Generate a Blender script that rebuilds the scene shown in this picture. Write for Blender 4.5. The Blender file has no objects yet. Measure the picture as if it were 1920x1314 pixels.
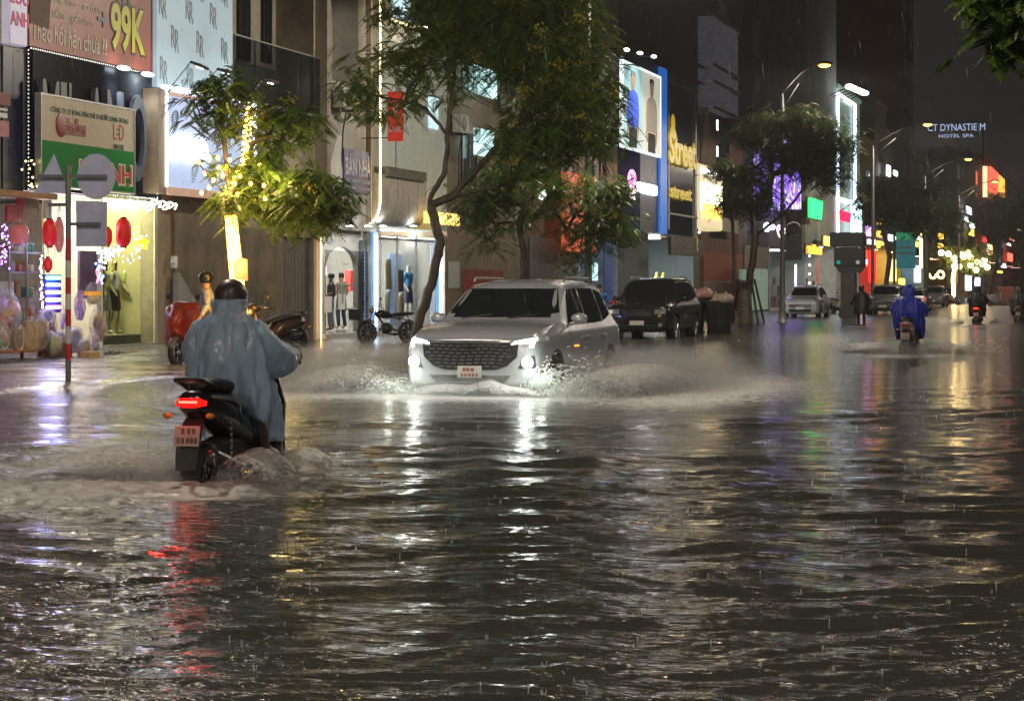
import bpy, math, random
import numpy as np
from mathutils import Vector, Matrix
from mathutils.bvhtree import BVHTree
SC = bpy.context.scene
COL = SC.collection
rnd = random.Random(11)
PI = math.pi
R = math.radians

# ---------------------------------------------------------------- camera
# World frame: X runs along the street, Y across it towards the shop fronts, Z up.
# Flood water surface is z = 0; the road lies below it.
FPX, VPX, HY, EYE = 4000.0, 2100.0, 540.0, 1.40
AL = math.atan((VPX - 960) / FPX)
CA, SA = math.cos(AL), math.sin(AL)
cam = bpy.data.objects.new('camera', bpy.data.cameras.new('camera'))
COL.objects.link(cam)
cam.data.sensor_width = 36
cam.data.lens = 36 * FPX / 1920
cam.data.shift_y = -(657 - HY) / 1920
cam.data.clip_start, cam.data.clip_end = 0.1, 3000
cam.location = (0, 0, EYE)
cam.rotation_euler = (PI / 2, 0, AL - PI / 2)
SC.camera = cam

# ---------------------------------------------------------------- sky, exposure
w = bpy.data.worlds.new('World'); SC.world = w; w.use_nodes = True
nt = w.node_tree; nt.nodes.clear()
sky = nt.nodes.new('ShaderNodeTexSky'); sky.sky_type = 'NISHITA'; sky.sun_disc = False
sky.sun_elevation = R(-4); sky.sun_rotation = R(200)
hs = nt.nodes.new('ShaderNodeHueSaturation'); hs.inputs['Saturation'].default_value = 0.0
mxs = nt.nodes.new('ShaderNodeMixRGB'); mxs.blend_type = 'ADD'; mxs.inputs[0].default_value = 1
mxs.inputs[2].default_value = (0.100, 0.098, 0.105, 1)
bg = nt.nodes.new('ShaderNodeBackground'); bg.inputs['Strength'].default_value = 0.08
wo = nt.nodes.new('ShaderNodeOutputWorld')
nt.links.new(sky.outputs[0], hs.inputs['Color']); nt.links.new(hs.outputs[0], mxs.inputs[1])
nt.links.new(mxs.outputs[0], bg.inputs[0]); nt.links.new(bg.outputs[0], wo.inputs[0])
vs = SC.view_settings
SC.display_settings.display_device = 'sRGB'
vs.view_transform = 'Standard'; vs.look = 'None'; vs.exposure = 0.58; vs.gamma = 1; vs.use_curve_mapping = False
cy = SC.cycles
cy.use_denoising = True
cy.max_bounces = 6; cy.diffuse_bounces = 3; cy.glossy_bounces = 4; cy.transmission_bounces = 4
cy.transparent_max_bounces = 24; cy.volume_bounces = 0
cy.sample_clamp_indirect = 4; cy.sample_clamp_direct = 5
cy.caustics_reflective = False; cy.caustics_refractive = False

# ---------------------------------------------------------------- pixel <-> place
def Dat(x, d): return d * FPX / (CA * (VPX - x))
def tp(x, d):
    D = Dat(x, d); return D * (CA + (x - 960) / FPX * SA)
def zp(x, d, y): return EYE + (HY - y) / FPX * Dat(x, d)
def wp(x, y, D):
    Xc = (x - 960) / FPX * D
    return Vector((Xc * SA + D * CA, -Xc * CA + D * SA, EYE + (HY - y) / FPX * D))
def gp(x, y, z=0.0):
    D = (EYE - z) * FPX / (y - HY); return wp(x, y, D)

# ---------------------------------------------------------------- object helpers
def tag(o, label=None, cat=None, group=None, kind=None):
    if label: o['label'] = label
    if cat: o['category'] = cat
    if group: o['group'] = group
    if kind: o['kind'] = kind
    return o
def thing(name, label, cat, loc=(0, 0, 0), rz=0, group=None):
    o = bpy.data.objects.new(name, None); COL.objects.link(o)
    o.empty_display_size = 0.2
    o.location = loc; o.rotation_euler = (0, 0, rz)
    return tag(o, label, cat, group)
def kids(o): return [c for c in bpy.data.objects if c.parent == o]
def copy_tree(o, parent=None):
    c = o.copy(); COL.objects.link(c); c.parent = parent
    for ch in kids(o): copy_tree(ch, c)
    return c
def wloc(o):
    v = Vector((0, 0, 0))
    while o: v += o.location; o = o.parent
    return v

class MB:
    def __init__(s): s.v, s.f, s.M = [], [], None
    def add(s, vs, fs):
        n = len(s.v)
        if s.M is not None: vs = [s.M @ Vector(p) for p in vs]
        s.v += [tuple(p) for p in vs]; s.f += [tuple(i + n for i in f) for f in fs]; return s
    def box(s, x0, x1, y0, y1, z0, z1):
        return s.add([(x0, y0, z0), (x1, y0, z0), (x1, y1, z0), (x0, y1, z0), (x0, y0, z1), (x1, y0, z1), (x1, y1, z1), (x0, y1, z1)],
                     [(0, 3, 2, 1), (4, 5, 6, 7), (0, 1, 5, 4), (1, 2, 6, 5), (2, 3, 7, 6), (3, 0, 4, 7)])
    def bbox(s, x0, x1, y0, y1, z0, z1, b=0.01):
        # box with chamfered vertical and horizontal edges
        b = min(b, abs(x1 - x0) / 3, abs(y1 - y0) / 3, abs(z1 - z0) / 3)
        rings = []
        for z, i in ((z0, b), (z0 + b, 0), (z1 - b, 0), (z1, b)):
            c = b
            a0, a1, c0, c1 = x0 + i, x1 - i, y0 + i, y1 - i
            rings.append([(a0 + c, c0, z), (a1 - c, c0, z), (a1, c0 + c, z), (a1, c1 - c, z), (a1 - c, c1, z), (a0 + c, c1, z), (a0, c1 - c, z), (a0, c0 + c, z)])
        return s.loft(rings)
    def loft(s, rings, caps=True, closed=True):
        n = len(rings[0]); vs = [p for r in rings for p in r]; fs = []
        for i in range(len(rings) - 1):
            for j in range(n if closed else n - 1):
                k = (j + 1) % n
                fs.append((i * n + j, i * n + k, (i + 1) * n + k, (i + 1) * n + j))
        if caps:
            fs.append(tuple(range(n - 1, -1, -1))); m = (len(rings) - 1) * n; fs.append(tuple(range(m, m + n)))
        return s.add(vs, fs)
    def tube(s, pts, r, n=8, caps=True):
        pts = [Vector(p) for p in pts]
        rs = r if isinstance(r, (list, tuple)) else [r] * len(pts)
        rings = []; up = Vector((0, 0, 1))
        d0 = (pts[1] - pts[0]).normalized()
        ref = up if abs(d0.z) < 0.9 else Vector((1, 0, 0))
        u = d0.cross(ref).normalized()
        for i, p in enumerate(pts):
            d = (pts[min(i + 1, len(pts) - 1)] - pts[max(i - 1, 0)])
            if d.length < 1e-9: d = d0
            d.normalize()
            u = (u - d * u.dot(d))
            u = u.normalized() if u.length > 1e-6 else d.orthogonal().normalized()
            v = d.cross(u)
            rings.append([p + (u * math.cos(2 * PI * j / n) + v * math.sin(2 * PI * j / n)) * rs[i] for j in range(n)])
        return s.loft(rings, caps)
    def lathe(s, c, prof, n=16, axis='z'):
        c = Vector(c); rings = []
        for r, h in prof:
            ring = []
            for j in range(n):
                a = 2 * PI * j / n; x, y = r * math.cos(a), r * math.sin(a)
                q = (x, y, h) if axis == 'z' else ((h, x, y) if axis == 'x' else (x, h, -y) if axis == '-y' else (y, h, x))
                ring.append(c + Vector(q))
            rings.append(ring)
        return s.loft(rings)
    def ell(s, c, rx, ry, rz, n=12, m=8, jit=0, seed=0):
        q = random.Random(seed); rings = []
        for i in range(m + 1):
            a = PI * i / m; rr = max(math.sin(a), 0.02); rings.append([])
            for j in range(n):
                b = 2 * PI * j / n; k = 1 + jit * (q.random() - .5)
                rings[-1].append((c[0] + rx * rr * math.cos(b) * k, c[1] + ry * rr * math.sin(b) * k, c[2] - rz * math.cos(a) * k))
        return s.loft(rings)
    def prism(s, pts2, y0, y1, plane='xz'):
        n = len(pts2)
        if plane == 'xz': A = [(p[0], y0, p[1]) for p in pts2]; B = [(p[0], y1, p[1]) for p in pts2]
        elif plane == 'yz': A = [(y0, p[0], p[1]) for p in pts2]; B = [(y1, p[0], p[1]) for p in pts2]
        else: A = [(p[0], p[1], y0) for p in pts2]; B = [(p[0], p[1], y1) for p in pts2]
        return s.loft([A, B])
    def split(s, name, mat, parent):
        # every box a mesh of its own
        if len(s.v) * 6 != len(s.f) * 8 or any(k // 8 != i // 6 for i, f in enumerate(s.f) for k in f): return s.build(name, mat, parent)
        for i in range(len(s.v) // 8):
            b = MB(); b.v = s.v[i * 8:i * 8 + 8]; b.f = [tuple(k - i * 8 for k in f) for f in s.f[i * 6:i * 6 + 6]]; b.build(name, mat, parent)
    def build(s, name, mat, parent=None, smooth=False, local=False, sub=0, bevel=0):
        """absolute coordinates unless local; top-level meshes get their origin at the base centre"""
        me = bpy.data.meshes.new(name)
        P = [Vector(p) for p in s.v]
        o = bpy.data.objects.new(name, me); COL.objects.link(o)
        if not local:
            if parent: org = wloc(parent)
            else:
                mn = [min(p[i] for p in P) for i in range(3)]; mx = [max(p[i] for p in P) for i in range(3)]
                org = Vector(((mn[0] + mx[0]) / 2, (mn[1] + mx[1]) / 2, mn[2])); o.location = org
            P = [p - org for p in P]
        me.from_pydata(P, [], s.f); me.update()
        fixn(me)
        if smooth: me.polygons.foreach_set('use_smooth', [True] * len(me.polygons))
        if mat: me.materials.append(mat)
        if parent: o.parent = parent
        if bevel:
            b = o.modifiers.new('bevel', 'BEVEL'); b.width = bevel; b.segments = 2; b.limit_method = 'ANGLE'
        if sub:
            m = o.modifiers.new('subdivision', 'SUBSURF'); m.levels = m.render_levels = sub
        if smooth == 'auto' or bevel:
            me.polygons.foreach_set('use_smooth', [True] * len(me.polygons))
            try: me.set_sharp_from_angle(angle=R(35))
            except Exception: pass
        return o
import bmesh
def fixn(me):
    if len(me.polygons) > 6000: return
    bm = bmesh.new(); bm.from_mesh(me); bmesh.ops.recalc_face_normals(bm, faces=bm.faces); bm.to_mesh(me); bm.free()
def raw_mesh(name, V, F4, mat, parent=None, smooth=False, org=None):
    """fast path: V (n,3) array, F4 (m,3|4) int array"""
    me = bpy.data.meshes.new(name)
    V = np.asarray(V, dtype=np.float32); F4 = np.asarray(F4, dtype=np.int32)
    o = bpy.data.objects.new(name, me); COL.objects.link(o)
    if parent is not None: org = np.array(wloc(parent)); o.parent = parent
    elif org is None:
        org = np.array([(V[:, 0].min() + V[:, 0].max()) / 2, (V[:, 1].min() + V[:, 1].max()) / 2, V[:, 2].min()])
        o.location = org
    else: o.location = org
    V = V - np.asarray(org, dtype=np.float32)
    k = F4.shape[1]
    me.vertices.add(len(V)); me.vertices.foreach_set('co', V.ravel())
    me.loops.add(F4.size); me.loops.foreach_set('vertex_index', F4.ravel())
    me.polygons.add(len(F4)); me.polygons.foreach_set('loop_start', np.arange(0, F4.size, k, dtype=np.int32))
    me.update(calc_edges=True)
    if smooth: me.polygons.foreach_set('use_smooth', np.ones(len(F4), dtype=bool))
    if mat: me.materials.append(mat)
    return o

# ---------------------------------------------------------------- materials
_mc = {}
def mat(name, col=(.5, .5, .5), rough=.6, metal=0.0, var=.12, scale=6.0, bump=0.0, bscale=40.0, spec=.5, coat=0.0,
        emit=None, es=0.0, alpha=1.0, trans=0.0, stretch=None, dirt=0.0):
    if name in _mc: return _mc[name]
    m = bpy.data.materials.new(name); m.use_nodes = True; n = m.node_tree.nodes; l = m.node_tree.links
    b = n['Principled BSDF']
    b.inputs['Roughness'].default_value = rough; b.inputs['Metallic'].default_value = metal
    b.inputs['Specular IOR Level'].default_value = spec; b.inputs['Coat Weight'].default_value = coat
    b.inputs['Base Color'].default_value = (*col, 1)
    tc = n.new('ShaderNodeTexCoord'); src = tc.outputs['Object']
    if stretch:
        mp = n.new('ShaderNodeMapping'); mp.inputs['Scale'].default_value = stretch; l.new(src, mp.inputs[0]); src = mp.outputs[0]
    if var or dirt:
        t = n.new('ShaderNodeTexNoise'); t.inputs['Scale'].default_value = scale; t.inputs['Detail'].default_value = 6; t.inputs['Roughness'].default_value = .65
        l.new(src, t.inputs['Vector'])
        mr = n.new('ShaderNodeMapRange'); mr.inputs[1].default_value = .3; mr.inputs[2].default_value = .7
        mr.inputs[3].default_value = 1 - var * 1.6; mr.inputs[4].default_value = 1 + var
        l.new(t.outputs[0], mr.inputs[0])
        mx = n.new('ShaderNodeVectorMath'); mx.operation = 'SCALE'; mx.inputs[0].default_value = col
        l.new(mr.outputs[0], mx.inputs['Scale']); out = mx.outputs[0]
        if dirt:
            t2 = n.new('ShaderNodeTexNoise'); t2.inputs['Scale'].default_value = scale * .3; t2.inputs['Detail'].default_value = 8
            mp2 = n.new('ShaderNodeMapping'); mp2.inputs['Scale'].default_value = (3, 3, .5); l.new(tc.outputs['Object'], mp2.inputs[0]); l.new(mp2.outputs[0], t2.inputs['Vector'])
            r2 = n.new('ShaderNodeMapRange'); r2.inputs[1].default_value = .45; r2.inputs[2].default_value = .75; r2.inputs[3].default_value = 0; r2.inputs[4].default_value = dirt
            l.new(t2.outputs[0], r2.inputs[0])
            mm = n.new('ShaderNodeMixRGB'); mm.inputs[2].default_value = (.06, .05, .035, 1); l.new(r2.outputs[0], mm.inputs[0]); l.new(out, mm.inputs[1]); out = mm.outputs[0]
        l.new(out, b.inputs['Base Color'])
    if bump:
        t = n.new('ShaderNodeTexNoise'); t.inputs['Scale'].default_value = bscale; t.inputs['Detail'].default_value = 4
        l.new(src, t.inputs['Vector']); bp = n.new('ShaderNodeBump'); bp.inputs['Strength'].default_value = bump; bp.inputs['Distance'].default_value = .02
        l.new(t.outputs[0], bp.inputs['Height']); l.new(bp.outputs[0], b.inputs['Normal'])
    if emit:
        b.inputs['Emission Color'].default_value = (*emit, 1); b.inputs['Emission Strength'].default_value = es
    if alpha < 1: b.inputs['Alpha'].default_value = alpha
    if trans: b.inputs['Transmission Weight'].default_value = trans
    _mc[name] = m; return m
def emi(name, col=None, s=None, var=0.0, scale=3.0):
    if name in _mc: return _mc[name]
    m = bpy.data.materials.new(name); m.use_nodes = True; n = m.node_tree.nodes; l = m.node_tree.links; n.clear()
    e = n.new('ShaderNodeEmission'); e.inputs[0].default_value = (*col, 1); e.inputs[1].default_value = s
    o = n.new('ShaderNodeOutputMaterial'); l.new(e.outputs[0], o.inputs[0])
    if var:
        tc = n.new('ShaderNodeTexCoord'); t = n.new('ShaderNodeTexNoise'); t.inputs['Scale'].default_value = scale; t.inputs['Detail'].default_value = 4
        l.new(tc.outputs['Object'], t.inputs['Vector'])
        mr = n.new('ShaderNodeMapRange'); mr.inputs[1].default_value = .3; mr.inputs[2].default_value = .7; mr.inputs[3].default_value = s * (1 - var); mr.inputs[4].default_value = s * (1 + var)
        l.new(t.outputs[0], mr.inputs[0]); l.new(mr.outputs[0], e.inputs[1])
    _mc[name] = m; return m
def glassy(name, col=(.02, .025, .03), mixf=.35, rough=.03):
    """window pane: clear with a fresnel sheen and a tint"""
    if name in _mc: return _mc[name]
    m = bpy.data.materials.new(name); m.use_nodes = True; n = m.node_tree.nodes; l = m.node_tree.links; n.clear()
    g = n.new('ShaderNodeBsdfGlossy'); g.inputs['Roughness'].default_value = rough; g.inputs[0].default_value = (.9, .9, .9, 1)
    t = n.new('ShaderNodeBsdfTransparent'); t.inputs[0].default_value = (*[1 - mixf * (1 - c) for c in col], 1)
    f = n.new('ShaderNodeFresnel'); f.inputs[0].default_value = 1.5
    x = n.new('ShaderNodeMixShader'); o = n.new('ShaderNodeOutputMaterial')
    gm = n.new('ShaderNodeNewGeometry'); iv = n.new('ShaderNodeMath'); iv.operation = 'SUBTRACT'; iv.inputs[0].default_value = 1; l.new(gm.outputs['Backfacing'], iv.inputs[1])
    ff = n.new('ShaderNodeMath'); ff.operation = 'MULTIPLY'; l.new(f.outputs[0], ff.inputs[0]); l.new(iv.outputs[0], ff.inputs[1])
    l.new(ff.outputs[0], x.inputs[0]); l.new(t.outputs[0], x.inputs[1]); l.new(g.outputs[0], x.inputs[2]); l.new(x.outputs[0], o.inputs[0])
    _mc[name] = m; return m

def text_mesh(body, size, mat_, name='lettering', parent=None, loc=(0, 0, 0), width=None, height=None, depth=.004, facing='-y', bold=0.0, rot=0.0, shear=0):
    c = bpy.data.curves.new(name, 'FONT'); c.body = body; c.size = 1; c.extrude = depth; c.align_x = 'CENTER'; c.align_y = 'CENTER'; c.offset = bold; c.shear = shear
    c.resolution_u = 3
    to = bpy.data.objects.new('tmp', c); COL.objects.link(to); bpy.context.view_layer.update()
    me = bpy.data.meshes.new_from_object(to.evaluated_get(bpy.context.evaluated_depsgraph_get()))
    bpy.data.objects.remove(to); bpy.data.curves.remove(c)
    n = len(me.vertices); co = np.empty(n * 3); me.vertices.foreach_get('co', co); co = co.reshape(-1, 3)
    w0 = np.ptp(co[:, 0]) or 1; h0 = np.ptp(co[:, 1]) or 1
    co[:, 0] -= (co[:, 0].max() + co[:, 0].min()) / 2; co[:, 1] -= (co[:, 1].max() + co[:, 1].min()) / 2
    sx = sy = size
    if width: sx = width / w0; sy = sx
    if height: sy = height / h0
    if height and not width: sx = sy
    co[:, 0] *= sx; co[:, 1] *= sy
    if rot:
        c_, s_ = math.cos(rot), math.sin(rot); x = co[:, 0] * c_ - co[:, 1] * s_; y = co[:, 0] * s_ + co[:, 1] * c_; co[:, 0] = x; co[:, 1] = y
    if facing == '-y': W = np.stack([co[:, 0], -co[:, 2], co[:, 1]], 1)
    elif facing == '-x': W = np.stack([-co[:, 2], -co[:, 0], co[:, 1]], 1)
    elif facing == '+x': W = np.stack([co[:, 2], co[:, 0], co[:, 1]], 1)
    me.vertices.foreach_set('co', W.astype(np.float32).ravel()); me.update()
    me.materials.clear(); me.materials.append(mat_); me.name = name
    o = bpy.data.objects.new(name, me); COL.objects.link(o)
    if parent: o.parent = parent; o.location = Vector(loc) - wloc(parent)
    else: o.location = loc
    return o

_lc = {}
def point(parent, loc, watt, col, rad=.1, spot=None, aim=None, name='light'):
    key = (name, watt, col, rad, spot)
    if key not in _lc:
        d = bpy.data.lights.new(name, 'SPOT' if spot else 'POINT'); d.energy = watt; d.color = col; d.shadow_soft_size = rad
        if spot: d.spot_size = spot; d.spot_blend = .08 if spot > 3 else .6
        _lc[key] = d
    o = bpy.data.objects.new(name, _lc[key]); COL.objects.link(o)
    o.parent = parent; o.location = Vector(loc) - (wloc(parent) if parent else Vector((0, 0, 0)))
    if aim: o.rotation_euler = Vector(aim).to_track_quat('-Z', 'Y').to_euler()
    return o
# ================================================================= SETTING
def water_material():
    m = bpy.data.materials.new('flood_water'); m.use_nodes = True; n = m.node_tree.nodes; l = m.node_tree.links
    b = n['Principled BSDF']; out = n['Material Output']
    geo = n.new('ShaderNodeNewGeometry')
    at = n.new('ShaderNodeAttribute'); at.attribute_name = 'foam'
    # muddy colour
    t0 = n.new('ShaderNodeTexNoise'); t0.inputs['Scale'].default_value = .35; t0.inputs['Detail'].default_value = 5
    l.new(geo.outputs['Position'], t0.inputs['Vector'])
    cr = n.new('ShaderNodeMixRGB'); cr.inputs[1].default_value = (.034, .035, .029, 1); cr.inputs[2].default_value = (.072, .072, .060, 1)
    l.new(t0.outputs[0], cr.inputs[0])
    # foam breakup
    fm = n.new('ShaderNodeTexNoise'); fm.inputs['Scale'].default_value = 9; fm.inputs['Detail'].default_value = 8; fm.inputs['Roughness'].default_value = .7; fm.inputs['Distortion'].default_value = .6
    l.new(geo.outputs['Position'], fm.inputs['Vector'])
    ad = n.new('ShaderNodeMath'); ad.operation = 'ADD'; l.new(fm.outputs[0], ad.inputs[0]); l.new(at.outputs['Fac'], ad.inputs[1])
    fr = n.new('ShaderNodeMapRange'); fr.inputs[1].default_value = .74; fr.inputs[2].default_value = 1.30; fr.inputs[3].default_value = 0; fr.inputs[4].default_value = .85
    l.new(ad.outputs[0], fr.inputs[0])
    mx = n.new('ShaderNodeMixRGB'); mx.inputs[2].default_value = (.62, .60, .58, 1); l.new(fr.outputs[0], mx.inputs[0]); l.new(cr.outputs[0], mx.inputs[1])
    l.new(mx.outputs[0], b.inputs['Base Color'])
    rg = n.new('ShaderNodeMapRange'); rg.inputs[3].default_value = .085; rg.inputs[4].default_value = .75; l.new(fr.outputs[0], rg.inputs[0]); 
    sx = n.new('ShaderNodeSeparateXYZ'); l.new(geo.outputs['Position'], sx.inputs[0]); rx_ = n.new('ShaderNodeMapRange'); rx_.inputs[1].default_value = 18; rx_.inputs[2].default_value = 75; rx_.inputs[3].default_value = 0; rx_.inputs[4].default_value = .09; l.new(sx.outputs[0], rx_.inputs[0])
    ra = n.new('ShaderNodeMath'); ra.operation = 'ADD'; l.new(rg.outputs[0], ra.inputs[0]); l.new(rx_.outputs[0], ra.inputs[1]); l.new(ra.outputs[0], b.inputs['Roughness'])
    b.inputs['IOR'].default_value = 1.33; b.inputs['Specular IOR Level'].default_value = .5
    # fine chop: crests run across the street view
    mp = n.new('ShaderNodeMapping'); mp.inputs['Rotation'].default_value = (0, 0, -AL); mp.inputs['Scale'].default_value = (1.0, .30, 1)
    l.new(geo.outputs['Position'], mp.inputs[0])
    def nz(sc, det, dist=0.0):
        t = n.new('ShaderNodeTexNoise'); t.inputs['Scale'].default_value = sc; t.inputs['Detail'].default_value = det; t.inputs['Distortion'].default_value = dist
        l.new(mp.outputs[0], t.inputs['Vector']); return t
    a = nz(9, 3, .4); c = nz(34, 3, .6)
    # rain rings
    vo = n.new('ShaderNodeTexVoronoi'); vo.inputs['Scale'].default_value = 5.5; l.new(geo.outputs['Position'], vo.inputs['Vector'])
    sn = n.new('ShaderNodeMath'); sn.operation = 'SINE'; ml = n.new('ShaderNodeMath'); ml.operation = 'MULTIPLY'; ml.inputs[1].default_value = 60
    l.new(vo.outputs['Distance'], ml.inputs[0]); l.new(ml.outputs[0], sn.inputs[0])
    fa = n.new('ShaderNodeMapRange'); fa.inputs[1].default_value = 0; fa.inputs[2].default_value = .45; fa.inputs[3].default_value = 1; fa.inputs[4].default_value = 0; l.new(vo.outputs['Distance'], fa.inputs[0])
    rr = n.new('ShaderNodeMath'); rr.operation = 'MULTIPLY'; l.new(sn.outputs[0], rr.inputs[0]); l.new(fa.outputs[0], rr.inputs[1])
    def bump(h, dist, prev=None):
        p = n.new('ShaderNodeBump'); p.inputs['Strength'].default_value = 1; p.inputs['Distance'].default_value = dist; l.new(h, p.inputs['Height'])
        if prev: l.new(prev.outputs[0], p.inputs['Normal'])
        return p
    g2 = nz(1.7, 4, .8); p = bump(g2.outputs[0], .07); p = bump(a.outputs[0], .026, p); p = bump(c.outputs[0], .010, p); p = bump(rr.outputs[0], .0006, p)
    l.new(p.outputs[0], b.inputs['Normal'])
    return m

def hash_noise(X, Y, seed):
    """smooth value noise, vectorised"""
    xi = np.floor(X).astype(np.int64); yi = np.floor(Y).astype(np.int64); fx = X - xi; fy = Y - yi
    fx = fx * fx * (3 - 2 * fx); fy = fy * fy * (3 - 2 * fy)
    def h(a, b):
        v = (a * 374761393 + b * 668265263 + seed * 2147483647) & 0xffffffff
        v = ((v ^ (v >> 13)) * 1274126177) & 0xffffffff
        return ((v ^ (v >> 16)) & 0xffff) / 65535.0
    return (h(xi, yi) * (1 - fx) + h(xi + 1, yi) * fx) * (1 - fy) + (h(xi, yi + 1) * (1 - fx) + h(xi + 1, yi + 1) * fx) * fy

RIDER_P = gp(425, 915); CAR_P = gp(912, 742)
# foam patches: centre (t, d), half sizes along and across the street, rotation, strength
FOAM = [(RIDER_P.x + .1, RIDER_P.y, 1.2, .7, 0.1, .80), (RIDER_P.x - .7, RIDER_P.y + .9, 2.0, 1.3, .35, .66),
        (RIDER_P.x + .4, RIDER_P.y + 2.6, 4.5, 1.8, .0, .48),
        (CAR_P.x - .3, CAR_P.y, 1.6, 2.1, 0, .75), (CAR_P.x + 1.5, CAR_P.y + 2.6, 4.6, 2.3, 0, .62), (CAR_P.x + 2.5, CAR_P.y - 2.3, 5.6, 1.9, 0, .58)]
for (px_, py_, a_, b_, s_) in ((1705, 668, 2.4, 1.0, .45), (1835, 612, 3.0, 1.3, .35), (1910, 606, 2.5, 1.2, .3), (1190, 650, 2.0, 2.0, .2), (1610, 612, 1.5, 1., .3)):
    q_ = gp(px_, py_); FOAM.append((q_.x, q_.y, a_, b_, 0, s_))
def foam_at(X, Y):
    F = np.zeros_like(X)
    for (cx, cy_, a, b, r, s) in FOAM:
        dx, dy = X - cx, Y - cy_; c_, s_ = math.cos(r), math.sin(r)
        u = (dx * c_ + dy * s_) / a; v = (-dx * s_ + dy * c_) / b
        F = np.maximum(F, s * np.exp(-(u * u + v * v) * .9))
    # churned traffic lane behind the vehicles
    lane = np.exp(-((Y - 9.0) / 5.0) ** 2) * np.clip((X - 26) / 14, 0, 1)
    F = F + .16 * lane * hash_noise(X * .35, Y * .9, 5) + .10 * np.clip(hash_noise(X * .5 + 9, Y * .8, 8) - .45, 0, 1)
    return F
def waves(X, Y, cell):
    q = np.random.default_rng(3); H = np.zeros_like(X)
    wx = X + .5 * hash_noise(X * .8, Y * .8, 21) + .12 * hash_noise(X * 3, Y * 3, 22) + .03 * hash_noise(X * 9, Y * 9, 25)
    wy = Y + .5 * hash_noise(X * .8 + 40, Y * .8, 23) + .12 * hash_noise(X * 3 + 11, Y * 3, 24)
    env = .35 + .9 * hash_noise(X * .45 + 3, Y * .35, 31)
    env2 = .25 + 1.1 * hash_noise(X * .9 + 13, Y * .6, 32)
    for i in range(46):
        lam = .09 * (16 ** (i / 45.0)); k = 2 * PI / lam
        th = AL + q.normal(0, .42) + (.25 if i % 3 == 0 else 0)
        amp = .0054 * lam ** .95 * ((1.35 if lam < .2 else 1.0) if lam < .45 else .5)
        att = np.exp(-(cell / (lam * .30)) ** 2)
        ph = q.uniform(0, 6.28)
        s = np.sin(k * (wx * math.cos(th) + wy * math.sin(th)) + ph)
        H += amp * att * (env if i % 2 else env2) * (s + .35 * np.sin(2 * (k * (wx * math.cos(th) + wy * math.sin(th)) + ph) + 1.2))
    # wake ridges curving away from the car and the rider
    for (cx, cy_, rr, am, wl) in ((CAR_P.x + 3, CAR_P.y - 1, 9.0, .020, .8), (CAR_P.x + 3, CAR_P.y - 1, 13.5, .016, .8), (RIDER_P.x + 2, RIDER_P.y + .6, 2.6, .018, .5), (RIDER_P.x + 2, RIDER_P.y + .6, 3.7, .014, .45)):
        rad = np.sqrt(((X - cx)) ** 2 + ((Y - cy_) * 1.25) ** 2) + .5 * hash_noise(X * .6, Y * .6, 44)
        H += am * np.exp(-((rad - rr) / wl) ** 2) * np.cos((rad - rr) * 5.5) * (X < cx + 2)
    return H
def make_water():
    ys = np.concatenate([np.linspace(2600, 1345, 24), np.arange(1342, 556, -1.9), np.array([555, 553, 551, 549, 547.5, 546, 545, 544, 543.2, 542.6, 542.2])])
    D = EYE * FPX / (ys - HY)
    us = np.concatenate([np.linspace(-1.6, -.27, 26), np.arange(-.265, .2651, 2.5 / FPX), np.linspace(.27, 1.6, 26)])
    DD, UU = np.meshgrid(D, us, indexing='ij')
    X = UU * DD * SA + DD * CA; Y = -UU * DD * CA + DD * SA
    cell = np.maximum(np.gradient(-DD, axis=0) * -1, 0.0); cell = np.abs(cell)
    cell = np.maximum(cell, np.abs(np.gradient(UU * DD, axis=1)))
    H = waves(X, Y, cell); F = foam_at(X, Y)
    foamh = np.clip(F - .25, 0, 1)
    H += foamh * (.13 * hash_noise(X * 3.5, Y * 3.5, 51) + .11 * hash_noise(X * 9, Y * 9, 52) + .05 * hash_noise(X * 21, Y * 21, 53) - .07) * np.exp(-(cell / .15) ** 2)
    # ripples die out over the raised pavement
    nr, nc = X.shape
    V = np.stack([X, Y, H], -1).reshape(-1, 3)
    idx = np.arange(nr * nc).reshape(nr, nc)
    Q = np.stack([idx[:-1, :-1], idx[:-1, 1:], idx[1:, 1:], idx[1:, :-1]], -1).reshape(-1, 4)
    o = raw_mesh('water', V, Q, water_material(), smooth=True, org=np.array([0, 0, 0]))
    a = o.data.attributes.new('foam', 'FLOAT', 'POINT'); a.data.foreach_set('value', F.ravel().astype(np.float32))
    tag(o, 'brown rippled flood water covering the street', kind='structure')
make_water()

M_ASPH = mat('wet_asphalt', (.05, .05, .052), .35, bump=.4, bscale=60)
rb = MB(); rb.add([(-60, -80, -.22), (900, -80, -.22), (900, 400, -.22), (-60, 400, -.22)], [(0, 1, 2, 3)])
tag(rb.build('road', M_ASPH), 'flooded asphalt road', kind='structure')

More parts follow.
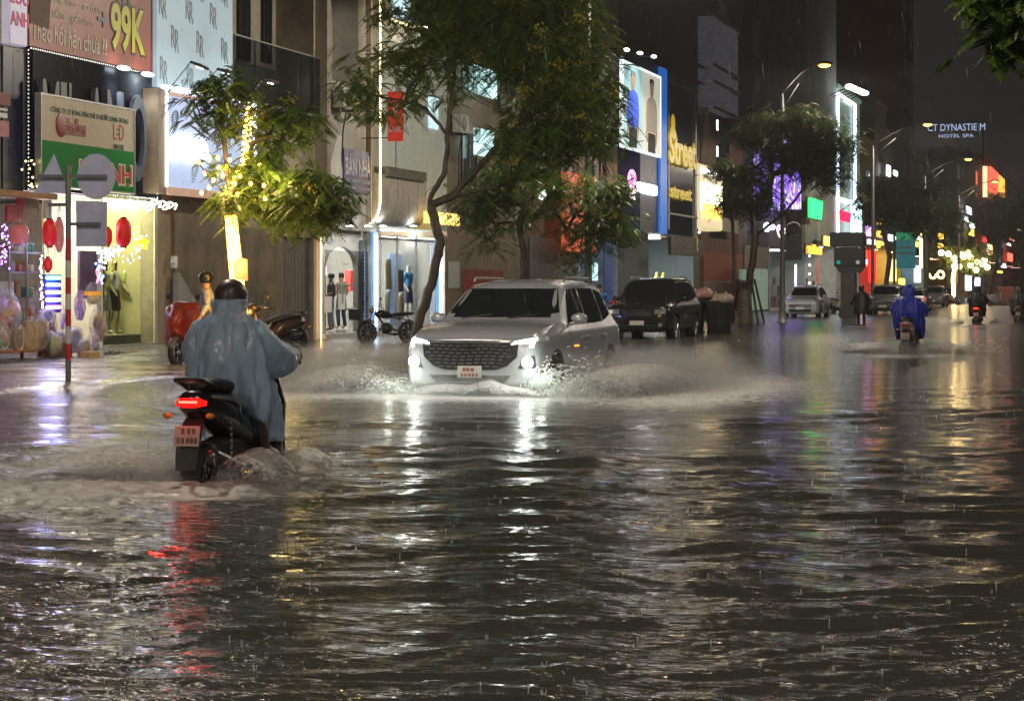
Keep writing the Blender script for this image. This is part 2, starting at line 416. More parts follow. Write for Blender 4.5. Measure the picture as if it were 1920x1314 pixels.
def paving_material():
    m = mat('wet_paving', (.20, .19, .18), .22, var=.25, scale=2.0)
    n = m.node_tree.nodes; l = m.node_tree.links; b = n['Principled BSDF']
    geo = n.new('ShaderNodeNewGeometry')
    br = n.new('ShaderNodeTexBrick'); br.inputs['Scale'].default_value = 1; br.inputs['Mortar Size'].default_value = .012; br.inputs['Brick Width'].default_value = .4; br.inputs['Row Height'].default_value = .4
    br.offset = 0; br.inputs['Color1'].default_value = (1, 1, 1, 1); br.inputs['Color2'].default_value = (.9, .9, .9, 1); br.inputs['Mortar'].default_value = (0, 0, 0, 1)
    l.new(geo.outputs['Position'], br.inputs['Vector'])
    t = n.new('ShaderNodeTexNoise'); t.inputs['Scale'].default_value = 6; t.inputs['Detail'].default_value = 5; l.new(geo.outputs['Position'], t.inputs['Vector'])
    b1 = n.new('ShaderNodeBump'); b1.inputs['Distance'].default_value = .003; l.new(br.outputs['Color'], b1.inputs['Height'])
    b2 = n.new('ShaderNodeBump'); b2.inputs['Distance'].default_value = .012; l.new(t.outputs[0], b2.inputs['Height']); l.new(b1.outputs[0], b2.inputs['Normal'])
    l.new(b2.outputs[0], b.inputs['Normal'])
    t2 = n.new('ShaderNodeTexNoise'); t2.inputs['Scale'].default_value = .8; t2.inputs['Detail'].default_value = 4; l.new(geo.outputs['Position'], t2.inputs['Vector'])
    mr = n.new('ShaderNodeMapRange'); mr.inputs[1].default_value = .35; mr.inputs[2].default_value = .65; mr.inputs[3].default_value = .06; mr.inputs[4].default_value = .38
    l.new(t2.outputs[0], mr.inputs[0]); l.new(mr.outputs[0], b.inputs['Roughness'])
    return m
def pave():
    ts = np.concatenate([np.arange(10, 75, .5), np.arange(75, 620, 6.0)]); ds = np.concatenate([[13.7, 14.1], np.arange(14.35, 21.6, .45)])
    T, Dd = np.meshgrid(ts, ds, indexing='ij')
    # dry-ish near the toy shop, dipping under the water further along
    rise = np.clip((50.5 - T) / 7.0, 0, 1)
    Z = -.05 + rise * (.075 + .05 * (Dd - 14.3) / 7) + .02 * (hash_noise(T * .7, Dd * .7, 61) - .5) + .012 * (Dd - 14) / 7
    Z = Z - np.clip((14.35 - Dd) / .65, 0, 1) * .16
    nr, nc = T.shape; idx = np.arange(nr * nc).reshape(nr, nc)
    Q = np.stack([idx[:-1, :-1], idx[:-1, 1:], idx[1:, 1:], idx[1:, :-1]], -1).reshape(-1, 4)
    o = raw_mesh('pavement', np.stack([T, Dd, Z], -1).reshape(-1, 3), Q[:, ::-1], paving_material(), smooth=True)
    tag(o, 'wet tiled pavement in front of the shops', kind='structure')
    k = MB()
    for i in range(0, 70): k.box(10 + i, 10.985 + i, 13.5, 13.7, -.22, -.12 if i < 32 else -.14)
    tag(k.build('kerb', mat('kerb_stone', (.3, .3, .29), .4, bump=.3)), 'stone kerb edging the pavement', kind='structure')
pave()

# ----------------------------------------------------------------- street lamps
M_POLE = mat('galvanised_pole', (.16, .16, .16), .5, metal=.3, var=.15, scale=3)
LAMPC = (1.0, .88, .71)
def street_lamp(t, d, label, seen=True, arm=2.0, watt=1900, h=10.3, lit=1.0):
    o = thing('street_lamp', label, 'street lamp', (t, d, -.05), group='street lamps along the kerb')
    m = MB(); m.lathe((t, d, -.05), [(.32, 0), (.32, .06), (.2, .1), (.17, .45), (.12, .55), (.105, 2), (.075, h - 1.2), (.05, h - .9)], 12); m.build('pole', M_POLE, o, True)
    m = MB(); pts = []
    for i in range(7):
        a = i / 6; pts.append((t, d - arm * a, h - .9 - .05 + 1.15 * math.sin(a * PI / 2)))
    m.tube(pts, [.035] * 7, 7)
    m.tube([(t, d, h - 1.6), (t, d - arm * .45, h - .55)], .02, 6); m.build('arm', M_POLE, o, True)
    e = (t, d - arm, h + .22)
    m = MB(); rg = []
    for s_, w_, hh in ((0, .05, .04), (.12, .12, .09), (.4, .16, .1), (.65, .13, .07), (.75, .04, .03)):
        rg.append([(e[0] + w_ * math.cos(b), e[1] + .15 - s_, e[2] + hh * math.sin(b) + .03) for b in np.linspace(0, 2 * PI, 13)[:-1]])
    m.loft(rg); m.build('lamp_head', mat('lamp_housing', (.3, .3, .3), .5), o, True)
    m = MB(); m.ell((e[0], e[1] - .22, e[2] - .06), .14, .24, .09); m.build('lamp_glass', emi('sodium_glass', (1, .38, .05), 20 * lit), o, True)
    point(o, (e[0], e[1] - .22, e[2] - .32), watt * 1.0, LAMPC, .22, R(176), (0, 0, -1), name='sodium_light')
    return o
SP = 33.2
T0 = tp(1467, 13.3)
labs = {0: 'tall grey lamp post with a banner beside the parked white SUV', -1: 'grey lamp post rising out of the big tree crown behind the white SUV', 1: 'second lit street lamp, beyond the shop tower edged with lights',
        2: 'far lit street lamp in front of the orange lit sign', -2: 'street lamp above the phone-shop side of the road nearest the rider', 3: 'farthest tiny street lamp at the end of the street'}
labs[-2] = 'nearest kerb lamp, standing ahead of the rider in the poncho'
labs[-3] = 'kerb lamp standing behind the place the photo was taken from'
for k in (-3, -2, -1, 0, 1, 2, 3): street_lamp(T0 + SP * k, 13.3, labs[k], arm=(1.5 if k == 0 else 2.8) if k >= 0 else 2.0)
# unseen lamps added on the near kerb to fill the camera side with light
for k, lb in ((-3, 'unseen lamp added on the near kerb just behind the photographer'), (-2, 'unseen lamp added on the near kerb beside the photographer'), (-1, 'unseen lamp added on the near kerb opposite the big tree')):
    o = street_lamp(T0 + SP * (k + .45), -3.5, lb, arm=-2.4, watt=1500)
# banner hung on lamp post 1467
tb = T0
bn = thing('banner', 'grey vertical banner hung from the lamp post by the parked SUV', 'banner', (tb + .1, 13.28, 1.9))
m = MB(); D_ = Dat(1472, 13.3); x0 = 13.3 - .12; wd = .68
z1 = zp(1472, 13.3, 395); z0 = zp(1472, 13.3, 488)
m.box(tb - .01, tb + .01, x0 - wd, x0, z0, z1); m.build('cloth', mat('banner_grey', (.10, .10, .115), .5, var=.2), bn)
m = MB(); m.tube([(tb, 13.3, z1 + .02), (tb, x0 - wd, z1 + .02)], .015, 6); m.tube([(tb, 13.3, z0 - .02), (tb, x0 - wd, z0 - .02)], .015, 6); m.build('rod', M_POLE, bn)
m = MB()
cz = z1 - .72
ring = [(tb - .016, x0 - wd / 2 + .27 * math.cos(a), cz + .2 * math.sin(a)) for a in np.linspace(0, PI, 14)]
m.tube(ring, .03, 5); m.build('emblem', mat('banner_print', (.4, .38, .4), .6), bn)
text_mesh('ĐỘNG NAM', .1, mat('banner_print'), 'lettering', bn, (tb - .015, x0 - wd / 2, cz - .33), width=.5, facing='-x')
text_mesh('SÔ 52', .1, mat('banner_print'), 'lettering', bn, (tb - .015, x0 - wd / 2, cz - .47), width=.3, facing='-x')
# ================================================================= FIGURES
RADII = dict(pelvis=.125, waist=.115, chest=.14, neck=.055, head=.085, crown=.075, sh=.062, el=.043, wr=.029, hand=.036, hip=.085, kn=.056, an=.038, toe=.033)
EDG = [('pelvis', 'waist'), ('waist', 'chest'), ('chest', 'neck'), ('neck', 'head'), ('head', 'crown')]
for s_ in 'LR': EDG += [('chest', 'sh' + s_), ('sh' + s_, 'el' + s_), ('el' + s_, 'wr' + s_), ('wr' + s_, 'hand' + s_), ('pelvis', 'hip' + s_), ('hip' + s_, 'kn' + s_), ('kn' + s_, 'an' + s_), ('an' + s_, 'toe' + s_)]
def stand(h=1.7, arms=.25, step=0.0, bend=.15):
    k = h / 1.7
    P = dict(pelvis=(0, 0, .93), waist=(0, 0, 1.08), chest=(0, 0, 1.30), neck=(.0, 0, 1.47), head=(.02, 0, 1.58), crown=(.01, 0, 1.64))
    for s_, q in (('L', 1), ('R', -1)):
        P['sh' + s_] = (0, .19 * q, 1.40); P['el' + s_] = (-.02, (.21 + arms * .25) * q, 1.13); P['wr' + s_] = (.08 + bend * .5, (.21 + arms * .4) * q, .90 + bend * .2); P['hand' + s_] = (.12 + bend * .6, (.21 + arms * .4) * q, .83 + bend * .2)
        P['hip' + s_] = (0, .09 * q, .90); P['kn' + s_] = (.03 + step * q * .5, .10 * q, .50); P['an' + s_] = (-.02 + step * q, .10 * q, .09); P['toe' + s_] = (.12 + step * q, .12 * q, .035)
    return {a: Vector(b) * k for a, b in P.items()}
def skinmesh(name, P, keys, mat_, parent, radd=0.0, rmul=1.0, ends=None, sub=1, rover=None):
    E = [(a, b) for a, b in EDG if a in keys and b in keys]
    names = []
    for e in E:
        for q in e:
            if q not in names: names.append(q)
    root = 'pelvis' if 'pelvis' in names else names[0]
    V = []; ed = []; rr = []
    idx = {}
    for q in names:
        idx[q] = len(V); V.append(P[q]); b = q[:-1] if q[-1] in 'LR' else q
        r = (rover or {}).get(q, (rover or {}).get(b, RADII[b])) * rmul + radd; rr.append(r)
    for a, b in E:
        # a midpoint keeps the taper
        mid = (P[a] + P[b]) / 2
        if (P[a] - P[b]).length > .18:
            V.append(mid); rr.append((rr[idx[a]] + rr[idx[b]]) / 2 * 1.02); k = len(V) - 1; ed += [(idx[a], k), (k, idx[b])]
        else: ed.append((idx[a], idx[b]))
    me = bpy.data.meshes.new(name); me.from_pydata(V, ed, []); o = bpy.data.objects.new(name, me); COL.objects.link(o)
    if parent: o.parent = parent
    m = o.modifiers.new('skin', 'SKIN'); m.use_smooth_shade = True; m.branch_smoothing = .6
    for i, sv in enumerate(me.skin_vertices[0].data): sv.radius = (rr[i], rr[i]); sv.use_root = (i == idx[root])
    s = o.modifiers.new('sub', 'SUBSURF'); s.levels = s.render_levels = sub
    me.materials.append(mat_); return o
TORSO = ['waist', 'chest', 'shL', 'shR']
def face(parent, P, skin, look=Vector((1, 0, 0))):
    """nose, eyes, ears and mouth shaped onto the head"""
    h = P['head']; m = MB(); f = look.normalized(); s = Vector((-f.y, f.x, 0)).normalized(); up = f.cross(s) * -1
    up = Vector((0, 0, 1))
    c = h + f * .088
    m.ell(c - up * .005 + f * .012, .012, .012, .024, 8, 6)
    for q in (-1, 1): m.ell(h + s * q * .088, .012, .014, .03, 8, 6)
    m.build('nose_and_ears', skin, parent, True, local=True)
    e = MB()
    for q in (-1, 1): e.ell(c + s * q * .032 + up * .022 - f * .006, .009, .012, .006, 8, 6)
    e.ell(c - up * .045 - f * .004, .006, .022, .006, 8, 4)
    e.build('eyes_and_mouth', mat('dark_feature', (.05, .03, .03), .4), parent, True, local=True)
def person(label, loc, rz, P, skin, top=None, bottom=None, sleeves='long', hair=None, group=None, shoes=None, hat=None, hem=0.0, cat='person', name='person', facel=True):
    o = thing(name, label, cat, loc, rz, group)
    skinmesh('body', P, set(sum(([a, b] for a, b in EDG), [])), skin, o, sub=1)
    if facel: face(o, P, skin, (P['head'] - P['neck']).cross(Vector((0, 1, 0))).cross(Vector((0, 0, 1))).cross(Vector((0, 0, 1))) * 0 + Vector((1, 0, 0)))
    if top:
        k = TORSO + ['elL', 'elR', 'pelvis'] + (['wrL', 'wrR'] if sleeves == 'long' else [])
        skinmesh('shirt', P, k, top, o, radd=.017)
    if bottom:
        k = ['pelvis', 'hipL', 'hipR', 'knL', 'knR'] + (['anL', 'anR'] if sleeves != 'shorts' else [])
        skinmesh('trousers', P, ['pelvis', 'waist'] + k[1:], bottom, o, radd=.018, rover={'waist': .10})
    if shoes:
        m = MB()
        for s_ in 'LR':
            a, t_ = P['an' + s_], P['toe' + s_]
            m.tube([a - (t_ - a) * .5 + Vector((0, 0, -.03)), (a + t_) / 2 + Vector((0, 0, -.02)), t_ + (t_ - a).normalized() * .05], [.042, .048, .03], 8)
        m.build('shoes', shoes, o, True, local=True)
    if hair:
        m = MB(); h = (P['head'] + P['crown']) / 2; m.ell((h.x - .018, h.y, h.z + .022), .103, .094, .095, 14, 9, .04, 3); m.build('hair', hair, o, True, local=True)
    if hat:
        m = MB(); h = P['head']; m.ell((h.x - .005, h.y, h.z + .045), .135, .122, .115, 16, 10); m.build('helmet', hat, o, True, local=True)
    return o
def mannequin(label, loc, rz, skin, top, bottom, arms=.2, step=0.05, h=1.75, group=None, hatm=None, half=False):
    P = stand(h, arms, step, .1)
    o = thing('mannequin', label, 'mannequin', loc, rz, group)
    skinmesh('body', P, set(sum(([a, b] for a, b in EDG), [])), skin, o, sub=1)
    skinmesh('shirt', P, TORSO + ['elL', 'elR', 'pelvis'], top, o, radd=.02)
    skinmesh('shorts', P, ['pelvis', 'waist', 'hipL', 'hipR', 'knL', 'knR'], bottom, o, radd=.022, rover={'waist': .10, 'pelvis': .12})
    m = MB(); m.lathe((0, 0, 0), [(.18, 0), (.18, .012), (.02, .02), (.015, .10)], 14); m.build('stand', mat('chrome', (.7, .7, .7), .12, 1.0, var=0), o, True, local=True)
    return o
# ================================================================= NEAR SHOP FRONTS
FD = 21.0
def fb(m, x0, x1, yt, yb, d, th=.1, ref=None):
    r = x0 if ref is None else ref
    return m.box(tp(x0, d), tp(x1, d), d, d + th, zp(r, d, yb), zp(r, d, yt))
def facade(name, x0, x1, yt, yb, d, mt, parent=None, th=.1, **k):
    m = MB(); fb(m, x0, x1, yt, yb, d, th); return m.build(name, mt, parent, **k)
M_BEIGE = mat('beige_render', (.42, .36, .28), .8, var=.18, scale=1.5, bump=.2, dirt=.35)
M_GREYW = mat('grey_render', (.40, .39, .36), .8, var=.15, scale=1.2, bump=.2, dirt=.5)
M_WHITEW = mat('white_render', (.62, .62, .58), .7, var=.1, scale=1.2, bump=.15, dirt=.35)
M_DKCLAD = mat('black_cladding', (.018, .02, .03), .28, var=.2, scale=2)
M_NAVY = mat('navy_panel', (.02, .026, .07), .35, var=.2)
M_METAL = mat('brushed_metal', (.45, .45, .45), .35, metal=.9, var=.1)
M_BLACK = mat('black_paint', (.015, .015, .016), .35, var=.1)
M_WHITE = mat('white_paint', (.78, .78, .76), .5, var=.05)
M_CHROME = mat('chrome', (.7, .7, .7), .12, 1.0, var=0)
M_GLASS = glassy('shop_glass')
def stone_mat():
    m = mat('brown_stone', (.20, .145, .085), .45, var=.45, scale=1.3, bump=.2, dirt=.5); return m
M_STONE = stone_mat()
M_FLOOR = mat('shop_floor_tile', (.5, .48, .44), .2, var=.06)

def led_dots(name, label, pts, r, mt, cat='string lights', group=None, wire=True):
    o = thing(name, label, cat, tuple(pts[0]), group=group)
    m = MB()
    for p in pts: m.ell(p, r, r, r, 6, 4)
    m.build('bulbs', mt, o, local=False)
    if wire:
        w_ = MB(); w_.tube([pts[0], *pts[1:]], .006, 4); w_.build('wire', M_BLACK, o)
    return o
def line(a, b, n): a, b = Vector(a), Vector(b); return [a + (b - a) * i / (n - 1) for i in range(n)]

# --- building behind the toy shop and the mannequin window --------------------------------
def shell(o, x0, x1, zo, ztop, mt, interior=None, dback=25.0, floorz=.12, d=FD, deep=10, side='lr'):
    a, b = tp(x0, d), tp(x1, d)
    m = MB(); m.box(a, b, d, d + deep, zo, ztop)
    if interior is None:
        m.box(a, b, d, d + deep, -.1, zo); m.build('wall', mt, o)
    else:
        m.build('wall', mt, o)
        m = MB(); m.box(*((a, a + .15) if side == 'l' else (b - .15, b)), d, dback, -.1, zo - .003); m.split('side_wall', interior, o)
        m = MB(); m.box(a + .15, b - .15, dback, dback + .2, -.1, zo - .003); m.build('back_wall', interior, o)
        m = MB(); m.box(a + .15, b - .15, d - .25, dback, -.1, floorz); m.build('floor', M_FLOOR, o)
    return a, b
ZO = zp(52, FD, 357)          # underside of the sign band of the first shop
I_DIM = mat('dim_plaster', (.45, .42, .36), .8, var=.15, dirt=.3)
hA = thing('shop_house', 'house at the frame edge above the stall of plastic-wrapped goods', 'building', (tp(-90, FD), FD, 0))
shell(hA, -170, 45, ZO, 15, mat('pale_green_render', (.42, .46, .42), .8, dirt=.3), I_DIM, side='l')
m = MB(); fb(m, 6, 44, 86, 357, FD - .06, .058); m.build('cladding', M_NAVY, hA)
m = MB()
for k in range(5): m.tube([(tp(2 + k * 4.2, FD - .3), FD - .3, zp(10, FD - .3, 80)), (tp(2 + k * 4.2, FD - .3), FD - .3, 8.3)], .015, 5)
for zz in (6.15, 6.9, 7.7): m.tube([(tp(-60, FD - .3), FD - .3, zz), (tp(19, FD - .3), FD - .3, zz)], .02, 5)
m.build('window_grille', mat('grille_paint', (.5, .55, .5), .5), hA)
m = MB(); fb(m, -60, 108, 349, 361, FD - .35, .33); m.build('lintel', mat('timber_beam', (.35, .17, .06), .6, var=.3, scale=3, stretch=(1, 1, 8)), hA)
s = thing('hanging_sign', 'tall white sign with pink letters reading ANH', 'sign', (tp(20, 20.5), 20.5, zp(20, 20.5, 82)))
z0 = zp(20, 20.5, 82); a, b = tp(20, 20.5), tp(52, 20.5)
m = MB(); m.bbox(a, b, 20.5, 20.72, z0, z0 + 2.6, .02); m.build('panel', mat('sign_lavender', (.72, .68, .85), .5, emit=(.8, .74, 1), es=.18, var=.04), s)
PINK = mat('pink_letters', (.75, .03, .16), .5)
text_mesh('ANH', .3, PINK, 'lettering', s, ((a + b) / 2, 20.49, zp(20, 20.5, 33)), width=.72, height=.28, bold=.02)
text_mesh('LOU', .3, PINK, 'lettering', s, ((a + b) / 2, 20.49, zp(20, 20.5, -8)), width=.72, height=.28, bold=.02)
s = thing('shop_sign', 'small pink and white sign box below the navy panel at the frame edge', 'sign', (tp(-20, 20.4), 20.4, 4.2))
m = MB(); fb(m, -40, 17, 220, 250, 20.4, .3); m.build('lower_panel', mat('dull_pink', (.5, .22, .25), .6), s)
m = MB(); fb(m, -40, 20, 165, 190, 20.4, .3); m.build('upper_panel', mat('dull_maroon', (.25, .10, .10), .6), s)
m = MB(); fb(m, -40, 14, 196, 200, 20.4, .3); fb(m, -40, 14, 205, 214, 20.4, .3); m.build('white_stripe', M_WHITE, s)

hB = thing('shop_house', 'house with the black sign band above the mannequin window', 'building', (tp(45, FD), FD, 0))
shell(hB, 45, 296, ZO, 13, mat('dark_render', (.12, .12, .13), .7), I_DIM, dback=25, side='r')
# ribbed black cladding
m = MB(); a, b = tp(48, FD), tp(292, FD); ztop = zp(48, FD, 108); n = 84
ring0 = []
for i in range(n + 1):
    t_ = a + (b - a) * i / n
    ring0 += [(t_, FD - .12 if i % 2 else FD - .16)]
V = [(t_, d_, z_) for z_ in (ZO + .02, ztop + .55) for (t_, d_) in ring0]; L = len(ring0)
m.add(V, [(i, i + 1, L + i + 1, L + i) for i in range(L - 1)]); m.box(a, b, FD - .115, FD - .003, ZO + .02, ztop + .55)
m.build('ribbed_cladding', M_DKCLAD, hB)
# big grey letters partly hidden by the added sign
GREYL = mat('grey_letters', (.10, .11, .13), .35)
gl = thing('raised_letters', 'big dark grey raised letters on the black band, half hidden by the green sign', 'sign lettering', (tp(80, FD - .3), FD - .3, 4.2))
zt = zp(75, FD - .3, 145)
for ch, cx in (('M', 92), ('I', 118), ('L', 137), ('A', 178), ('N', 213), ('O', 257)):
    hgt = 1.9; zc = zp(cx, FD - .3, 148 + (cx - 75) * .165) - hgt / 2
    wl = (tp(cx + 17, FD - .3) - tp(cx - 17, FD - .3)) * (.45 if ch == 'I' else .9)
    text_mesh(ch, 1, GREYL, 'letter', gl, (tp(cx, FD - .3), FD - .3, zc), width=wl, height=hgt, depth=.05, bold=.01)
# orange promotional banner
bz = zp(55, FD - .2, 86); a, b = tp(55, FD - .2), tp(289, FD - .2); dz = FD - .2
bo = thing('banner', 'large orange sale banner with a yellow 99K price', 'banner', (a, dz, bz))
m = MB(); m.box(a, b, dz, dz + .05, bz, bz + 3.0); m.build('canvas', mat('orange_canvas', (.36, .055, .020), .42, var=.22, scale=1.6, bump=.25, bscale=3), bo)
CREAM = mat('cream_print', (.75, .70, .55), .5, var=.02); YEL = mat('yellow_print', (.72, .66, .02), .45, var=.04); BLK = mat('black_print', (.03, .012, .01), .5)
W = b - a
def ptxt(txt, x, y, hgt, mt_, wid=None, dd=.008, bold=.0, name='lettering', **k):
    return text_mesh(txt, 1, mt_, name, bo, (tp(x, dz), dz - dd, zp(x, dz, y)), width=wid, height=hgt, bold=bold, **k)
ptxt('Thảo hối hận chưa ??', 132, 73, .58, CREAM, (tp(203, dz) - tp(62, dz)), bold=.012)
ptxt('sơ mi - quần short', 138, 34, .32, CREAM, (tp(178, dz) - tp(100, dz)))
ptxt('quần thể thao - áo thun', 132, 4, .32, CREAM, (tp(189, dz) - tp(72, dz)))
ptxt('99K', 240, 57, 1.12, BLK, (tp(275, dz) - tp(206, dz)), .010, .05, 'price_outline')
ptxt('99K', 239.5, 56, 1.02, YEL, (tp(272, dz) - tp(208, dz)), .016, .03, 'price')
m = MB(); cx, cz = tp(190, dz), zp(190, dz, 37)
m.prism([(cx - .2, cz - .04), (cx + .04, cz - .04), (cx + .04, cz - .17), (cx + .24, cz), (cx + .04, cz + .17), (cx + .04, cz + .04), (cx - .2, cz + .04)], dz - .02, dz - .002); m.build('arrow', mat('arrow_black', (.04, .04, .045), .4), bo)
m = MB(); cx, cz = tp(76, dz), zp(76, dz, 20)
m.prism([(cx - .45, cz - .3), (cx + .33, cz - .34), (cx + .4, cz + .3), (cx - .45, cz + .34)], dz - .015, dz - .002); m.build('shopping_bag', mat('bag_brown', (.13, .05, .02), .6, var=.3), bo)
text_mesh('SALE', 1, mat('sale_yellow', (.5, .45, .12), .5), 'bag_lettering', bo, (cx - .02, dz - .02, cz + .42), width=.8, height=.34)
m = MB()
for (dx, dh, w_) in ((-.42, .5, .05), (-.18, .62, .05), (.1, .55, .06)):
    cx = tp(240, dz) + dx; cz = zp(240, dz, 8); m.prism([(cx - .12, cz - .15), (cx - .25 + dx * .1, cz + dh - .1), (cx + .05, cz - .1)], dz - .012, dz - .002)
m.build('burst', BLK, bo)
# LED dot borders
DOT = emi('led_dot_white', (.95, .9, .8), 1.3)
led_dots('led_border', 'row of tiny white bulbs along the bottom edge of the orange banner', line((a, dz - .04, bz - .05), (b + .1, dz - .04, bz - .05), 62), .016, DOT, group='bulb rows edging the black sign band')
led_dots('led_border', 'upright row of tiny bulbs on the outer edge of the black band', line((tp(50, dz), dz - .04, ZO), (tp(50, dz), dz - .04, bz - .1), 36), .014, DOT, group='bulb rows edging the black sign band')
led_dots('led_border', 'upright row of tiny bulbs on the black band beside the white RR panel', line((tp(292, dz), dz - .04, ZO), (tp(292, dz), dz - .04, bz - .1), 36), .014, DOT, group='bulb rows edging the black sign band')
led_dots('led_border', 'bulb row under the black band above the mannequin window', line((tp(200, dz), dz - .04, ZO + .04), (tp(292, dz), dz - .04, ZO + .04), 30), .018, DOT, group='bulb rows edging the black sign band')
# downlights under the banner
for (px_, py_, lb) in ((232, 128, 'white oval wall light under the orange banner, near its middle'), (277, 140, 'white oval wall light under the banner beside the RR panel')):
    o = thing('wall_light', lb, 'wall light', (tp(px_, dz), dz - .2, zp(px_, dz, py_)))
    p = Vector((tp(px_, dz - .25), dz - .25, zp(px_, dz - .25, py_)))
    m = MB(); m.bbox(p.x - .02, p.x + .02, p.y, FD - .15, p.z + .03, p.z + .06, .005); m.build('bracket', M_BLACK, o)
    m = MB(); m.ell(p, .26, .1, .05); m.build('lens', emi('cool_lens', (.75, .9, 1), 9), o, True)
    point(o, p - Vector((0, 0, .1)), 30, (.8, .9, 1), .1, R(120), (0, .1, -1), 'wall_spot')
# beige and green electrical shop sign
sd = FD - .45; a, b = tp(77, sd), tp(251, sd); zb, zt = zp(77, sd, 345), zp(77, sd, 177); zm = zp(77, sd, 262)
sg = thing('shop_sign', 'cream and green signboard with red ANH letters in front of the black band', 'sign', (a, sd, zb))
m = MB(); m.box(a, b, sd, sd + .12, zm + .002, zt); m.build('upper_panel', mat('cream_board', (.55, .46, .30), .35, var=.08), sg)
m = MB(); m.box(a, b, sd, sd + .12, zb, zm); m.build('lower_panel', mat('green_board', (.018, .26, .045), .2, var=.1), sg)
fr = MB(); e = .035
fr.box(a - e, a, sd - .02, sd + .12, zb - e, zt + e); fr.box(b, b + e, sd - .02, sd + .12, zb - e, zt + e); fr.box(a, b, sd - .02, sd + .12, zt, zt + e); fr.box(a, b, sd - .02, sd + .12, zb - e, zb); fr.build('frame', M_METAL, sg)
m = MB(); m.box(a + .4, a + .45, sd + .12, FD - .16, zt - .3, zt - .25); m.box(b - .45, b - .4, sd + .12, FD - .16, zt - .3, zt - .25); m.build('bracket', M_METAL, sg)
DG = mat('dark_green_print', (.03, .08, .05), .5); RED = mat('sign_red', (.55, .03, .02), .35); RDK = mat('logo_red', (.30, .05, .04), .4)
H_ = zt - zb
text_mesh('CÔNG TY CP BÓNG ĐÈN PHÍCH NƯỚC RẠNG ĐÔNG', 1, DG, 'lettering', sg, ((a + b) / 2 + .05, sd - .006, zt - .145 * H_), width=(b - a) * .84, height=.17)
m = MB(); cx = a + (b - a) * .2; cz = zt - .31 * H_; m.ell((cx, sd - .01, cz), .23, .03, .25, 20, 10); m.box(cx + .12, cx + 1.05, sd - .02, sd - .002, cz - .17, cz + .06); m.box(cx + .18, cx + .34, sd - .02, sd - .003, cz + .062, cz + .16); m.box(cx + .6, cx + .72, sd - .02, sd - .003, cz + .062, cz + .18); m.build('emblem', RDK, sg, False)
text_mesh('Rạng Đông', 1, mat('logo_pink', (.45, .16, .13), .5), 'emblem_lettering', sg, (cx + .62, sd - .026, cz - .05), width=.8, height=.17)
cx = a + (b - a) * .82
text_mesh('L D', 1, RED, 'lettering', sg, (cx, sd - .006, cz + .03), width=.5, height=.33)
m = MB(); [m.box(cx - .08, cx + .06, sd - .008, sd - .002, cz - .03 + k * .1, cz + .0 + k * .1) for k in (0, 1)]; m.build('letter_bars', BLK, sg)
text_mesh('ON LUX', 1, DG, 'lettering', sg, (cx, sd - .006, cz - .28), width=.5, height=.11)
text_mesh('LÊ ANH', 1, CREAM, 'letter_outline', sg, (a + (b - a) * .68, sd - .010, zm - .46), width=(b - a) * .6, height=.58, bold=.05)
text_mesh('LÊ ANH', 1, RED, 'shop_name', sg, (a + (b - a) * .68, sd - .018, zm - .46), width=(b - a) * .57, height=.50, bold=.02)
YG = mat('yellowgreen_print', (.35, .5, .15), .5)
text_mesh('ĐÈN - QUẠT ĐIỆN', 1, YG, 'lettering', sg, (a + (b - a) * .72, sd - .006, zm - .98), width=(b - a) * .42, height=.13)
text_mesh('0905', 1, YG, 'lettering', sg, (a + (b - a) * .88, sd - .006, zb + .15), width=(b - a) * .14, height=.1)

# mannequin window
sa, sb = tp(193, FD), tp(322, FD)
M_YW = mat('show_wall', (.62, .58, .15), .55, var=.05)
M_CRW = mat('cream_wall', (.66, .66, .42), .5, var=.05)
m = MB(); m.box(sa, sb - .9, 22.35, 22.45, .1, ZO - .01); m.build('window_backdrop', M_YW, hB)
m = MB(); m.box(sb - .9, sb, 21.35, 22.35, .1, ZO - .01); m.box(sa - .08, sa - .003, FD, 22.35, .1, ZO - .01); m.split('window_cheek', M_CRW, hB)
m = MB(); m.box(sa, sb - .9, FD - .15, 22.35, .12, .16); m.build('window_sill', M_METAL, hB)
m = MB(); m.box(sa, sb - .92, FD + .02, FD + .032, .16, ZO - .1); m.build('pane', M_GLASS, hB)
m = MB(); m.box(sa + .1, sb - 1.1, 21.25, 22.3, .17, .36); m.build('display_plinth', mat('plinth', (.30, .33, .22), .5), hB)
m = MB()
for k in range(4): m.box(sa + .3 + k * .62, sa + .65 + k * .62, 21.2, 22.2, ZO - .08, ZO - .05)
m.build('ceiling_light', emi('shop_tube', (1, .93, .45), 15), hB)
for x_ in (212, 262): point(hB, (tp(x_, 21.5), 21.5, 2.6), 170, (1, .93, .50), .2, name='window_fill')  # unseen fill lights added to brighten the mannequins and backdrop
CHR = mat('chrome_skin', (.72, .70, .62), .15, 1.0, var=0)
cl = {k: mat('cloth_' + k, c, .85, var=.12, bump=.3, bscale=25) for k, c in dict(white=(.75, .76, .72), green=(.42, .50, .18), black=(.02, .02, .025), olive=(.28, .30, .10), yellow=(.6, .6, .18), blue=(.05, .25, .6), grey=(.25, .25, .27), tan=(.45, .36, .25), red=(.6, .03, .02), navy=(.03, .04, .10), denim=(.08, .12, .2)).items()}
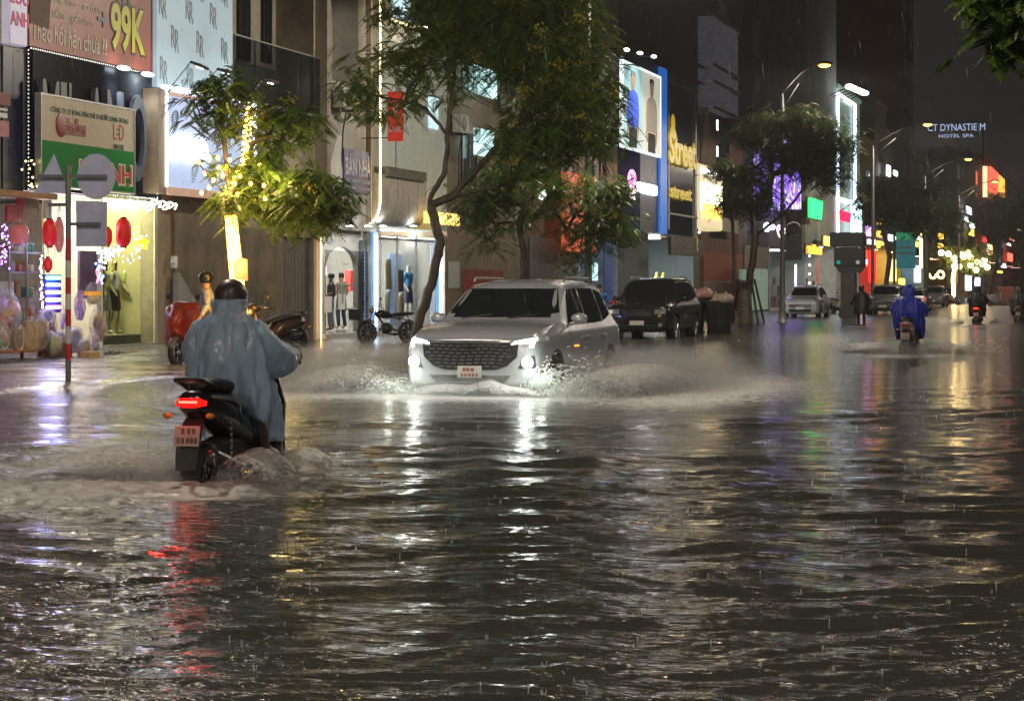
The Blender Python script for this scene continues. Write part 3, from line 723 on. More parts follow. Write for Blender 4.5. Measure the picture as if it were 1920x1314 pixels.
for (px_, t_, b_, a_, lb) in ((196, 'olive', 'grey', .2, 'chrome mannequin in an olive shirt, half hidden beside the window edge'), (214, 'white', 'black', .25, 'chrome mannequin in a white shirt and black shorts'), (238, 'green', 'black', .35, 'chrome mannequin in a pale green shirt in the middle of the lit window'), (262, 'yellow', 'yellow', .3, 'chrome mannequin in olive shirt and yellow shorts, nearest the cream wall')):
    mannequin(lb, (tp(px_, 21.8), 21.8, .36), -PI / 2 - .3 + px_ * .002, CHR, cl[t_ if px_ != 262 else 'olive'], cl[b_], a_, .06, 1.72, 'mannequins in the lit window')
# warm curls of lights hanging from the soffit
CURL = emi('curl_warm', (1, .93, .70), 7)
for i, px_ in enumerate((204, 218, 233, 248, 262, 277, 292, 308, 322)):
    d_ = 20.6; c = Vector((tp(px_, d_), d_, zp(px_, d_, 379 + (i % 3) * 2)))
    o = thing('hanging_light', ['first', 'second', 'third', 'fourth', 'fifth', 'sixth', 'seventh', 'eighth', 'ninth'][i] + ' curled strip light from the signpost along the soffit of the mannequin window', 'lamp', c, group='curled lights above the mannequin window')
    m = MB(); m.tube([c + Vector((.11 * math.cos(q) * (1 - .03 * q), .11 * math.sin(q), .06 * math.sin(q * 1.7) - .012 * q)) for q in np.linspace(0, 6.0 + (i % 2), 18)], .016, 5); m.build('strip', CURL if i % 2 == 0 else emi('curl_cool', (.85, .95, 1), 7), o, True)
    m = MB(); m.tube([c + Vector((0, 0, .05)), c + Vector((0, .0, .22))], .006, 4); m.build('cord', M_BLACK, o)

for x_ in (60, 130): point(hB, (tp(x_, 21.6), 21.6, 2.7), 160, (1, .86, .88), .3, name='stall_lamp')
# --- house with the white RR panel and the light box ---------------------------------------
hC = thing('shop_house', 'stone-fronted house behind the tree wrapped in lights', 'building', (tp(296, FD), FD, 0))
ZC = zp(330, FD, 362)
shell(hC, 297, 437, ZC, 16, mat('tan_render', (.34, .25, .15), .7, dirt=.3))
m = MB(); m.box(tp(322, FD) + .01, tp(437, FD) + .0, FD - .08, FD - .003, -.1, ZC); m.build('stone_cladding', M_STONE, hC)
m = MB(); fb(m, 297, 312, 165, 362, FD - .5, .49); m.build('pilaster', mat('tan_render'), hC)
# pale ramp slab leaning along the wall
m = MB(); a = tp(325, FD - .1); b = tp(402, FD - .1)
m.prism([(a, .02), (b, .02), (b - .3, .35), (a, 1.75)], FD - .25, FD - .09); m.build('stair_cheek', mat('stair_grey', (.30, .28, .27), .6, dirt=.2), hC)
pd = FD - .3; a, b = tp(294, pd), tp(436, pd); z0 = zp(294, pd, 163)
rr = thing('advertising_panel', 'tall white panel printed with rows of grey RR monograms', 'sign', (a, pd, z0))
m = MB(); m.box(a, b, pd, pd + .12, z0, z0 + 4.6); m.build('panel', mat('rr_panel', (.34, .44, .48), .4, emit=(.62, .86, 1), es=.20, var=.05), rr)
GRM = mat('monogram_grey', (.22, .27, .29), .5)
for (px_, py_) in ((305, 10), (355, 20), (400, 31), (328, 74), (375, 84), (421, 96), (307, 132), (357, 146), (400, 158), (328, -30), (375, -20), (421, -10)):
    hgt = .52; c = (tp(px_, pd), pd - .005, zp(px_, pd, py_)); w_ = .20
    text_mesh('R', 1, GRM, 'monogram', rr, (c[0] + .10, c[1], c[2] - .04), width=w_, height=hgt)
    o = text_mesh('R', 1, GRM, 'monogram', rr, (c[0] - .10, c[1], c[2] + .04), width=w_, height=hgt)
ld = FD - .5; a, b = tp(311, ld), tp(476, ld); zt, zb = zp(311, ld, 166), zp(311, ld, 350)
lbx = thing('light_box', 'glowing blue-white light box above the tree wrapped in lights', 'sign', (a, ld, zb))
m = MB(); m.box(a, b, ld + .02, FD - .1, zb, zt); m.build('case', mat('tan_render'), lbx)
m = MB(); m.box(a, b, ld, ld + .017, zb, zt); m.build('face', mat('box_face', (.40, .50, .7), .3, emit=(.55, .66, 1), es=.36, var=.05), lbx)
m = MB(); e = .07; m.box(a - .02, b + .02, ld - .05, ld - .003, zt, zt + e); m.box(a - .03, a, ld - .05, ld + .1, zb, zt + e); m.box(b, b + .06, ld - .05, ld + .1, zb, zt + e); m.build('glowing_edge', emi('edge_white', (.86, .92, 1), 3.5), lbx)
m = MB(); m.box(a, b, ld - .06, ld - .004, zb - .18, zb); m.box(a + .05, b, ld - .03, ld - .004, zt - .14, zt - .06); m.build('trim', mat('warm_trim', (.55, .38, .28), .5, emit=(1, .5, .3), es=.15), lbx)
o = thing('sign_lettering', 'blurred white glowing letters on the blue-white light box', 'sign lettering', (tp(320, ld), ld - .08, zp(320, ld, 275)))
LT = emi('letter_white', (.90, .88, 1), 9)
text_mesh('SARA', 1, LT, 'lettering', o, (tp(353, ld), ld - .08, zp(353, ld, 279)), width=tp(392, ld) - tp(322, ld), height=.42, depth=.03, bold=.05)
# black arm spotlights reaching out over the light box
for i, (x0_, y0_, x1_, y1_, x2_, y2_) in enumerate(((322, 162, 358, 117, 390, 130), (372, 170, 408, 130, 437, 137), (470, 180, 492, 150, 522, 155))):
    o = thing('arm_light', ['black arm spotlight over the light box nearest the orange banner', 'black arm spotlight over the middle of the light box', 'pale arm spotlight in front of the glass balcony'][i], 'wall light', (tp(x0_, ld), ld, zp(x0_, ld, y0_)), group='arm lights above the light box')
    p0 = Vector((tp(x0_, FD - .3), FD - .3, zp(x0_, FD - .3, y0_))); p1 = Vector((tp(x1_, 19.3), 19.3, zp(x1_, 19.3, y1_))); p2 = Vector((tp(x2_, 19.5), 19.5, zp(x2_, 19.5, y2_)))
    m = MB(); m.tube([p0, p1], .018, 6); m.build('arm', M_BLACK, o)
    m = MB(); m.tube([p1, (p1 + p2) / 2, p2], [.03, .05, .035], 6); m.build('lamp_bar', M_BLACK, o)
    m = MB(); q = (p1 + p2) / 2 - Vector((0, 0, .055)); m.ell(q, .2, .03, .012); m.build('lens', emi('cool_lens2', (.8, .93, 1), 8), o)
    point(o, q - Vector((0, 0, .05)), 60, (.78, .9, 1), .08, R(130), (0, 1, -.5), 'arm_spot')
# white junction box on the stone wall
m = MB(); c = (tp(329, FD - .2), FD - .2, zp(329, FD, 492)); m.bbox(c[0] - .05, c[0] + .09, FD - .22, FD - .1, c[2] - .14, c[2] + .14, .015); m.bbox(c[0] - .12, c[0] - .05, FD - .2, FD - .12, c[2] - .03, c[2] + .03, .01)
tag(m.build('junction_box', M_WHITE), 'small white electrical box on the brown stone wall', 'junction box')

# --- house with the glass balcony -----------------------------------------------------------
hD = thing('shop_house', 'beige house with a glass balcony and a grey roller shutter', 'building', (tp(437, FD), FD, 0))
a, b = tp(437, FD), tp(597, FD); zbal = zp(440, FD, 190)
m = MB(); m.box(a, b, FD, FD + 10, 2.75, zbal); m.box(a, b, FD + 1.1, FD + 10, zbal + .003, 16)
m.box(a, tp(527, FD), FD, FD + 10, -.1, 2.747); m.box(tp(588, FD), b, FD, FD + 10, -.1, 2.747); m.box(tp(588, FD), b, FD, FD + 1.097, zbal + .003, 16)
m.build('wall', M_BEIGE, hD)
m = MB(); m.box(a, tp(526, FD), FD - .08, FD - .003, -.1, 2.9); m.build('stone_cladding', M_STONE, hD)
m = MB()
t_ = tp(527, FD)
while t_ < tp(588, FD) - .05: m.box(t_, t_ + .07, FD + .10, FD + .13, -.05, 2.72); m.box(t_ + .07, t_ + .1, FD + .12, FD + .15, -.05, 2.72); t_ += .1
m.build('roller_shutter', mat('shutter_grey', (.17, .15, .14), .5, metal=.3, var=.15, dirt=.3), hD)
for (x0_, x1_) in ((449, 467), (494, 507), (523, 549)):
    m = MB(); dd = FD + 1.04; fb(m, x0_, x1_, -130, 112 + (x0_ - 449) * .1, dd, .055); w_ = m.build('window', mat('dark_pane', (.02, .022, .03), .12, var=.1), hD)
    m = MB(); e = .05; A, B = tp(x0_, dd), tp(x1_, dd); Z0, Z1 = zp(x0_, dd, 112 + (x0_ - 449) * .1), zp(x0_, dd, -130)
    m.box(A - e, A, dd - .03, dd, Z0, Z1); m.box(B, B + e, dd - .03, dd, Z0, Z1); m.box((A + B) / 2 - .02, (A + B) / 2 + .02, dd - .02, dd, Z0, Z1); m.build('frame', M_BLACK, w_)
# glass balustrade
gd = FD - .15; a, b = tp(440, gd), tp(600, gd); zt, zb = zp(440, gd, 66), zp(440, gd, 182)
m = MB(); m.box(a, b, gd, gd + .015, zb, zt); m.build('balustrade_glass', glassy('tinted_glass', (.25, .33, .36), .62, .08), hD)
m = MB(); m.box(a, b, gd - .015, gd + .03, zt, zt + .035); m.box(a, b, gd - .02, gd + .035, zb - .06, zb - .002)
m.build('handrail', M_METAL, hD)
m = MB()
for x_ in (440, 480, 520, 560, 599): m.box(tp(x_, gd), tp(x_, gd) + .03, gd + .018, gd + .05, zb, zt)
m.split('post', M_METAL, hD)
m = MB(); m.box(tp(597, FD) - .25, tp(597, FD) + .03, FD - .35, FD - .003, 2.8, 16); m.build('pilaster', M_BEIGE, hD)

# --- for-sale house --------------------------------------------------------------------------
hE = thing('shop_house', 'grey-beige house carrying the BÁN NHÀ board above the arched shop', 'building', (tp(603, FD), FD, 0))
a, b = tp(599, FD), tp(712, FD); ZE = zp(605, FD, 428)
m = MB(); m.box(a + .03, b, FD, FD + 10, ZE, zp(620, FD, 150)); m.box(a + .03, b, FD + .8, FD + 10, zp(620, FD, 150) + .002, 16); m.box(tp(672, FD), b, FD, FD + .797, zp(620, FD, 150) + .002, 16)
m.build('wall', M_GREYW, hE)
m = MB(); fb(m, 638, 664, -150, 34, FD + .76, .03); w_ = m.build('window', emi('lit_frosted', (.86, .9, .85), .55, .25, 1.0), hE)
m = MB(); m.box(tp(638, FD + .7), tp(664, FD + .7), FD + .72, FD + .755, zp(638, FD + .7, 14), zp(638, FD + .7, 11)); m.box(tp(638, FD + .7) - .04, tp(638, FD + .7), FD + .72, FD + .755, zp(638, FD + .7, 36), 12); m.build('frame', M_BLACK, w_)
m = MB(); dd = FD - .06; A, B = tp(610, dd), tp(643, dd)
m.prism([(A, zp(610, dd, 352)), (B, zp(643, dd, 354)), (B, zp(643, dd, 255)), (tp(632, dd), zp(632, dd, 255))], dd, FD - .003); m.build('white_panel', M_WHITEW, hE)
sd2 = FD - .1; a, b = tp(645, sd2), tp(697, sd2); zt, zb = zp(645, sd2, 278), zp(645, sd2, 358)
s = thing('for_sale_sign', 'dark blue board reading BÁN NHÀ on the grey house', 'sign', (a, sd2, zb))
m = MB(); m.box(a, b, sd2, sd2 + .04, zb, zt); m.build('board', mat('blue_board', (.03, .04, .16), .4, var=.1), s)
LG = mat('pale_print', (.55, .55, .62), .5)
text_mesh('BÁN NHÀ', 1, LG, 'lettering', s, ((a + b) / 2, sd2 - .006, zt - .42), width=(b - a) * .9, height=.62, bold=.015)
text_mesh('DT 5,2M 150,8 M2', 1, LG, 'lettering', s, ((a + b) / 2, sd2 - .006, zb + .50), width=(b - a) * .6, height=.1)
text_mesh('HDT. 0.98.37 0.3865 00', 1, LG, 'lettering', s, ((a + b) / 2, sd2 - .006, zb + .32), width=(b - a) * .9, height=.1)
text_mesh('MTG. MIỄN TIẾP CÒ BĐS', 1, LG, 'lettering', s, ((a + b) / 2, sd2 - .006, zb + .14), width=(b - a) * .9, height=.1)

# --- arched fashion shop on the ground floor of the next two houses ------------------------------
hF = thing('shop_house', 'pale house with a rounded canopy and a tall warm light line', 'building', (tp(712, FD), FD, 0))
a, b = tp(714, FD), tp(838, FD); ZF = zp(714, FD, 424)
M_TEALW = mat('pale_teal_render', (.55, .62, .58), .7, var=.08, dirt=.2)
m = MB(); m.box(a, b, FD, FD + 10, ZF, 16); m.build('wall', M_TEALW, hF)
# rounded canopy
A, B = tp(715, 20.6), tp(803, 20.6)
prof = [(FD - .003, zp(715, 20.6, 322)), (20.65, zp(715, 20.6, 326))]
zc = zp(715, 20.6, 372)
zlow = zp(715, 20.6, 418)
for q in np.linspace(0, PI / 2, 9): prof.append((20.65 + .33 * (1 - math.cos(q)), zc - (zc - zlow) * math.sin(q)))
prof.append((FD - .003, zlow))
m = MB(); m.prism(prof, A, B, 'yz'); m.build('canopy', mat('canopy_concrete', (.45, .42, .36), .7, var=.15, dirt=.55), hF, 'auto')
m = MB(); fb(m, 728, 800, 312, 330, 20.55, .44); m.build('canopy_box', mat('mossy_box', (.12, .12, .09), .8, var=.4), hF)
# warm neon tube
pts = [(A - .03, 20.62, 14)] + [(A - .03, 20.62, zc + .1)] + [(A - .03, 20.62 + .33 * (1 - math.cos(q)), zc - (zc - zlow) * math.sin(q)) for q in np.linspace(0, PI / 2, 8)]
WARM = emi('neon_warm', (1, .72, .32), 6)
m = MB(); m.tube(pts, .028, 6); tag(m.build('neon_line', WARM), 'tall warm neon line curving under the rounded canopy', 'neon light')
# dark reveal behind it
m = MB(); m.box(A - .16, A - .06, 20.86, FD - .003, zlow, 14); m.build('fin', M_BEIGE, hF)
# pale lit upper windows seen between leaves
for (x0_, x1_, yt, yb, mt_) in ((738, 770, -40, 30, 'a'), (735, 790, 45, 75, 'b'), (806, 822, 180, 240, 'a')):
    m = MB(); fb(m, x0_, x1_, yt, yb, FD - .06, .055); m.build('window', emi('teal_lit_' + mt_, (.62, .85, .88) if mt_ == 'a' else (1, .85, .6), .8 if mt_ == 'a' else .5, .3), hF)
m = MB(); m.tube([(tp(735, 20.6), 20.6, zp(735, 20.6, 37)), (tp(770, 20.6), 20.6, zp(770, 20.6, 50)), (tp(800, 20.6), 20.6, zp(800, 20.6, 52))], .03, 6); tag(m.build('neon_line', emi('neon_warm2', (1, .75, .35), 5)), 'short warm neon curve high behind the big tree', 'neon light')
s = thing('hanging_sign', 'red hanging sign with pale letters beside the big tree crown', 'sign', (tp(726, 20.3), 20.3, zp(726, 20.3, 265)))
z0, z1 = zp(741, 20.0, 265), zp(741, 20.0, 172); tq = tp(741, 20.0)
m = MB(); m.box(tq - .03, tq + .03, 19.75, 20.22, z0, z1); m.build('panel', mat('red_panel', (.52, .035, .02), .45, emit=(1, .06, .03), es=.12), s)
text_mesh('GRAND', 1, LG, 'lettering', s, (tq - .036, 19.985, z0 + .34), width=.4, height=.16, facing='-x')
text_mesh('V', 1, LG, 'lettering', s, (tq - .036, 19.985, z0 + .95), width=.3, height=.5, facing='-x')
m = MB(); m.tube([(tq, 20.2, z1 - .1), (tq, FD, z1 - .1)], .02, 6); m.tube([(tq, 20.2, z0 + .1), (tq, FD, z0 + .1)], .02, 6); m.tube([(tq, 19.98, z0), (tq, 19.98, zp(741, 20, 318))], .012, 5); m.build('bracket', M_BLACK, s)

# ground-floor interior shared by the arch and the big window
G = thing('fashion_shop', 'brightly lit fashion shop with an arch and a glass front', 'shop front', (tp(597, FD), FD, 0))
a, b = tp(598, FD), tp(836, FD); zt = min(ZE, ZF) - .003
I_W = mat('shop_white', (.80, .80, .77), .6, var=.03)
m = MB(); m.box(a, a + .12, FD, 25.5, -.1, zt); m.box(b - .12, b, FD, 25.5, -.1, zt); m.split('side_wall', M_GREYW, G)
m = MB(); m.box(a + .12, b - .12, 25.4, 25.6, -.1, zt); m.build('back_wall', I_W, G)
m = MB(); m.box(a + .12, b - .12, FD - .15, 25.4, -.1, .14); m.build('floor', M_FLOOR, G)
# arch screen with niche
xa, xb = tp(608, FD + .3), tp(668, FD + .3)
m = MB(); A, B = tp(605, FD + .1), tp(688, FD + .1); arc = []; acx = (xa + xb) / 2; rad = (xb - xa) / 2
for q in np.linspace(0, PI, 15): arc.append((acx + rad * math.cos(q), 1.95 + .62 * math.sin(q)))
outer = [(B, .14), (B, zt), (A, zt), (A, .14)]
# front of the arch wall as three blocks around the opening
poly = [(xb, .14), (B, .14), (B, zt), (acx, zt)] + [(p[0], p[1]) for p in arc[:8]][::-1] + [(xb, 1.95)]
m.prism([(xb, .14), (B, .14), (B, zt), (acx, zt), (acx, 2.57)] + [(p[0], p[1]) for p in arc[1:7]][::-1] + [(xb, 1.95)], FD + .25, FD + .4)
m.prism([(xa, 1.95)] + [(p[0], p[1]) for p in arc[8:14]][::-1] + [(acx, 2.57), (acx, zt), (A, zt), (A, .14), (xa, .14)], FD + .25, FD + .4)
m.build('arch_wall', I_W, G)
m = MB(); m.box(xb + .03, xb + .25, FD + .05, FD + .2, .14, zt - .25); m.build('door_frame', mat('door_dark', (.10, .11, .12), .3), G)
m = MB(); m.box(xb + .27, tp(698, FD), FD - .05, FD + .2, -.05, zt); m.build('pillar', mat('pillar_grey', (.32, .33, .34), .5), G)
m = MB(); m.box(A, B, FD + .02, FD + .035, .14, 2.45); m.build('door_glass', M_GLASS, G)
m = MB(); m.tube([(tp(633, FD - .06), FD - .06, .95), (tp(633, FD - .06), FD - .06, 1.55)], .018, 6); m.tube([(tp(643, FD - .06), FD - .06, .95), (tp(643, FD - .06), FD - .06, 1.55)], .018, 6); m.build('door_handle', M_METAL, G)
m = MB(); m.tube([(tp(602, FD - .08), FD - .08, .02), (tp(602, FD - .08), FD - .08, 2.75)], .022, 6); tag(m.build('neon_line', emi('neon_warm3', (1, .62, .25), 5)), 'upright warm neon tube at the edge of the arched shop door', 'neon light')
# big window
A, B = tp(713, FD), tp(820, FD)
m = MB(); m.box(A, B, FD + .02, FD + .035, .2, zt - .2); m.build('window_glass', M_GLASS, G)
m = MB()
for x_ in (713, 745, 781, 819): m.box(tp(x_, FD), tp(x_, FD) + .06, FD - .01, FD + .06, .14, zt)
m.box(A, B, FD - .012, FD + .062, .1, .2); m.box(A, B, FD - .012, FD + .062, zt - .2, zt - .12); m.build('window_frame', M_METAL, G)
m = MB(); m.box(A + .3, tp(745, FD + 1), FD + 1.6, FD + 1.64, 1.45, 1.5); m.box(A + .3, tp(745, FD + 1), FD + 1.3, FD + 1.7, .75, .79); m.build('shelf', M_METAL, G)
m = MB(); m.box(tp(758, FD + 1), tp(800, FD + 1), FD + 1.5, FD + 1.55, .2, 2.5); m.build('display_panel', mat('pale_blue_panel', (.40, .55, .85), .6), G)
for i, (x0_, x1_, d_) in enumerate(((612, 660, 22.2), (722, 760, 22.0), (770, 810, 22.0))):
    m = MB(); m.box(tp(x0_, d_), tp(x1_, d_), d_, d_ + .25, zt - .06, zt - .03); m.build('ceiling_light', emi('shop_cool', (.95, 1, .97), 45), G)
point(G, (tp(640, 23.5), 23.5, 2.3), 750, (1, .96, .85), .25, name='shop_ceiling'); point(G, (tp(770, 23), 23, 2.4), 750, (.9, .98, 1), .25, name='shop_ceiling')
m = MB(); m.ell((tp(627, 24), 24.4, 1.95), .25, .1, .35); m.build('wall_lamp', emi('arch_glow', (1, .93, .7), 8), G)
for i, x_ in enumerate((656, 690, 718, 775)):
    m = MB(); c = (tp(x_, 20.7), 20.7, zp(x_, 20.7, 424)); m.ell(c, .2, .1, .02); m.build('soffit_light', emi('soffit', (.95, 1, 1), 14), G)
    point(G, (c[0], c[1], c[2] - .08), 60, (.92, .97, 1), .1, R(140), (0, 0, -1), 'soffit_spot')
# sparkling LED columns
def led_column(x_, lb):
    d_ = FD - .12; A_ = tp(x_, d_); o = thing('led_column', lb, 'LED light', (A_, d_, 0), group='sparkling LED strips on the fashion shop')
    m = MB(); m.box(A_ - .16, A_ + .16, d_, d_ + .1, .1, zt); m.build('backing', mat('led_backing', (.10, .25, .5), .4, emit=(.15, .4, 1), es=.5), o)
    m = MB(); z_ = .3; k = 0
    while z_ < zt - .05:
        for q in (-1, 0, 1): m.ell((A_ + q * .1 + (.05 if k % 2 else 0) - .02, d_ - .015, z_), .022, .012, .022, 5, 3)
        z_ += .055; k += 1
    m.build('diodes', emi('led_ice', (.72, .88, 1), 7), o)
led_column(704, 'sparkling ice-blue LED strip between the arch and the big window'); led_column(826, 'sparkling ice-blue LED strip behind the leaning tree trunk')
# shop contents
SKIN = mat('skin', (.42, .24, .16), .5, var=.06); HAIR = mat('black_hair', (.012, .01, .01), .35, var=.1)
person('customer in a black T-shirt standing inside the arched door', (tp(621, 22.3), 22.3, .14), PI / 2 + .3, stand(1.68, .3, .04, .4), SKIN, cl['black'], cl['grey'], 'short', HAIR)
person('customer in a tan top behind the one in black, inside the arched door', (tp(640, 22.9), 22.9, .14), PI / 2 - .4, stand(1.72, .1, .04, .2), SKIN, cl['tan'], cl['navy'], 'long', HAIR)
m = MB(); c = (tp(657, 23.4), 23.4, .14); m.box(c[0] - .25, c[0] + .25, 23.3, 23.5, 1.3, 1.95); tag(m.build('poster', cl['red'], bevel=.01), 'red poster panel hanging inside the arched shop', 'poster')
for i, (x_, z_, lb) in enumerate(((616, .95, 'white paper notice on the door glass, nearest the neon tube'), (641, 1.02, 'white paper notice on the door glass, nearest the dark frame'))):
    m = MB(); A_ = tp(x_, FD - .02); m.box(A_ - .28, A_ + .26, FD - .02, FD - .005, z_ - .22, z_ + .22); pn = m.build('paper_notice', M_WHITE); tag(pn, lb, 'notice')
m = MB(); A_ = tp(640, FD + .1); m.lathe((A_, FD - .3, .5), [(.17, 0), (.2, .3), (.18, .32)], 8); tag(m.build('black_bag', M_BLACK), 'black bag standing at the arched shop door', 'bag')
mannequin('white mannequin in a sky blue shirt inside the big shop window', (tp(765, 21.7), 21.7, .35), -PI / 2 - .2, M_WHITE, cl['blue'], cl['navy'], .1, .03, 1.85)
def hung(x_, d_, z_, h_, w_, mt_, lb):
    m = MB(); A_ = tp(x_, d_)
    rg = []
    for k in range(9):
        f = k / 8; ww = w_ * (.35 + .65 * min(1, f * 4)) * (1 - .1 * f); zz = z_ - h_ * f
        rg.append([(A_ + ww * math.cos(q) * .5, d_ + .07 * math.sin(q) * (1 + .3 * math.sin(3 * q + f * 4)), zz) for q in np.linspace(0, 2 * PI, 17)[:-1]])
    m.loft(rg); tag(m.build('hanging_garment', mt_, smooth=True), lb, 'garment')
hung(728, 21.8, 2.3, .95, .5, cl['tan'], 'beige coat hanging in the big shop window'); hung(726, 21.7, 1.3, .85, .4, cl['white'], 'white dress hanging low in the big shop window')
hung(752, 21.6, 1.25, .8, .45, cl['tan'], 'tan garment hanging under the dark poster'); hung(803, 21.9, 2.35, .6, .3, cl['tan'], 'brown garment hanging high by the second LED strip')
m = MB(); A_ = tp(750, 21.25); m.box(A_ - .22, A_ + .22, 21.2, 21.23, 1.3, 1.95); tag(m.build('poster', mat('dark_poster', (.05, .04, .05), .4)), 'dark poster on the big shop window beside the blue shirt', 'poster')
# ================================================================= MIDDLE AND FAR SHOP FRONTS
q4 = random.Random(5)
TRIMG = mat('grille_dark', (.05, .05, .05), .5)
def house(label, x0, x1, ztop, wallmt, zo=3.4, inner=None, d=FD, base=None, windows=None, win_mt=None, awning=None, shutter=None, xr=None, floors=3.3, depth=10, goods=0):
    """a shop house: solid upper storeys, a recessed lit or shuttered shop below, rows of windows"""
    o = thing('shop_house', label, 'building', (tp(x0, d), d, 0))
    a, b = tp(x0, d) + .03, tp(x1, d) - .03
    m = MB(); m.box(a, b, d, d + depth, zo, ztop)
    if inner is None: m.box(a, b, d, d + depth, -.1, zo)
    m.build('wall', wallmt, o)
    m = MB(); m.box(a - .02, b + .02, d - .15, d + .3, ztop, ztop + .35); m.build('parapet', wallmt, o)
    if inner:
        col, es = inner
        iw = mat('inner_%s' % '_'.join('%02d' % int(c * 50) for c in col), col, .7, var=.15, scale=2)
        m = MB(); m.box(a, a + .2, d, d + 3.5, -.1, zo - .003); m.box(b - .2, b, d, d + 3.5, -.1, zo - .003); m.split('side_wall', iw, o)
        m = MB(); m.box(a + .2, b - .2, d + 3.3, d + 3.5, -.1, zo - .003); m.build('back_wall', iw, o)
        m = MB(); m.box(a + .2, b - .2, d - .1, d + 3.3, -.1, .13); m.build('floor', M_FLOOR, o)
        m = MB(); w_ = (b - a)
        for f in (.2, .5, .8): m.box(a + w_ * f - .25, a + w_ * f + .25, d + .6, d + 2.6, zo - .09, zo - .05)
        m.build('ceiling_light', emi('inner_light_%.1f_%s' % (es, '_'.join('%02d' % int(c * 50) for c in col)), tuple(min(1, c * 1.25) for c in col), es), o)
        if goods:
            m = MB()
            for g in range(goods):
                t_ = a + .5 + (w_ - 1) * (g + .5) / goods; m.box(t_ - .3, t_ + .3, d + 1.2, d + 1.6, .13, q4.uniform(.8, 1.6)); m.box(t_ - .04, t_ + .04, d + 1.3, d + 1.5, 1.6, q4.uniform(1.8, 2.4))
            m.build('display_shelf', mat('goods_mix', (.2, .16, .15), .6, var=.6, scale=4), o)
    if shutter:
        m = MB(); t_ = a + .4
        while t_ < b - .4: m.box(t_, t_ + .09, d - .06, d - .01, .05, zo - .3); t_ += .13
        m.build('roller_shutter', shutter, o)
    if windows:
        n, h_, w_ = windows; z_ = zo + 1.2; k = 0; fm = M_BLACK
        wmt = win_mt or mat('night_pane', (.02, .022, .028), .1, var=.3)
        while z_ + h_ < ztop - .3:
            for i in range(n):
                c = a + (b - a) * (i + .5) / n
                m = MB(); m.box(c - w_ / 2, c + w_ / 2, d - .03, d - .004, z_, z_ + h_); p = m.build('window', wmt, o)
                if k < 2:
                    m = MB(); e = .06
                    m.box(c - w_ / 2 - e, c - w_ / 2, d - .06, d - .004, z_ - e, z_ + h_ + e); m.box(c + w_ / 2, c + w_ / 2 + e, d - .06, d - .004, z_ - e, z_ + h_ + e); m.box(c - w_ / 2, c + w_ / 2, d - .06, d - .004, z_ - e, z_); m.box(c - w_ / 2, c + w_ / 2, d - .06, d - .004, z_ + h_, z_ + h_ + e); m.box(c - .03, c + .03, d - .05, d - .031, z_, z_ + h_)
                    m.build('frame', fm, p)
            z_ += floors; k += 1
    if awning:
        m = MB(); m.add([(a, d, zo + .2), (b, d, zo + .2), (b, d - 1.3, zo - .25), (a, d - 1.3, zo - .25), (a, d, zo + .14), (b, d, zo + .14), (b, d - 1.3, zo - .31), (a, d - 1.3, zo - .31)], [(0, 1, 2, 3), (7, 6, 5, 4), (3, 2, 6, 7), (0, 3, 7, 4), (1, 5, 6, 2)]); m.build('awning', awning, o)
    return o
C = lambda n, c, **k: mat(n, c, k.pop('rough', .75), var=.2, scale=.8, dirt=.3, **k)
W_BR = C('red_brown_render', (.12, .055, .035)); W_DK = C('dark_brown_render', (.07, .05, .04)); W_TN = C('dull_tan_render', (.20, .14, .09)); W_GR = C('dark_grey_render', (.10, .10, .10)); W_CH = C('charcoal_render', (.04, .04, .045)); W_OL = C('olive_render', (.14, .13, .09))
SH_G = mat('far_shutter', (.12, .12, .11), .5, var=.15); SH_R = mat('red_shutter', (.22, .03, .025), .5, var=.2)
hG = house('dull grey-brown house behind the white SUV with red folding gates', 838, 985, 14.5, W_TN, 3.6, None, windows=(2, 1.8, 1.6))
# red scissor gate and dark wall at pavement level
m = MB(); d_ = FD - .05; t0, t1 = tp(868, d_), tp(945, d_); z0, z1 = 0.2, zp(868, d_, 505)
m.box(t0, t1, d_, d_ + .03, .05, z0); k = 0; t_ = t0
while t_ < t1 - .3:
    m.tube([(t_, d_, z0), (t_ + .35, d_, z1)], .02, 4); m.tube([(t_ + .35, d_, z0), (t_, d_, z1)], .02, 4); t_ += .3
m.build('folding_gate', mat('gate_red', (.40, .05, .04), .5), hG)
m = MB(); fb(m, 842, 862, 490, 540, FD - .04, .03); m.build('meter_box', mat('meter_grey', (.4, .42, .4), .6), hG)
hH = house('tall dark red-brown house behind the lamp post and tree crown', 985, 1085, 19, W_BR, 3.6, None, windows=(2, 2.2, 2.0), win_mt=mat('maroon_pane', (.05, .012, .01), .3), shutter=SH_G)
hI = house('brown house with a lit recessed shop left of the billboard building', 1085, 1158, 21, C('mid_brown_render', (.17, .11, .065)), 3.5, ((.25, .32, .42), 2.0), windows=(1, 2.4, 2.2), win_mt=mat('maroon_pane'))
m = MB(); fb(m, 1133, 1150, 455, 620, FD - .25, .05); m.build('blue_door', mat('blue_door', (.03, .09, .35), .5), hI)
s = thing('shop_sign', 'orange-red sign half hidden by leaves beside the lamp post', 'sign', (tp(1062, 20.3), 20.3, zp(1062, 20.3, 465)))
m = MB(); m.box(tp(1062, 20.3), tp(1118, 20.3), 20.3, 20.5, zp(1062, 20.3, 470), zp(1062, 20.3, 322)); m.build('panel', mat('orange_sign', (.5, .09, .04), .5, emit=(1, .16, .06), es=.30, var=.35, scale=1.2), s)
text_mesh('HOTPOT', 1, mat('orange_dark', (.25, .03, .01), .5), 'lettering', s, (tp(1092, 20.3), 20.29, zp(1092, 20.3, 395)), width=3.2, height=.7) if False else None
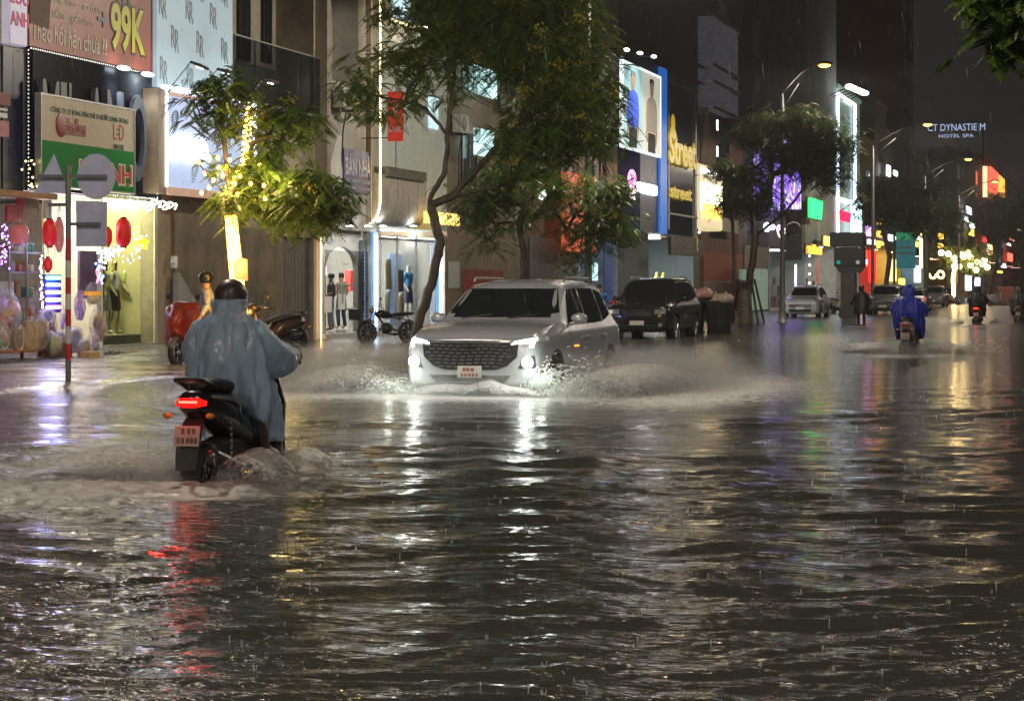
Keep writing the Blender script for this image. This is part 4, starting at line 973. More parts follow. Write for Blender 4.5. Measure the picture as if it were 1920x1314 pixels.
s = thing('light_box', 'pale teal lit panel glimpsed through the crown of the big tree', 'sign', (tp(868, 20.4), 20.4, zp(868, 20.4, 290)))
m = MB(); m.box(tp(896, 20.4), tp(926, 20.4), 20.4, 20.55, zp(896, 20.4, 290), zp(896, 20.4, 240)); m.box(tp(888, 20.4), tp(932, 20.4), 20.4, 20.55, zp(880, 20.4, 170), zp(880, 20.4, 118)); m.build('panel', emi('teal_panel', (.55, .88, .86), .9, .5, .8), s)
s = thing('light_box', 'yellow-lit signboard above the white SUV, glimpsed behind the leaning trunk', 'sign', (tp(806, 20.3), 20.3, zp(806, 20.3, 420)))
m = MB(); m.box(tp(806, 20.3), tp(862, 20.3), 20.3, 20.5, zp(806, 20.3, 418), zp(806, 20.3, 396)); m.build('panel', emi('amber_panel', (1, .62, .16), 1.6, .6, 1.5), s)
s = thing('neon_sign', 'round white lamp sign glimpsed through leaves above the SUV roof', 'sign', (tp(1012, 20.2), 20.2, zp(1012, 20.2, 365)))
m = MB(); m.ell((tp(1016, 20.2), 20.2, zp(1016, 20.2, 364)), .5, .12, .22, 14, 8); m.build('lamp', emi('round_white', (.9, 1, .97), 3), s, True)
s = thing('light_box', 'narrow upright pale teal light box beside the blue door', 'sign', (tp(1111, 20.5), 20.5, zp(1111, 20.5, 526)))
m = MB(); fb(m, 1111, 1121, 493, 526, 20.5, .15); m.build('panel', emi('teal_upright', (.6, .95, .95), .9), s)
# air-conditioning units, pipes and cables on the dull houses
for i, (x_, y_, d_) in enumerate(((872, 250, 20.6), (960, 210, 20.6), (1010, 300, 20.6), (1128, 150, 20.6), (1136, 260, 20.6), (655, 205, 20.55), (1420, 250, 20.6), (1405, 330, 20.6), (1326, 215, 20.6))):
    p = Vector((tp(x_, d_), d_, zp(x_, d_, y_))); o = thing('air_conditioner', ['outdoor unit on the dull house above the red gates', 'outdoor unit on the dull house near the tall red-brown house', 'outdoor unit low on the tall red-brown house', 'upper outdoor unit left of the billboard', 'lower outdoor unit left of the billboard', 'outdoor unit above the BÁN NHÀ board', 'upper outdoor unit above the guarded tree', 'lower outdoor unit above the guarded tree', 'outdoor unit above the brilliant light box'][i], 'air conditioner', p, group='air-conditioning units on the house fronts')
    m = MB(); m.bbox(p.x - .42, p.x + .42, p.y, p.y + .32, p.z, p.z + .6, .02); m.build('casing', mat('ac_white', (.42, .42, .40), .5, dirt=.4), o)
    m = MB(); m.lathe((p.x - .08, p.y - .015, p.z + .3), [(.25, .0), (.25, .01), (.08, .014)], 20, 'y'); m.build('fan_grille', TRIMG, o)
    m = MB(); m.tube([(p.x + .3, p.y + .2, p.z), (p.x + .3, p.y + .3, p.z - .6), (p.x + .5, 20.97, p.z - 1.8)], .02, 5); m.box(p.x - .4, p.x - .36, p.y, FD, p.z - .05, p.z - .003); m.box(p.x + .3, p.x + .34, p.y, FD, p.z - .05, p.z - .003); m.build('bracket', M_BLACK, o)
for i, (x0_, x1_, z_, dz_) in enumerate(((840, 1160, 7.6, .5), (842, 1158, 7.9, .8), (1000, 1160, 6.9, .3))):
    A, B = Vector((tp(x0_, 19.9), 19.9, z_)), Vector((tp(x1_, 19.9), 19.9, z_ + .4)); m = MB(); m.tube([A.lerp(B, f) - Vector((0, 0, dz_ * 4 * f * (1 - f))) for f in np.linspace(0, 1, 16)], .018, 4); tag(m.build('overhead_cable', M_BLACK), ['lowest', 'middle', 'highest'][[1, 2, 0][i]] + ' sagging cable along the dull house fronts', 'cable', 'cables along the house fronts')
# -------- billboard house
hJ = thing('shop_house', 'navy-clad house with the lit billboard and yellow lettering', 'building', (tp(1158, FD), FD, 0))
a, b = tp(1158, FD) + .03, tp(1312, FD)
zJ = zp(1160, 20, 428)
m = MB(); m.box(a, b, FD, FD + 10, zJ, 24); m.build('wall', W_BR, hJ)
zt = zp(1160, 20, 88)
m = MB(); m.box(a, tp(1250, 20), 20, FD - .003, zJ, zt); m.build('navy_cladding', M_NAVY, hJ)
m = MB(); m.box(tp(1250, 20) + .02, tp(1311, 20), 20.05, FD - .003, zJ, zp(1250, 20, 135)); m.build('glass_cladding', mat('dark_glass', (.012, .02, .05), .12, var=.3), hJ)
m = MB(); m.box(tp(1238.5, 19.9), tp(1251, 19.9), 19.9, 20.04, zJ, zp(1238, 19.9, 125)); m.build('blue_stripe', mat('blue_stripe', (.02, .15, .55), .35, emit=(.03, .25, 1), es=.25), hJ)
m = MB()
for (x0_, x1_, yt, yb) in ((1253, 1311, 148, 152), (1253, 1311, 398, 401), (1253, 1256, 148, 430), (1304, 1307, 160, 440)): fb(m, x0_, x1_, yt, yb, 19.98, .06, 1253)
m.build('cladding_frame', M_METAL, hJ)
bd = 19.75; a2, b2 = tp(1168, bd), tp(1238, bd); z0, z1 = zp(1168, bd, 272), zp(1168, bd, 116)
bb = thing('billboard', 'lit billboard of two standing men, one in blue and one in grey', 'billboard', (a2, bd, z0))
m = MB(); m.box(a2, (a2 + b2) / 2 - .02, bd, bd + .12, z0, z1); m.build('left_poster', mat('poster_teal', (.32, .45, .45), .5, emit=(.5, .8, .8), es=.35, var=.12, scale=.5), bb)
m = MB(); m.box((a2 + b2) / 2 + .02, b2, bd, bd + .12, z0, z1); m.build('right_poster', mat('poster_cream', (.5, .5, .42), .5, emit=(.9, .9, .75), es=.35, var=.12, scale=.5), bb)
m = MB(); e = .09; m.box(a2 - e, b2 + e, bd - .03, bd + .13, z1, z1 + e); m.box(a2 - e, b2 + e, bd - .03, bd + .13, z0 - e, z0); m.box(a2 - e, a2, bd - .03, bd + .13, z0, z1); m.box(b2, b2 + e, bd - .03, bd + .13, z0, z1); m.build('frame', emi('billboard_frame', (.8, .95, .9), .9), bb)
def flatman(cx, shirt, trousers, seedx):
    H_ = (z1 - z0) * .94; zb_ = z0 + .01; W_ = 2.2
    y0_, y1_ = bd - .02, bd - .004
    def P(pts): return [(cx + p[0] * W_, zb_ + p[1] * H_) for p in pts]
    m = MB(); m.prism(P([(-.33, 0), (.33, 0), (.34, .26), (-.32, .26)]), y0_, y1_); m.build('trousers', trousers, bb)
    m = MB(); m.prism(P([(-.40, .27), (-.36, .27), (.38, .27), (.47, .30), (.50, .50), (.44, .66), (.30, .72), (.12, .745), (-.12, .745), (-.30, .72), (-.46, .66), (-.52, .48), (-.50, .28)]), y0_ - .008, y1_); m.build('shirt', shirt, bb)
    sk = mat('poster_skin', (.45, .27, .18), .6, emit=(1, .6, .4), es=.12)
    m = MB(); m.prism(P([(-.10, .74), (.10, .74), (.12, .80), (.17, .86), (.17, .93), (.12, .97), (-.12, .97), (-.17, .93), (-.17, .86), (-.12, .80)]), y0_ - .006, y1_)
    m.prism(P([(.42, .30), (.50, .30), (.44, .14), (.34, .08), (.30, .12), (.36, .2)]), y0_ - .010, y1_); m.prism(P([(-.50, .28), (-.42, .28), (-.40, .14), (-.48, .12)]), y0_ - .010, y1_); m.build('skin', sk, bb)
    m = MB(); m.prism(P([(-.17, .91), (-.19, .955), (-.12, .995), (.12, .995), (.19, .955), (.17, .91), (.12, .95), (-.12, .95)]), y0_ - .012, y1_); m.build('hair', mat('poster_hair', (.05, .04, .04), .6), bb)
w4 = (b2 - a2) / 4
flatman(a2 + w4, mat('poster_blue', (.05, .08, .5), .6, emit=(.1, .2, 1), es=.3), mat('poster_dark', (.02, .02, .025), .6), 1)
flatman(a2 + 3 * w4, mat('poster_grey', (.3, .26, .22), .6, emit=(.9, .75, .6), es=.15), mat('poster_dark'), 2)
for i, x_ in enumerate((1175, 1200, 1226)):
    c = Vector((tp(x_, 18.9), 18.9, zp(x_, 18.9, 92 + (x_ - 1168) * .25))); o = thing('arm_light', ['nearest', 'middle', 'farthest'][i] + ' spotlight on an arm above the billboard', 'wall light', c, group='spotlights above the billboard')
    m = MB(); m.tube([(c.x, 20, c.z + .1), c], .03, 6); m.build('arm', M_BLACK, o); m = MB(); m.ell(c, .25, .12, .07); m.build('lamp_head', emi('bb_lens', (.85, 1, 1), 3), o, True)
    point(o, c - Vector((0, 0, .15)), 260, (.85, .97, 1), .15, R(110), (0, .55, -1), 'billboard_spot')
YL = mat('yellow_letters', (.62, .46, .02), .35, emit=(1, .7, .05), es=.22)
s = thing('sign_lettering', 'large and small yellow lettering on the dark glass beside the blue stripe', 'sign lettering', (tp(1255, 19.85), 19.85, zp(1255, 19.85, 380)))
a3, b3 = tp(1254, 19.85), tp(1304, 19.85)
text_mesh('Street', 1, YL, 'large_lettering', s, ((a3 + b3) / 2, 19.85, zp(1278, 19.85, 282)), width=(b3 - a3), height=1.5, depth=.05, bold=.03)
text_mesh('street', 1, YL, 'small_lettering', s, ((a3 + b3) / 2 - .4, 19.85, zp(1276, 19.85, 363)), width=(b3 - a3) * .8, height=.55, depth=.04, bold=.02)
m = MB(); m.ell((a3 + 1.2, 19.9, zp(1262, 19.9, 232)), .38, .08, .45, 10, 8); m.prism([(a3 + .2, zp(1262, 19.9, 258)), (a3 + 2.0, zp(1262, 19.9, 262)), (a3 + 1.5, zp(1262, 19.9, 243)), (a3 + .7, zp(1262, 19.9, 240))], 19.84, 19.92); m.build('figure_emblem', YL, s)
s = thing('neon_sign', 'pink and white neon sign low on the navy cladding', 'sign', (tp(1176, 19.9), 19.9, zp(1176, 19.9, 375)))
NP = emi('neon_pink', (1, .15, .45), 4); NW = emi('neon_white', (1, .93, 1), 5)
m = MB(); c = (tp(1185, 19.9), zp(1185, 19.9, 335)); m.tube([(c[0] + .5 * math.cos(q), 19.9, c[1] + .32 * math.sin(q)) for q in np.linspace(0, 2 * PI, 16)], .07, 6); m.build('pink_ring', NP, s)
m = MB()
for k, (dx, y_) in enumerate(((-.3, 348), (.1, 352), (.45, 357), (-.1, 366), (.3, 370))): m.bbox(c[0] + dx - .15, c[0] + dx + .15, 19.86, 19.95, zp(1185, 19.9, y_ + 5), zp(1185, 19.9, y_ - 4), .03)
m.build('pink_bar', emi('neon_rose', (1, .75, .85), 4), s)
m = MB(); m.bbox(tp(1197, 19.9), tp(1231, 19.9), 19.86, 19.98, zp(1214, 19.9, 364), zp(1214, 19.9, 345), .04); m.build('white_bar', NW, s)
# shop under the billboard
iw = mat('mint_wall', (.55, .66, .55), .6, var=.06)
xa, xb, xc = tp(1158, FD) + .03, tp(1216, FD), tp(1300, FD)
m = MB(); m.box(xa, xb, FD, FD + 6, -.1, zJ - .003); m.box(xc, b, FD, FD + 6, -.1, zJ - .003); m.split('pier', mat('pier_dark', (.05, .06, .09), .5), hJ)
m = MB(); m.box(xb, xc, FD + 3, FD + 3.2, -.1, zJ - .003); m.build('back_wall', iw, hJ)
m = MB(); m.box(xb, xc, FD - .1, FD + 3, -.1, .13); m.build('floor', M_FLOOR, hJ)
m = MB(); m.box(xb + .4, xb + 2.2, FD + .5, FD + 2.5, zJ - .1, zJ - .05); m.box(xb + 3, xb + 5, FD + .5, FD + 2.5, zJ - .1, zJ - .05); m.build('ceiling_light', emi('mint_light', (.85, 1, .88), 40), hJ)
for i, (x_, lb) in enumerate(((1231, 'gold mannequin in the mint shop under the billboard, nearest the pier'), (1243, 'gold mannequin in the mint shop under the billboard, nearest the sign'))):
    mannequin(lb, (tp(x_, 21.6), 21.6, .13 + .5), -PI / 2, mat('gold_skin', (.7, .45, .12), .3, .6), cl['yellow'], cl['grey'], .2, .04, 1.6)
s = thing('shop_sign', 'dark board reading Street under the billboard house', 'sign', (tp(1262, 20), 20, zp(1262, 20, 476)))
m = MB(); m.box(tp(1258, 20), tp(1320, 20), 20, 20.15, zp(1258, 20, 478), zp(1258, 20, 443)); m.build('board', mat('dark_board', (.04, .035, .035), .5), s)
text_mesh('Stree', 1, mat('dull_print', (.22, .19, .17), .5), 'lettering', s, (tp(1284, 20), 19.985, zp(1284, 20, 460)), width=3.6, height=.6); text_mesh('t', 1, YL, 'lettering', s, (tp(1307, 20), 19.985, zp(1307, 20, 457)), width=.35, height=.75)
for i, x_ in enumerate((1272, 1290, 1308)):
    m = MB(); c = (tp(x_, 20.2), 20.2, zp(x_, 20.2, 434 + (x_ - 1272) * .05)); m.ell(c, .3, .15, .05)
    o = m.build('spotlight', emi('mint_spot', (.9, 1, .9), 5), smooth=True); tag(o, ['nearest', 'middle', 'farthest'][i] + ' small round spotlight over the dark Street board', 'wall light', 'spotlights over the Street board')
# bright light box
ld2 = 19.9; a, b = tp(1312, ld2), tp(1355, ld2); z0, z1 = zp(1312, ld2, 428), zp(1312, ld2, 306); zmid = zp(1312, ld2, 334)
s = thing('light_box', 'brilliant warm white light box at the corner of the billboard house', 'sign', (a, ld2, z0))
m = MB(); m.bbox(a, b, ld2, FD - .05, z0, z1, .08); m.build('case', mat('pale_case', (.6, .5, .35), .4, emit=(1, .8, .45), es=.5), s)
m = MB(); m.box(a + .2, b - .25, ld2 - .03, ld2 - .003, zmid + .25, z1 - .2); m.build('top_panel', emi('lb_white', (1, .97, .85), 4), s)
m = MB(); m.box(a + .2, b - .25, ld2 - .03, ld2 - .003, z0 + .9, zmid - .15); m.build('main_panel', emi('lb_cream', (1, .88, .52), 3.2, .25, .7), s)
m = MB(); m.box(a + .5, b - .8, ld2 - .05, ld2 - .031, z0 + .55, z0 + 1.25); m.build('orange_panel', emi('lb_orange', (1, .5, .08), 3), s)
hK = house('dark brown house with reflections painted on its glass floors behind the sodium lamp', 1314, 1392, 30, W_BR, 3.6, None, windows=(1, 2.3, 3.5), shutter=SH_R)
s = thing('glass_bay', 'grey glass bay with painted reflections high on the dark house beyond the billboard', 'glass bay', (tp(1337, 20.2), 20.2, 9))
m = MB(); A, B = tp(1337, 20.2), tp(1384, 20.2)
for (yt, yb) in ((30, 118), (128, 150), (158, 200)): m.box(A, B, 20.2, FD - .003, zp(1337, 20.2, yb), zp(1337, 20.2, yt))
m.build('glass', mat('reflection_glass', (.20, .20, .24), .15, var=.9, scale=1.4, emit=(.6, .6, .75), es=.03), s)  # strong noise and a faint glow paint reflections on the glass
m = MB()
for y_ in (30, 123, 154, 203): m.box(A - .1, B + .1, 20.12, 20.19, zp(1337, 20.2, y_) - .05, zp(1337, 20.2, y_) + .12)
m.build('band', mat('band_tan', (.30, .24, .20), .6), s)
for i, (x_, y_) in enumerate(((1345, 233), (1345, 282))):
    m = MB(); m.tube([(tp(x_, 20.5), 20.5, zp(x_, 20.5, y_ - 8)), (tp(x_, 20.5), 20.5, zp(x_, 20.5, y_ + 12))], .05, 6); o = m.build('wall_light', emi('slit_white', (1, 1, .95), 2)); tag(o, ['upper', 'lower'][i] + ' slit light on the dark house beyond the bright light box', 'wall light')
hL = house('very dark tall house behind the tree in the wooden guard', 1392, 1442, 34, W_CH, 4.2, None, windows=(1, 2.2, 3), shutter=SH_G)
s = thing('light_box', 'dim teal panel low on the dark house behind the guarded tree', 'sign', (tp(1390, 20.5), 20.5, 2))
m = MB(); m.box(tp(1392, 20.5), tp(1402, 20.5), 20.5, 20.7, zp(1392, 20.5, 525), zp(1392, 20.5, 505)); m.box(tp(1412, 20.5), tp(1446, 20.5), 20.7, 20.8, .1, zp(1412, 20.5, 503)); m.build('panel', mat('dim_mint', (.25, .33, .27), .6, emit=(.5, .75, .6), es=.12, var=.3), s)
m = MB(); fb(m, 1355, 1385, 408, 434, 20.4, .2); tag(m.build('shop_sign', mat('faded_board', (.28, .24, .17), .6, var=.3), bevel=.01), 'faded cream board under the leaves right of the bright light box', 'sign')
# fence
fn = thing('railing', 'dark metal railing on the pavement before the unlit shops', 'fence', (tp(1325, 19.5), 19.5, 0))
m = MB(); t0, t1 = tp(1325, 19.5), tp(1405, 19.5); t_ = t0
while t_ < t1: m.tube([(t_, 19.5, 0), (t_, 19.5, zp(1325, 19.5, 527))], .02, 4); t_ += .32
m.build('bar', M_BLACK, fn); m = MB(); zt = zp(1325, 19.5, 527); m.box(t0, t1, 19.47, 19.53, zt - .05, zt); m.box(t0, t1, 19.47, 19.53, .1, .16); m.build('rail', M_BLACK, fn)
# -------- purple screen house, neon shops
hM = house('grey house with the big purple screen on its front', 1442, 1510, 26, W_GR, 4.0, ((.55, .62, .62), 3.0), windows=None, goods=5)
pm = bpy.data.materials.new('purple_screen'); pm.use_nodes = True; n = pm.node_tree.nodes; l = pm.node_tree.links; n.clear()
tc = n.new('ShaderNodeTexCoord'); t_ = n.new('ShaderNodeTexNoise'); t_.inputs['Scale'].default_value = .55; t_.inputs['Distortion'].default_value = 3.5; t_.inputs['Detail'].default_value = 6; l.new(tc.outputs['Object'], t_.inputs['Vector'])
cr = n.new('ShaderNodeValToRGB'); cr.color_ramp.elements[0].color = (.08, .03, .5, 1); cr.color_ramp.elements[1].color = (.75, .8, 1, 1); cr.color_ramp.elements[0].position = .32; cr.color_ramp.elements[1].position = .68; e_ = cr.color_ramp.elements.new(.48); e_.color = (.32, .14, 1, 1)
em = n.new('ShaderNodeEmission'); em.inputs[1].default_value = 1.5; oo = n.new('ShaderNodeOutputMaterial'); l.new(t_.outputs[0], cr.inputs[0]); l.new(cr.outputs[0], em.inputs[0]); l.new(em.outputs[0], oo.inputs[0])
s = thing('video_screen', 'purple LED screen with feathery patterns behind the tree in the wooden guard', 'screen', (tp(1448, 20), 20, zp(1448, 20, 395)))
m = MB(); m.box(tp(1448, 20), tp(1502, 20), 20, 20.2, zp(1448, 20, 392), zp(1448, 20, 252)); m.build('display', pm, s)
m = MB(); A, B = tp(1448, 20), tp(1502, 20); Z0, Z1 = zp(1448, 20, 392), zp(1448, 20, 252)
m.box(A - .15, A - .01, 19.97, 20.25, Z0, Z1); m.box(B + .01, B + .15, 19.97, 20.25, Z0, Z1); m.box(A - .15, B + .15, 19.97, 20.25, Z1 + .003, Z1 + .2); m.build('bezel', M_BLACK, s)
m = MB(); m.tube([(A + 2.5 + 1.6 * math.cos(q), 19.85, zp(1452, 19.9, 422) + .7 * math.sin(q)) for q in np.linspace(PI * 1.05, 1.95 * PI, 10)], .05, 5); tag(m.build('neon_sign', emi('arc_white', (1, .95, 1), 2.0)), 'thin white neon arc under the purple screen', 'sign')
for i, (x_, y_, c_) in enumerate(((1438, 426, (.95, 1, 1)), (1448, 426, (1, .6, 1)), (1462, 427, (1, .6, 1)))):
    m = MB(); m.ell((tp(x_, 19.8), 19.8, zp(x_, 19.8, y_)), .5 if i == 0 else .22, .2, .28 if i == 0 else .18); o = m.build('globe_light', emi('globe%d' % i, c_, 5 if i == 0 else 2.5), smooth=True); tag(o, ['bright white globe light left of the thin neon arc', 'small pink globe light next to the white globe', 'small pink globe light close to the lamp post'][i], 'wall light')
hN = house('pale shop house with the green neon sign', 1510, 1568, 24, C('pale_green_grey', (.30, .34, .30)), zp(1510, FD, 455), ((.70, .72, .70), 5.5), windows=None, goods=4)
def neon_text(label, body, x0_, x1_, yt, yb, mt_, d_=20.2, depth=.06, box=None, font_bold=.03, name='neon_sign'):
    A, B = tp(x0_, d_), tp(x1_, d_); Z0, Z1 = zp((x0_ + x1_) / 2, d_, yb), zp((x0_ + x1_) / 2, d_, yt)
    o = thing(name, label, 'sign', (A, d_, Z0))
    text_mesh(body, 1, mt_, 'lettering', o, ((A + B) / 2, d_ - .05, (Z0 + Z1) / 2), width=(B - A) * .94, height=(Z1 - Z0) * .9, depth=depth, bold=font_bold)
    m = MB(); m.box(A, B, d_ + .08, d_ + .2, Z0, Z1); m.build('backing', box or M_BLACK, o); return o
neon_text('green neon sign reading NEW, right of the purple screen', 'NEW', 1516, 1541, 372, 412, emi('neon_green', (.03, 1, .16), 2.2), box=M_BLACK)
neon_text('orange neon sign over the shop door behind the parked white SUV', 'TRẺ EM', 1513, 1539, 458, 477, emi('neon_orange', (1, .42, .03), 3.5), box=M_BLACK)
neon_text('yellow neon letters left of the dark signal housing', 'HL', 1545, 1562, 443, 462, emi('neon_yellow', (1, .62, .08), 3))
for i, x_ in enumerate((1492, 1518)):
    o = led_dots('led_border', ['upright row of blue-white bulbs behind the parked white SUV', 'upright row of sparse bulbs below the orange neon sign'][i], line((tp(x_, 20.6), 20.6, .5), (tp(x_, 20.6), 20.6, zp(x_, 20.6, 498 if i == 0 else 480)), 16 if i == 0 else 6), .09, emi('blue_white_dot', (.65, .75, 1), 3), wire=False)
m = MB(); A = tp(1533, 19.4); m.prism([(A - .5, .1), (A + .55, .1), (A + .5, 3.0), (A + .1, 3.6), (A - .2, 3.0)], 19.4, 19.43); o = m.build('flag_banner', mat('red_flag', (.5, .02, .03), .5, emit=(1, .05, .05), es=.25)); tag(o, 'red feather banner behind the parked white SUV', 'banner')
# LED-edged tower
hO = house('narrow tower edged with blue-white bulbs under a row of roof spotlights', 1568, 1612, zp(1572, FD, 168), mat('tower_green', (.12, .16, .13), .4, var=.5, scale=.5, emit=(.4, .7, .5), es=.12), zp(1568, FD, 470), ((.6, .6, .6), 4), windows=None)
td = 20.8; A, B = tp(1571, td), tp(1603, td); ZT = zp(1571, td, 176); ZB = zp(1571, td, 436); ZM = zp(1571, td, 372)
BWD = emi('tower_dot', (.62, .75, 1), 3.2)
led_dots('led_border', 'left edge row of blue-white bulbs up the narrow tower', line((A, td, ZB), (A, td, ZT), 60), .15, BWD, wire=False, group='bulb rows on the tower')
led_dots('led_border', 'right edge row of blue-white bulbs up the narrow tower', line((B, td, ZB), (B, td, ZT), 60), .15, BWD, wire=False, group='bulb rows on the tower')
led_dots('led_border', 'inner short row of bulbs beside the red panel on the tower', line((tp(1597, td - .2), td - .2, ZB), (tp(1597, td - .2), td - .2, ZM), 18), .13, BWD, wire=False, group='bulb rows on the tower')
for nm, z_ in (('top bar of white light across the head of the tower', ZT), ('white bar of light across the tower above the red panel', ZM)):
    m = MB(); m.bbox(A, B, td - .1, td, z_ - .13, z_ + .13, .03); tag(m.build('light_bar', emi('tower_bar', (.9, .95, 1), 3.2)), nm, 'LED light')
m = MB(); m.box(tp(1576, 20.5), tp(1595, 20.5), 20.5, 20.6, zp(1576, 20.5, 413), zp(1576, 20.5, 394)); tag(m.build('red_panel', emi('tower_red', (1, .02, .08), 1.6)), 'red lit panel between the bulb rows of the tower', 'sign')
for i in range(5):
    x_ = 1593 + i * 7; c = Vector((tp(x_, 19.5), 19.5, zp(x_, 19.5, 163 + i * 3.0)))
    o = thing('roof_spotlight', ['first', 'second', 'third', 'fourth', 'fifth'][i] + ' of five white spotlights over the tower, counted from the sodium lamp', 'wall light', c, group='spotlights over the tower')
    m = MB(); m.tube([c, (c.x, FD, c.z - .6)], .05, 5); m.build('arm', M_BLACK, o); m = MB(); m.ell(c, .45, .35, .2); m.build('lamp_head', emi('tower_spot', (.95, 1, 1), 6), o, True)
o = led_dots('led_border', 'glittering teal-white light curtain beside the tower above the dark signal', [(tp(1608 + (k % 3) * 2.5, 20.3), 20.3, zp(1610, 20.3, 380 + k * 1.3)) for k in range(42)], .16, emi('teal_dot', (.6, 1, .95), 3), wire=False)
# far row
cols = [W_DK, W_GR, W_OL, W_BR, W_TN, W_CH]
row = [(1612, 1640, 14, ((.75, .12, .10), 5), 'red-lit shop front beyond the dark signal'), (1640, 1662, 18, ((.85, .55, .20), 6), 'orange-lit shop front behind the leaning roadside tree'), (1662, 1690, 16, ((.85, .70, .25), 7), 'yellow-lit shop front beside the teal banner'),
       (1690, 1712, 46, ((.25, .4, .5), 4), 'very tall dark tower block behind the teal banner'), (1712, 1740, 15.5, ((.55, .65, .7), 6), 'cool-lit glass shop front between the tower and the neon rings'), (1740, 1775, 17, ((.55, .30, .18), 5), 'brown shop house with two neon rings'),
       (1775, 1815, 19, ((.8, .5, .2), 5), 'warm house behind the far tree wrapped in lights'), (1815, 1845, 21, ((.5, .6, .75), 6), 'blue-white lit shop front behind the dark far rider'), (1845, 1880, 23, ((.6, .4, .3), 4), 'house carrying the red and orange lit sign'),
       (1880, 1925, 22, ((.6, .25, .2), 4), 'far red-brown house above the rider at the frame edge'), (1925, 1990, 20, ((.5, .4, .3), 3), 'last far house at the end of the street')]
for i, (x0_, x1_, h_, inn, lb) in enumerate(row):
    house(lb, x0_, x1_, h_, cols[i % 6], 5.0 if i < 7 else 6, inn, windows=(2, 2.2, 3) if i in (3, 5, 8) else (1, 2, 4), goods=3)
tb_ = thing('banner', 'green and teal banner on a post beside the far yellow-lit shop', 'banner', (tp(1692, 14.5), 14.5, 0))
A = tp(1702, 14.5); dw = 1.45
m = MB(); Z0, Zm, Z1 = zp(1702, 14.5, 503), zp(1702, 14.5, 450), zp(1702, 14.5, 436)
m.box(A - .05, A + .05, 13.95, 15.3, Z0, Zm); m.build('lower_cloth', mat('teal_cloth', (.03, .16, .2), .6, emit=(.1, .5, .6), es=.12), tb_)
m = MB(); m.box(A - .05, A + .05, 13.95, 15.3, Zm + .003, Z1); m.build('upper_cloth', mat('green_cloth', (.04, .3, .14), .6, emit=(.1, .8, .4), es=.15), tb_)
m = MB(); m.tube([(A, 15.45, 0), (A, 15.45, Z1 + .4)], .09, 6); m.split('post', M_POLE, tb_)
m = MB()
for k in range(2): m.box(A - .07, A - .051, 14.15, 15.1, Z0 + 1.0 + k * .4, Z0 + 1.15 + k * .4)
m.build('print', mat('pale_print'), tb_)
neon_text('purple neon letters above the red-lit far shop', 'MM', 1624, 1637, 424, 444, emi('neon_violet', (.65, .25, 1), 3), box=M_BLACK)
neon_text('white-pink neon letters under the purple ones', 'UU', 1627, 1640, 449, 459, emi('neon_whitepink', (1, .8, 1), 4), box=M_BLACK)
for k, (y_, ch) in enumerate(((415, 'C'), (439, 'C'), (459, 'P'))):
    neon_text(['top', 'middle', 'bottom'][k] + ' amber neon letter of the upright far sign by the leaning tree', ch, 1644, 1656, y_ - 7, y_ + 7, emi('neon_amber', (1, .5, .06), 3), box=M_BLACK)
neon_text('bright square white lamp sign behind the leaning far tree', 'O', 1669, 1678, 440, 452, emi('sq_white', (.9, .95, 1), 4), box=emi('sq_white2', (.8, .85, 1), 2))
neon_text('vertical neon letters beside the teal banner, upper', 'Z', 1716, 1727, 438, 450, emi('vn_white', (.9, .95, 1), 3), box=M_BLACK)
neon_text('vertical amber neon letters beside the teal banner, lower', 'M', 1716, 1727, 453, 464, emi('neon_amber'), box=M_BLACK)
led_dots('led_border', 'upright yellow light line beside the teal banner', line((tp(1727, 20), 20, zp(1727, 20, 500)), (tp(1727, 20), 20, zp(1727, 20, 440)), 26), .2, emi('yellow_dot', (1, .85, .25), 3), wire=False)
neon_text('amber neon 3 shape above the neon rings, upper', 'S', 1759, 1768, 437, 449, emi('neon_amber'), box=M_BLACK); neon_text('amber neon 3 shape above the neon rings, lower', '3', 1759, 1768, 456, 466, emi('neon_amber'), box=M_BLACK)
for i, x_ in enumerate((1749, 1764)):
    d_ = 20.2; c = (tp(x_, d_), zp(x_, d_, 515)); rx = (tp(x_ + 6, d_) - tp(x_ - 6, d_)) / 2; rz = 6.5 * Dat(x_, d_) / FPX
    q0, q1 = (PI * .95, PI * 2.05) if i == 0 else (0, 2 * PI)
    m = MB(); m.tube([(c[0] + rx * math.cos(q), d_, c[1] + rz * math.sin(q)) for q in np.linspace(q0, q1, 18)], .13, 6); tag(m.build('neon_ring', emi('neon_lime', (.95, .95, .3), 3)), ['open yellow neon ring over the far parked cars', 'closed yellow neon ring over the far parked cars'][i], 'sign')
s = thing('shop_sign', 'red and orange lit box sign high at the far end of the street', 'sign', (tp(1858, 20), 20, zp(1858, 20, 360)))
m = MB(); m.box(tp(1858, 19.5), tp(1872, 19.5), 19.5, 19.9, zp(1858, 19.5, 356), zp(1858, 19.5, 312)); m.build('red_face', emi('far_red', (1, .10, .06), 1.3), s)
m = MB(); m.box(tp(1873, 19.5), tp(1883, 19.5), 19.4, 19.9, zp(1858, 19.5, 352), zp(1858, 19.5, 314)); m.build('orange_face', emi('far_orange', (1, .35, .05), 1.6), s)
m = MB(); m.tube([(tp(1847, 20), 20, zp(1847, 20, 370)), (tp(1847, 20), 20, zp(1847, 20, 312))], .35, 6); tag(m.build('light_bar', emi('far_bar', (1, .65, .3), 1.3)), 'tall dim orange light bar left of the red and orange box sign', 'LED light')
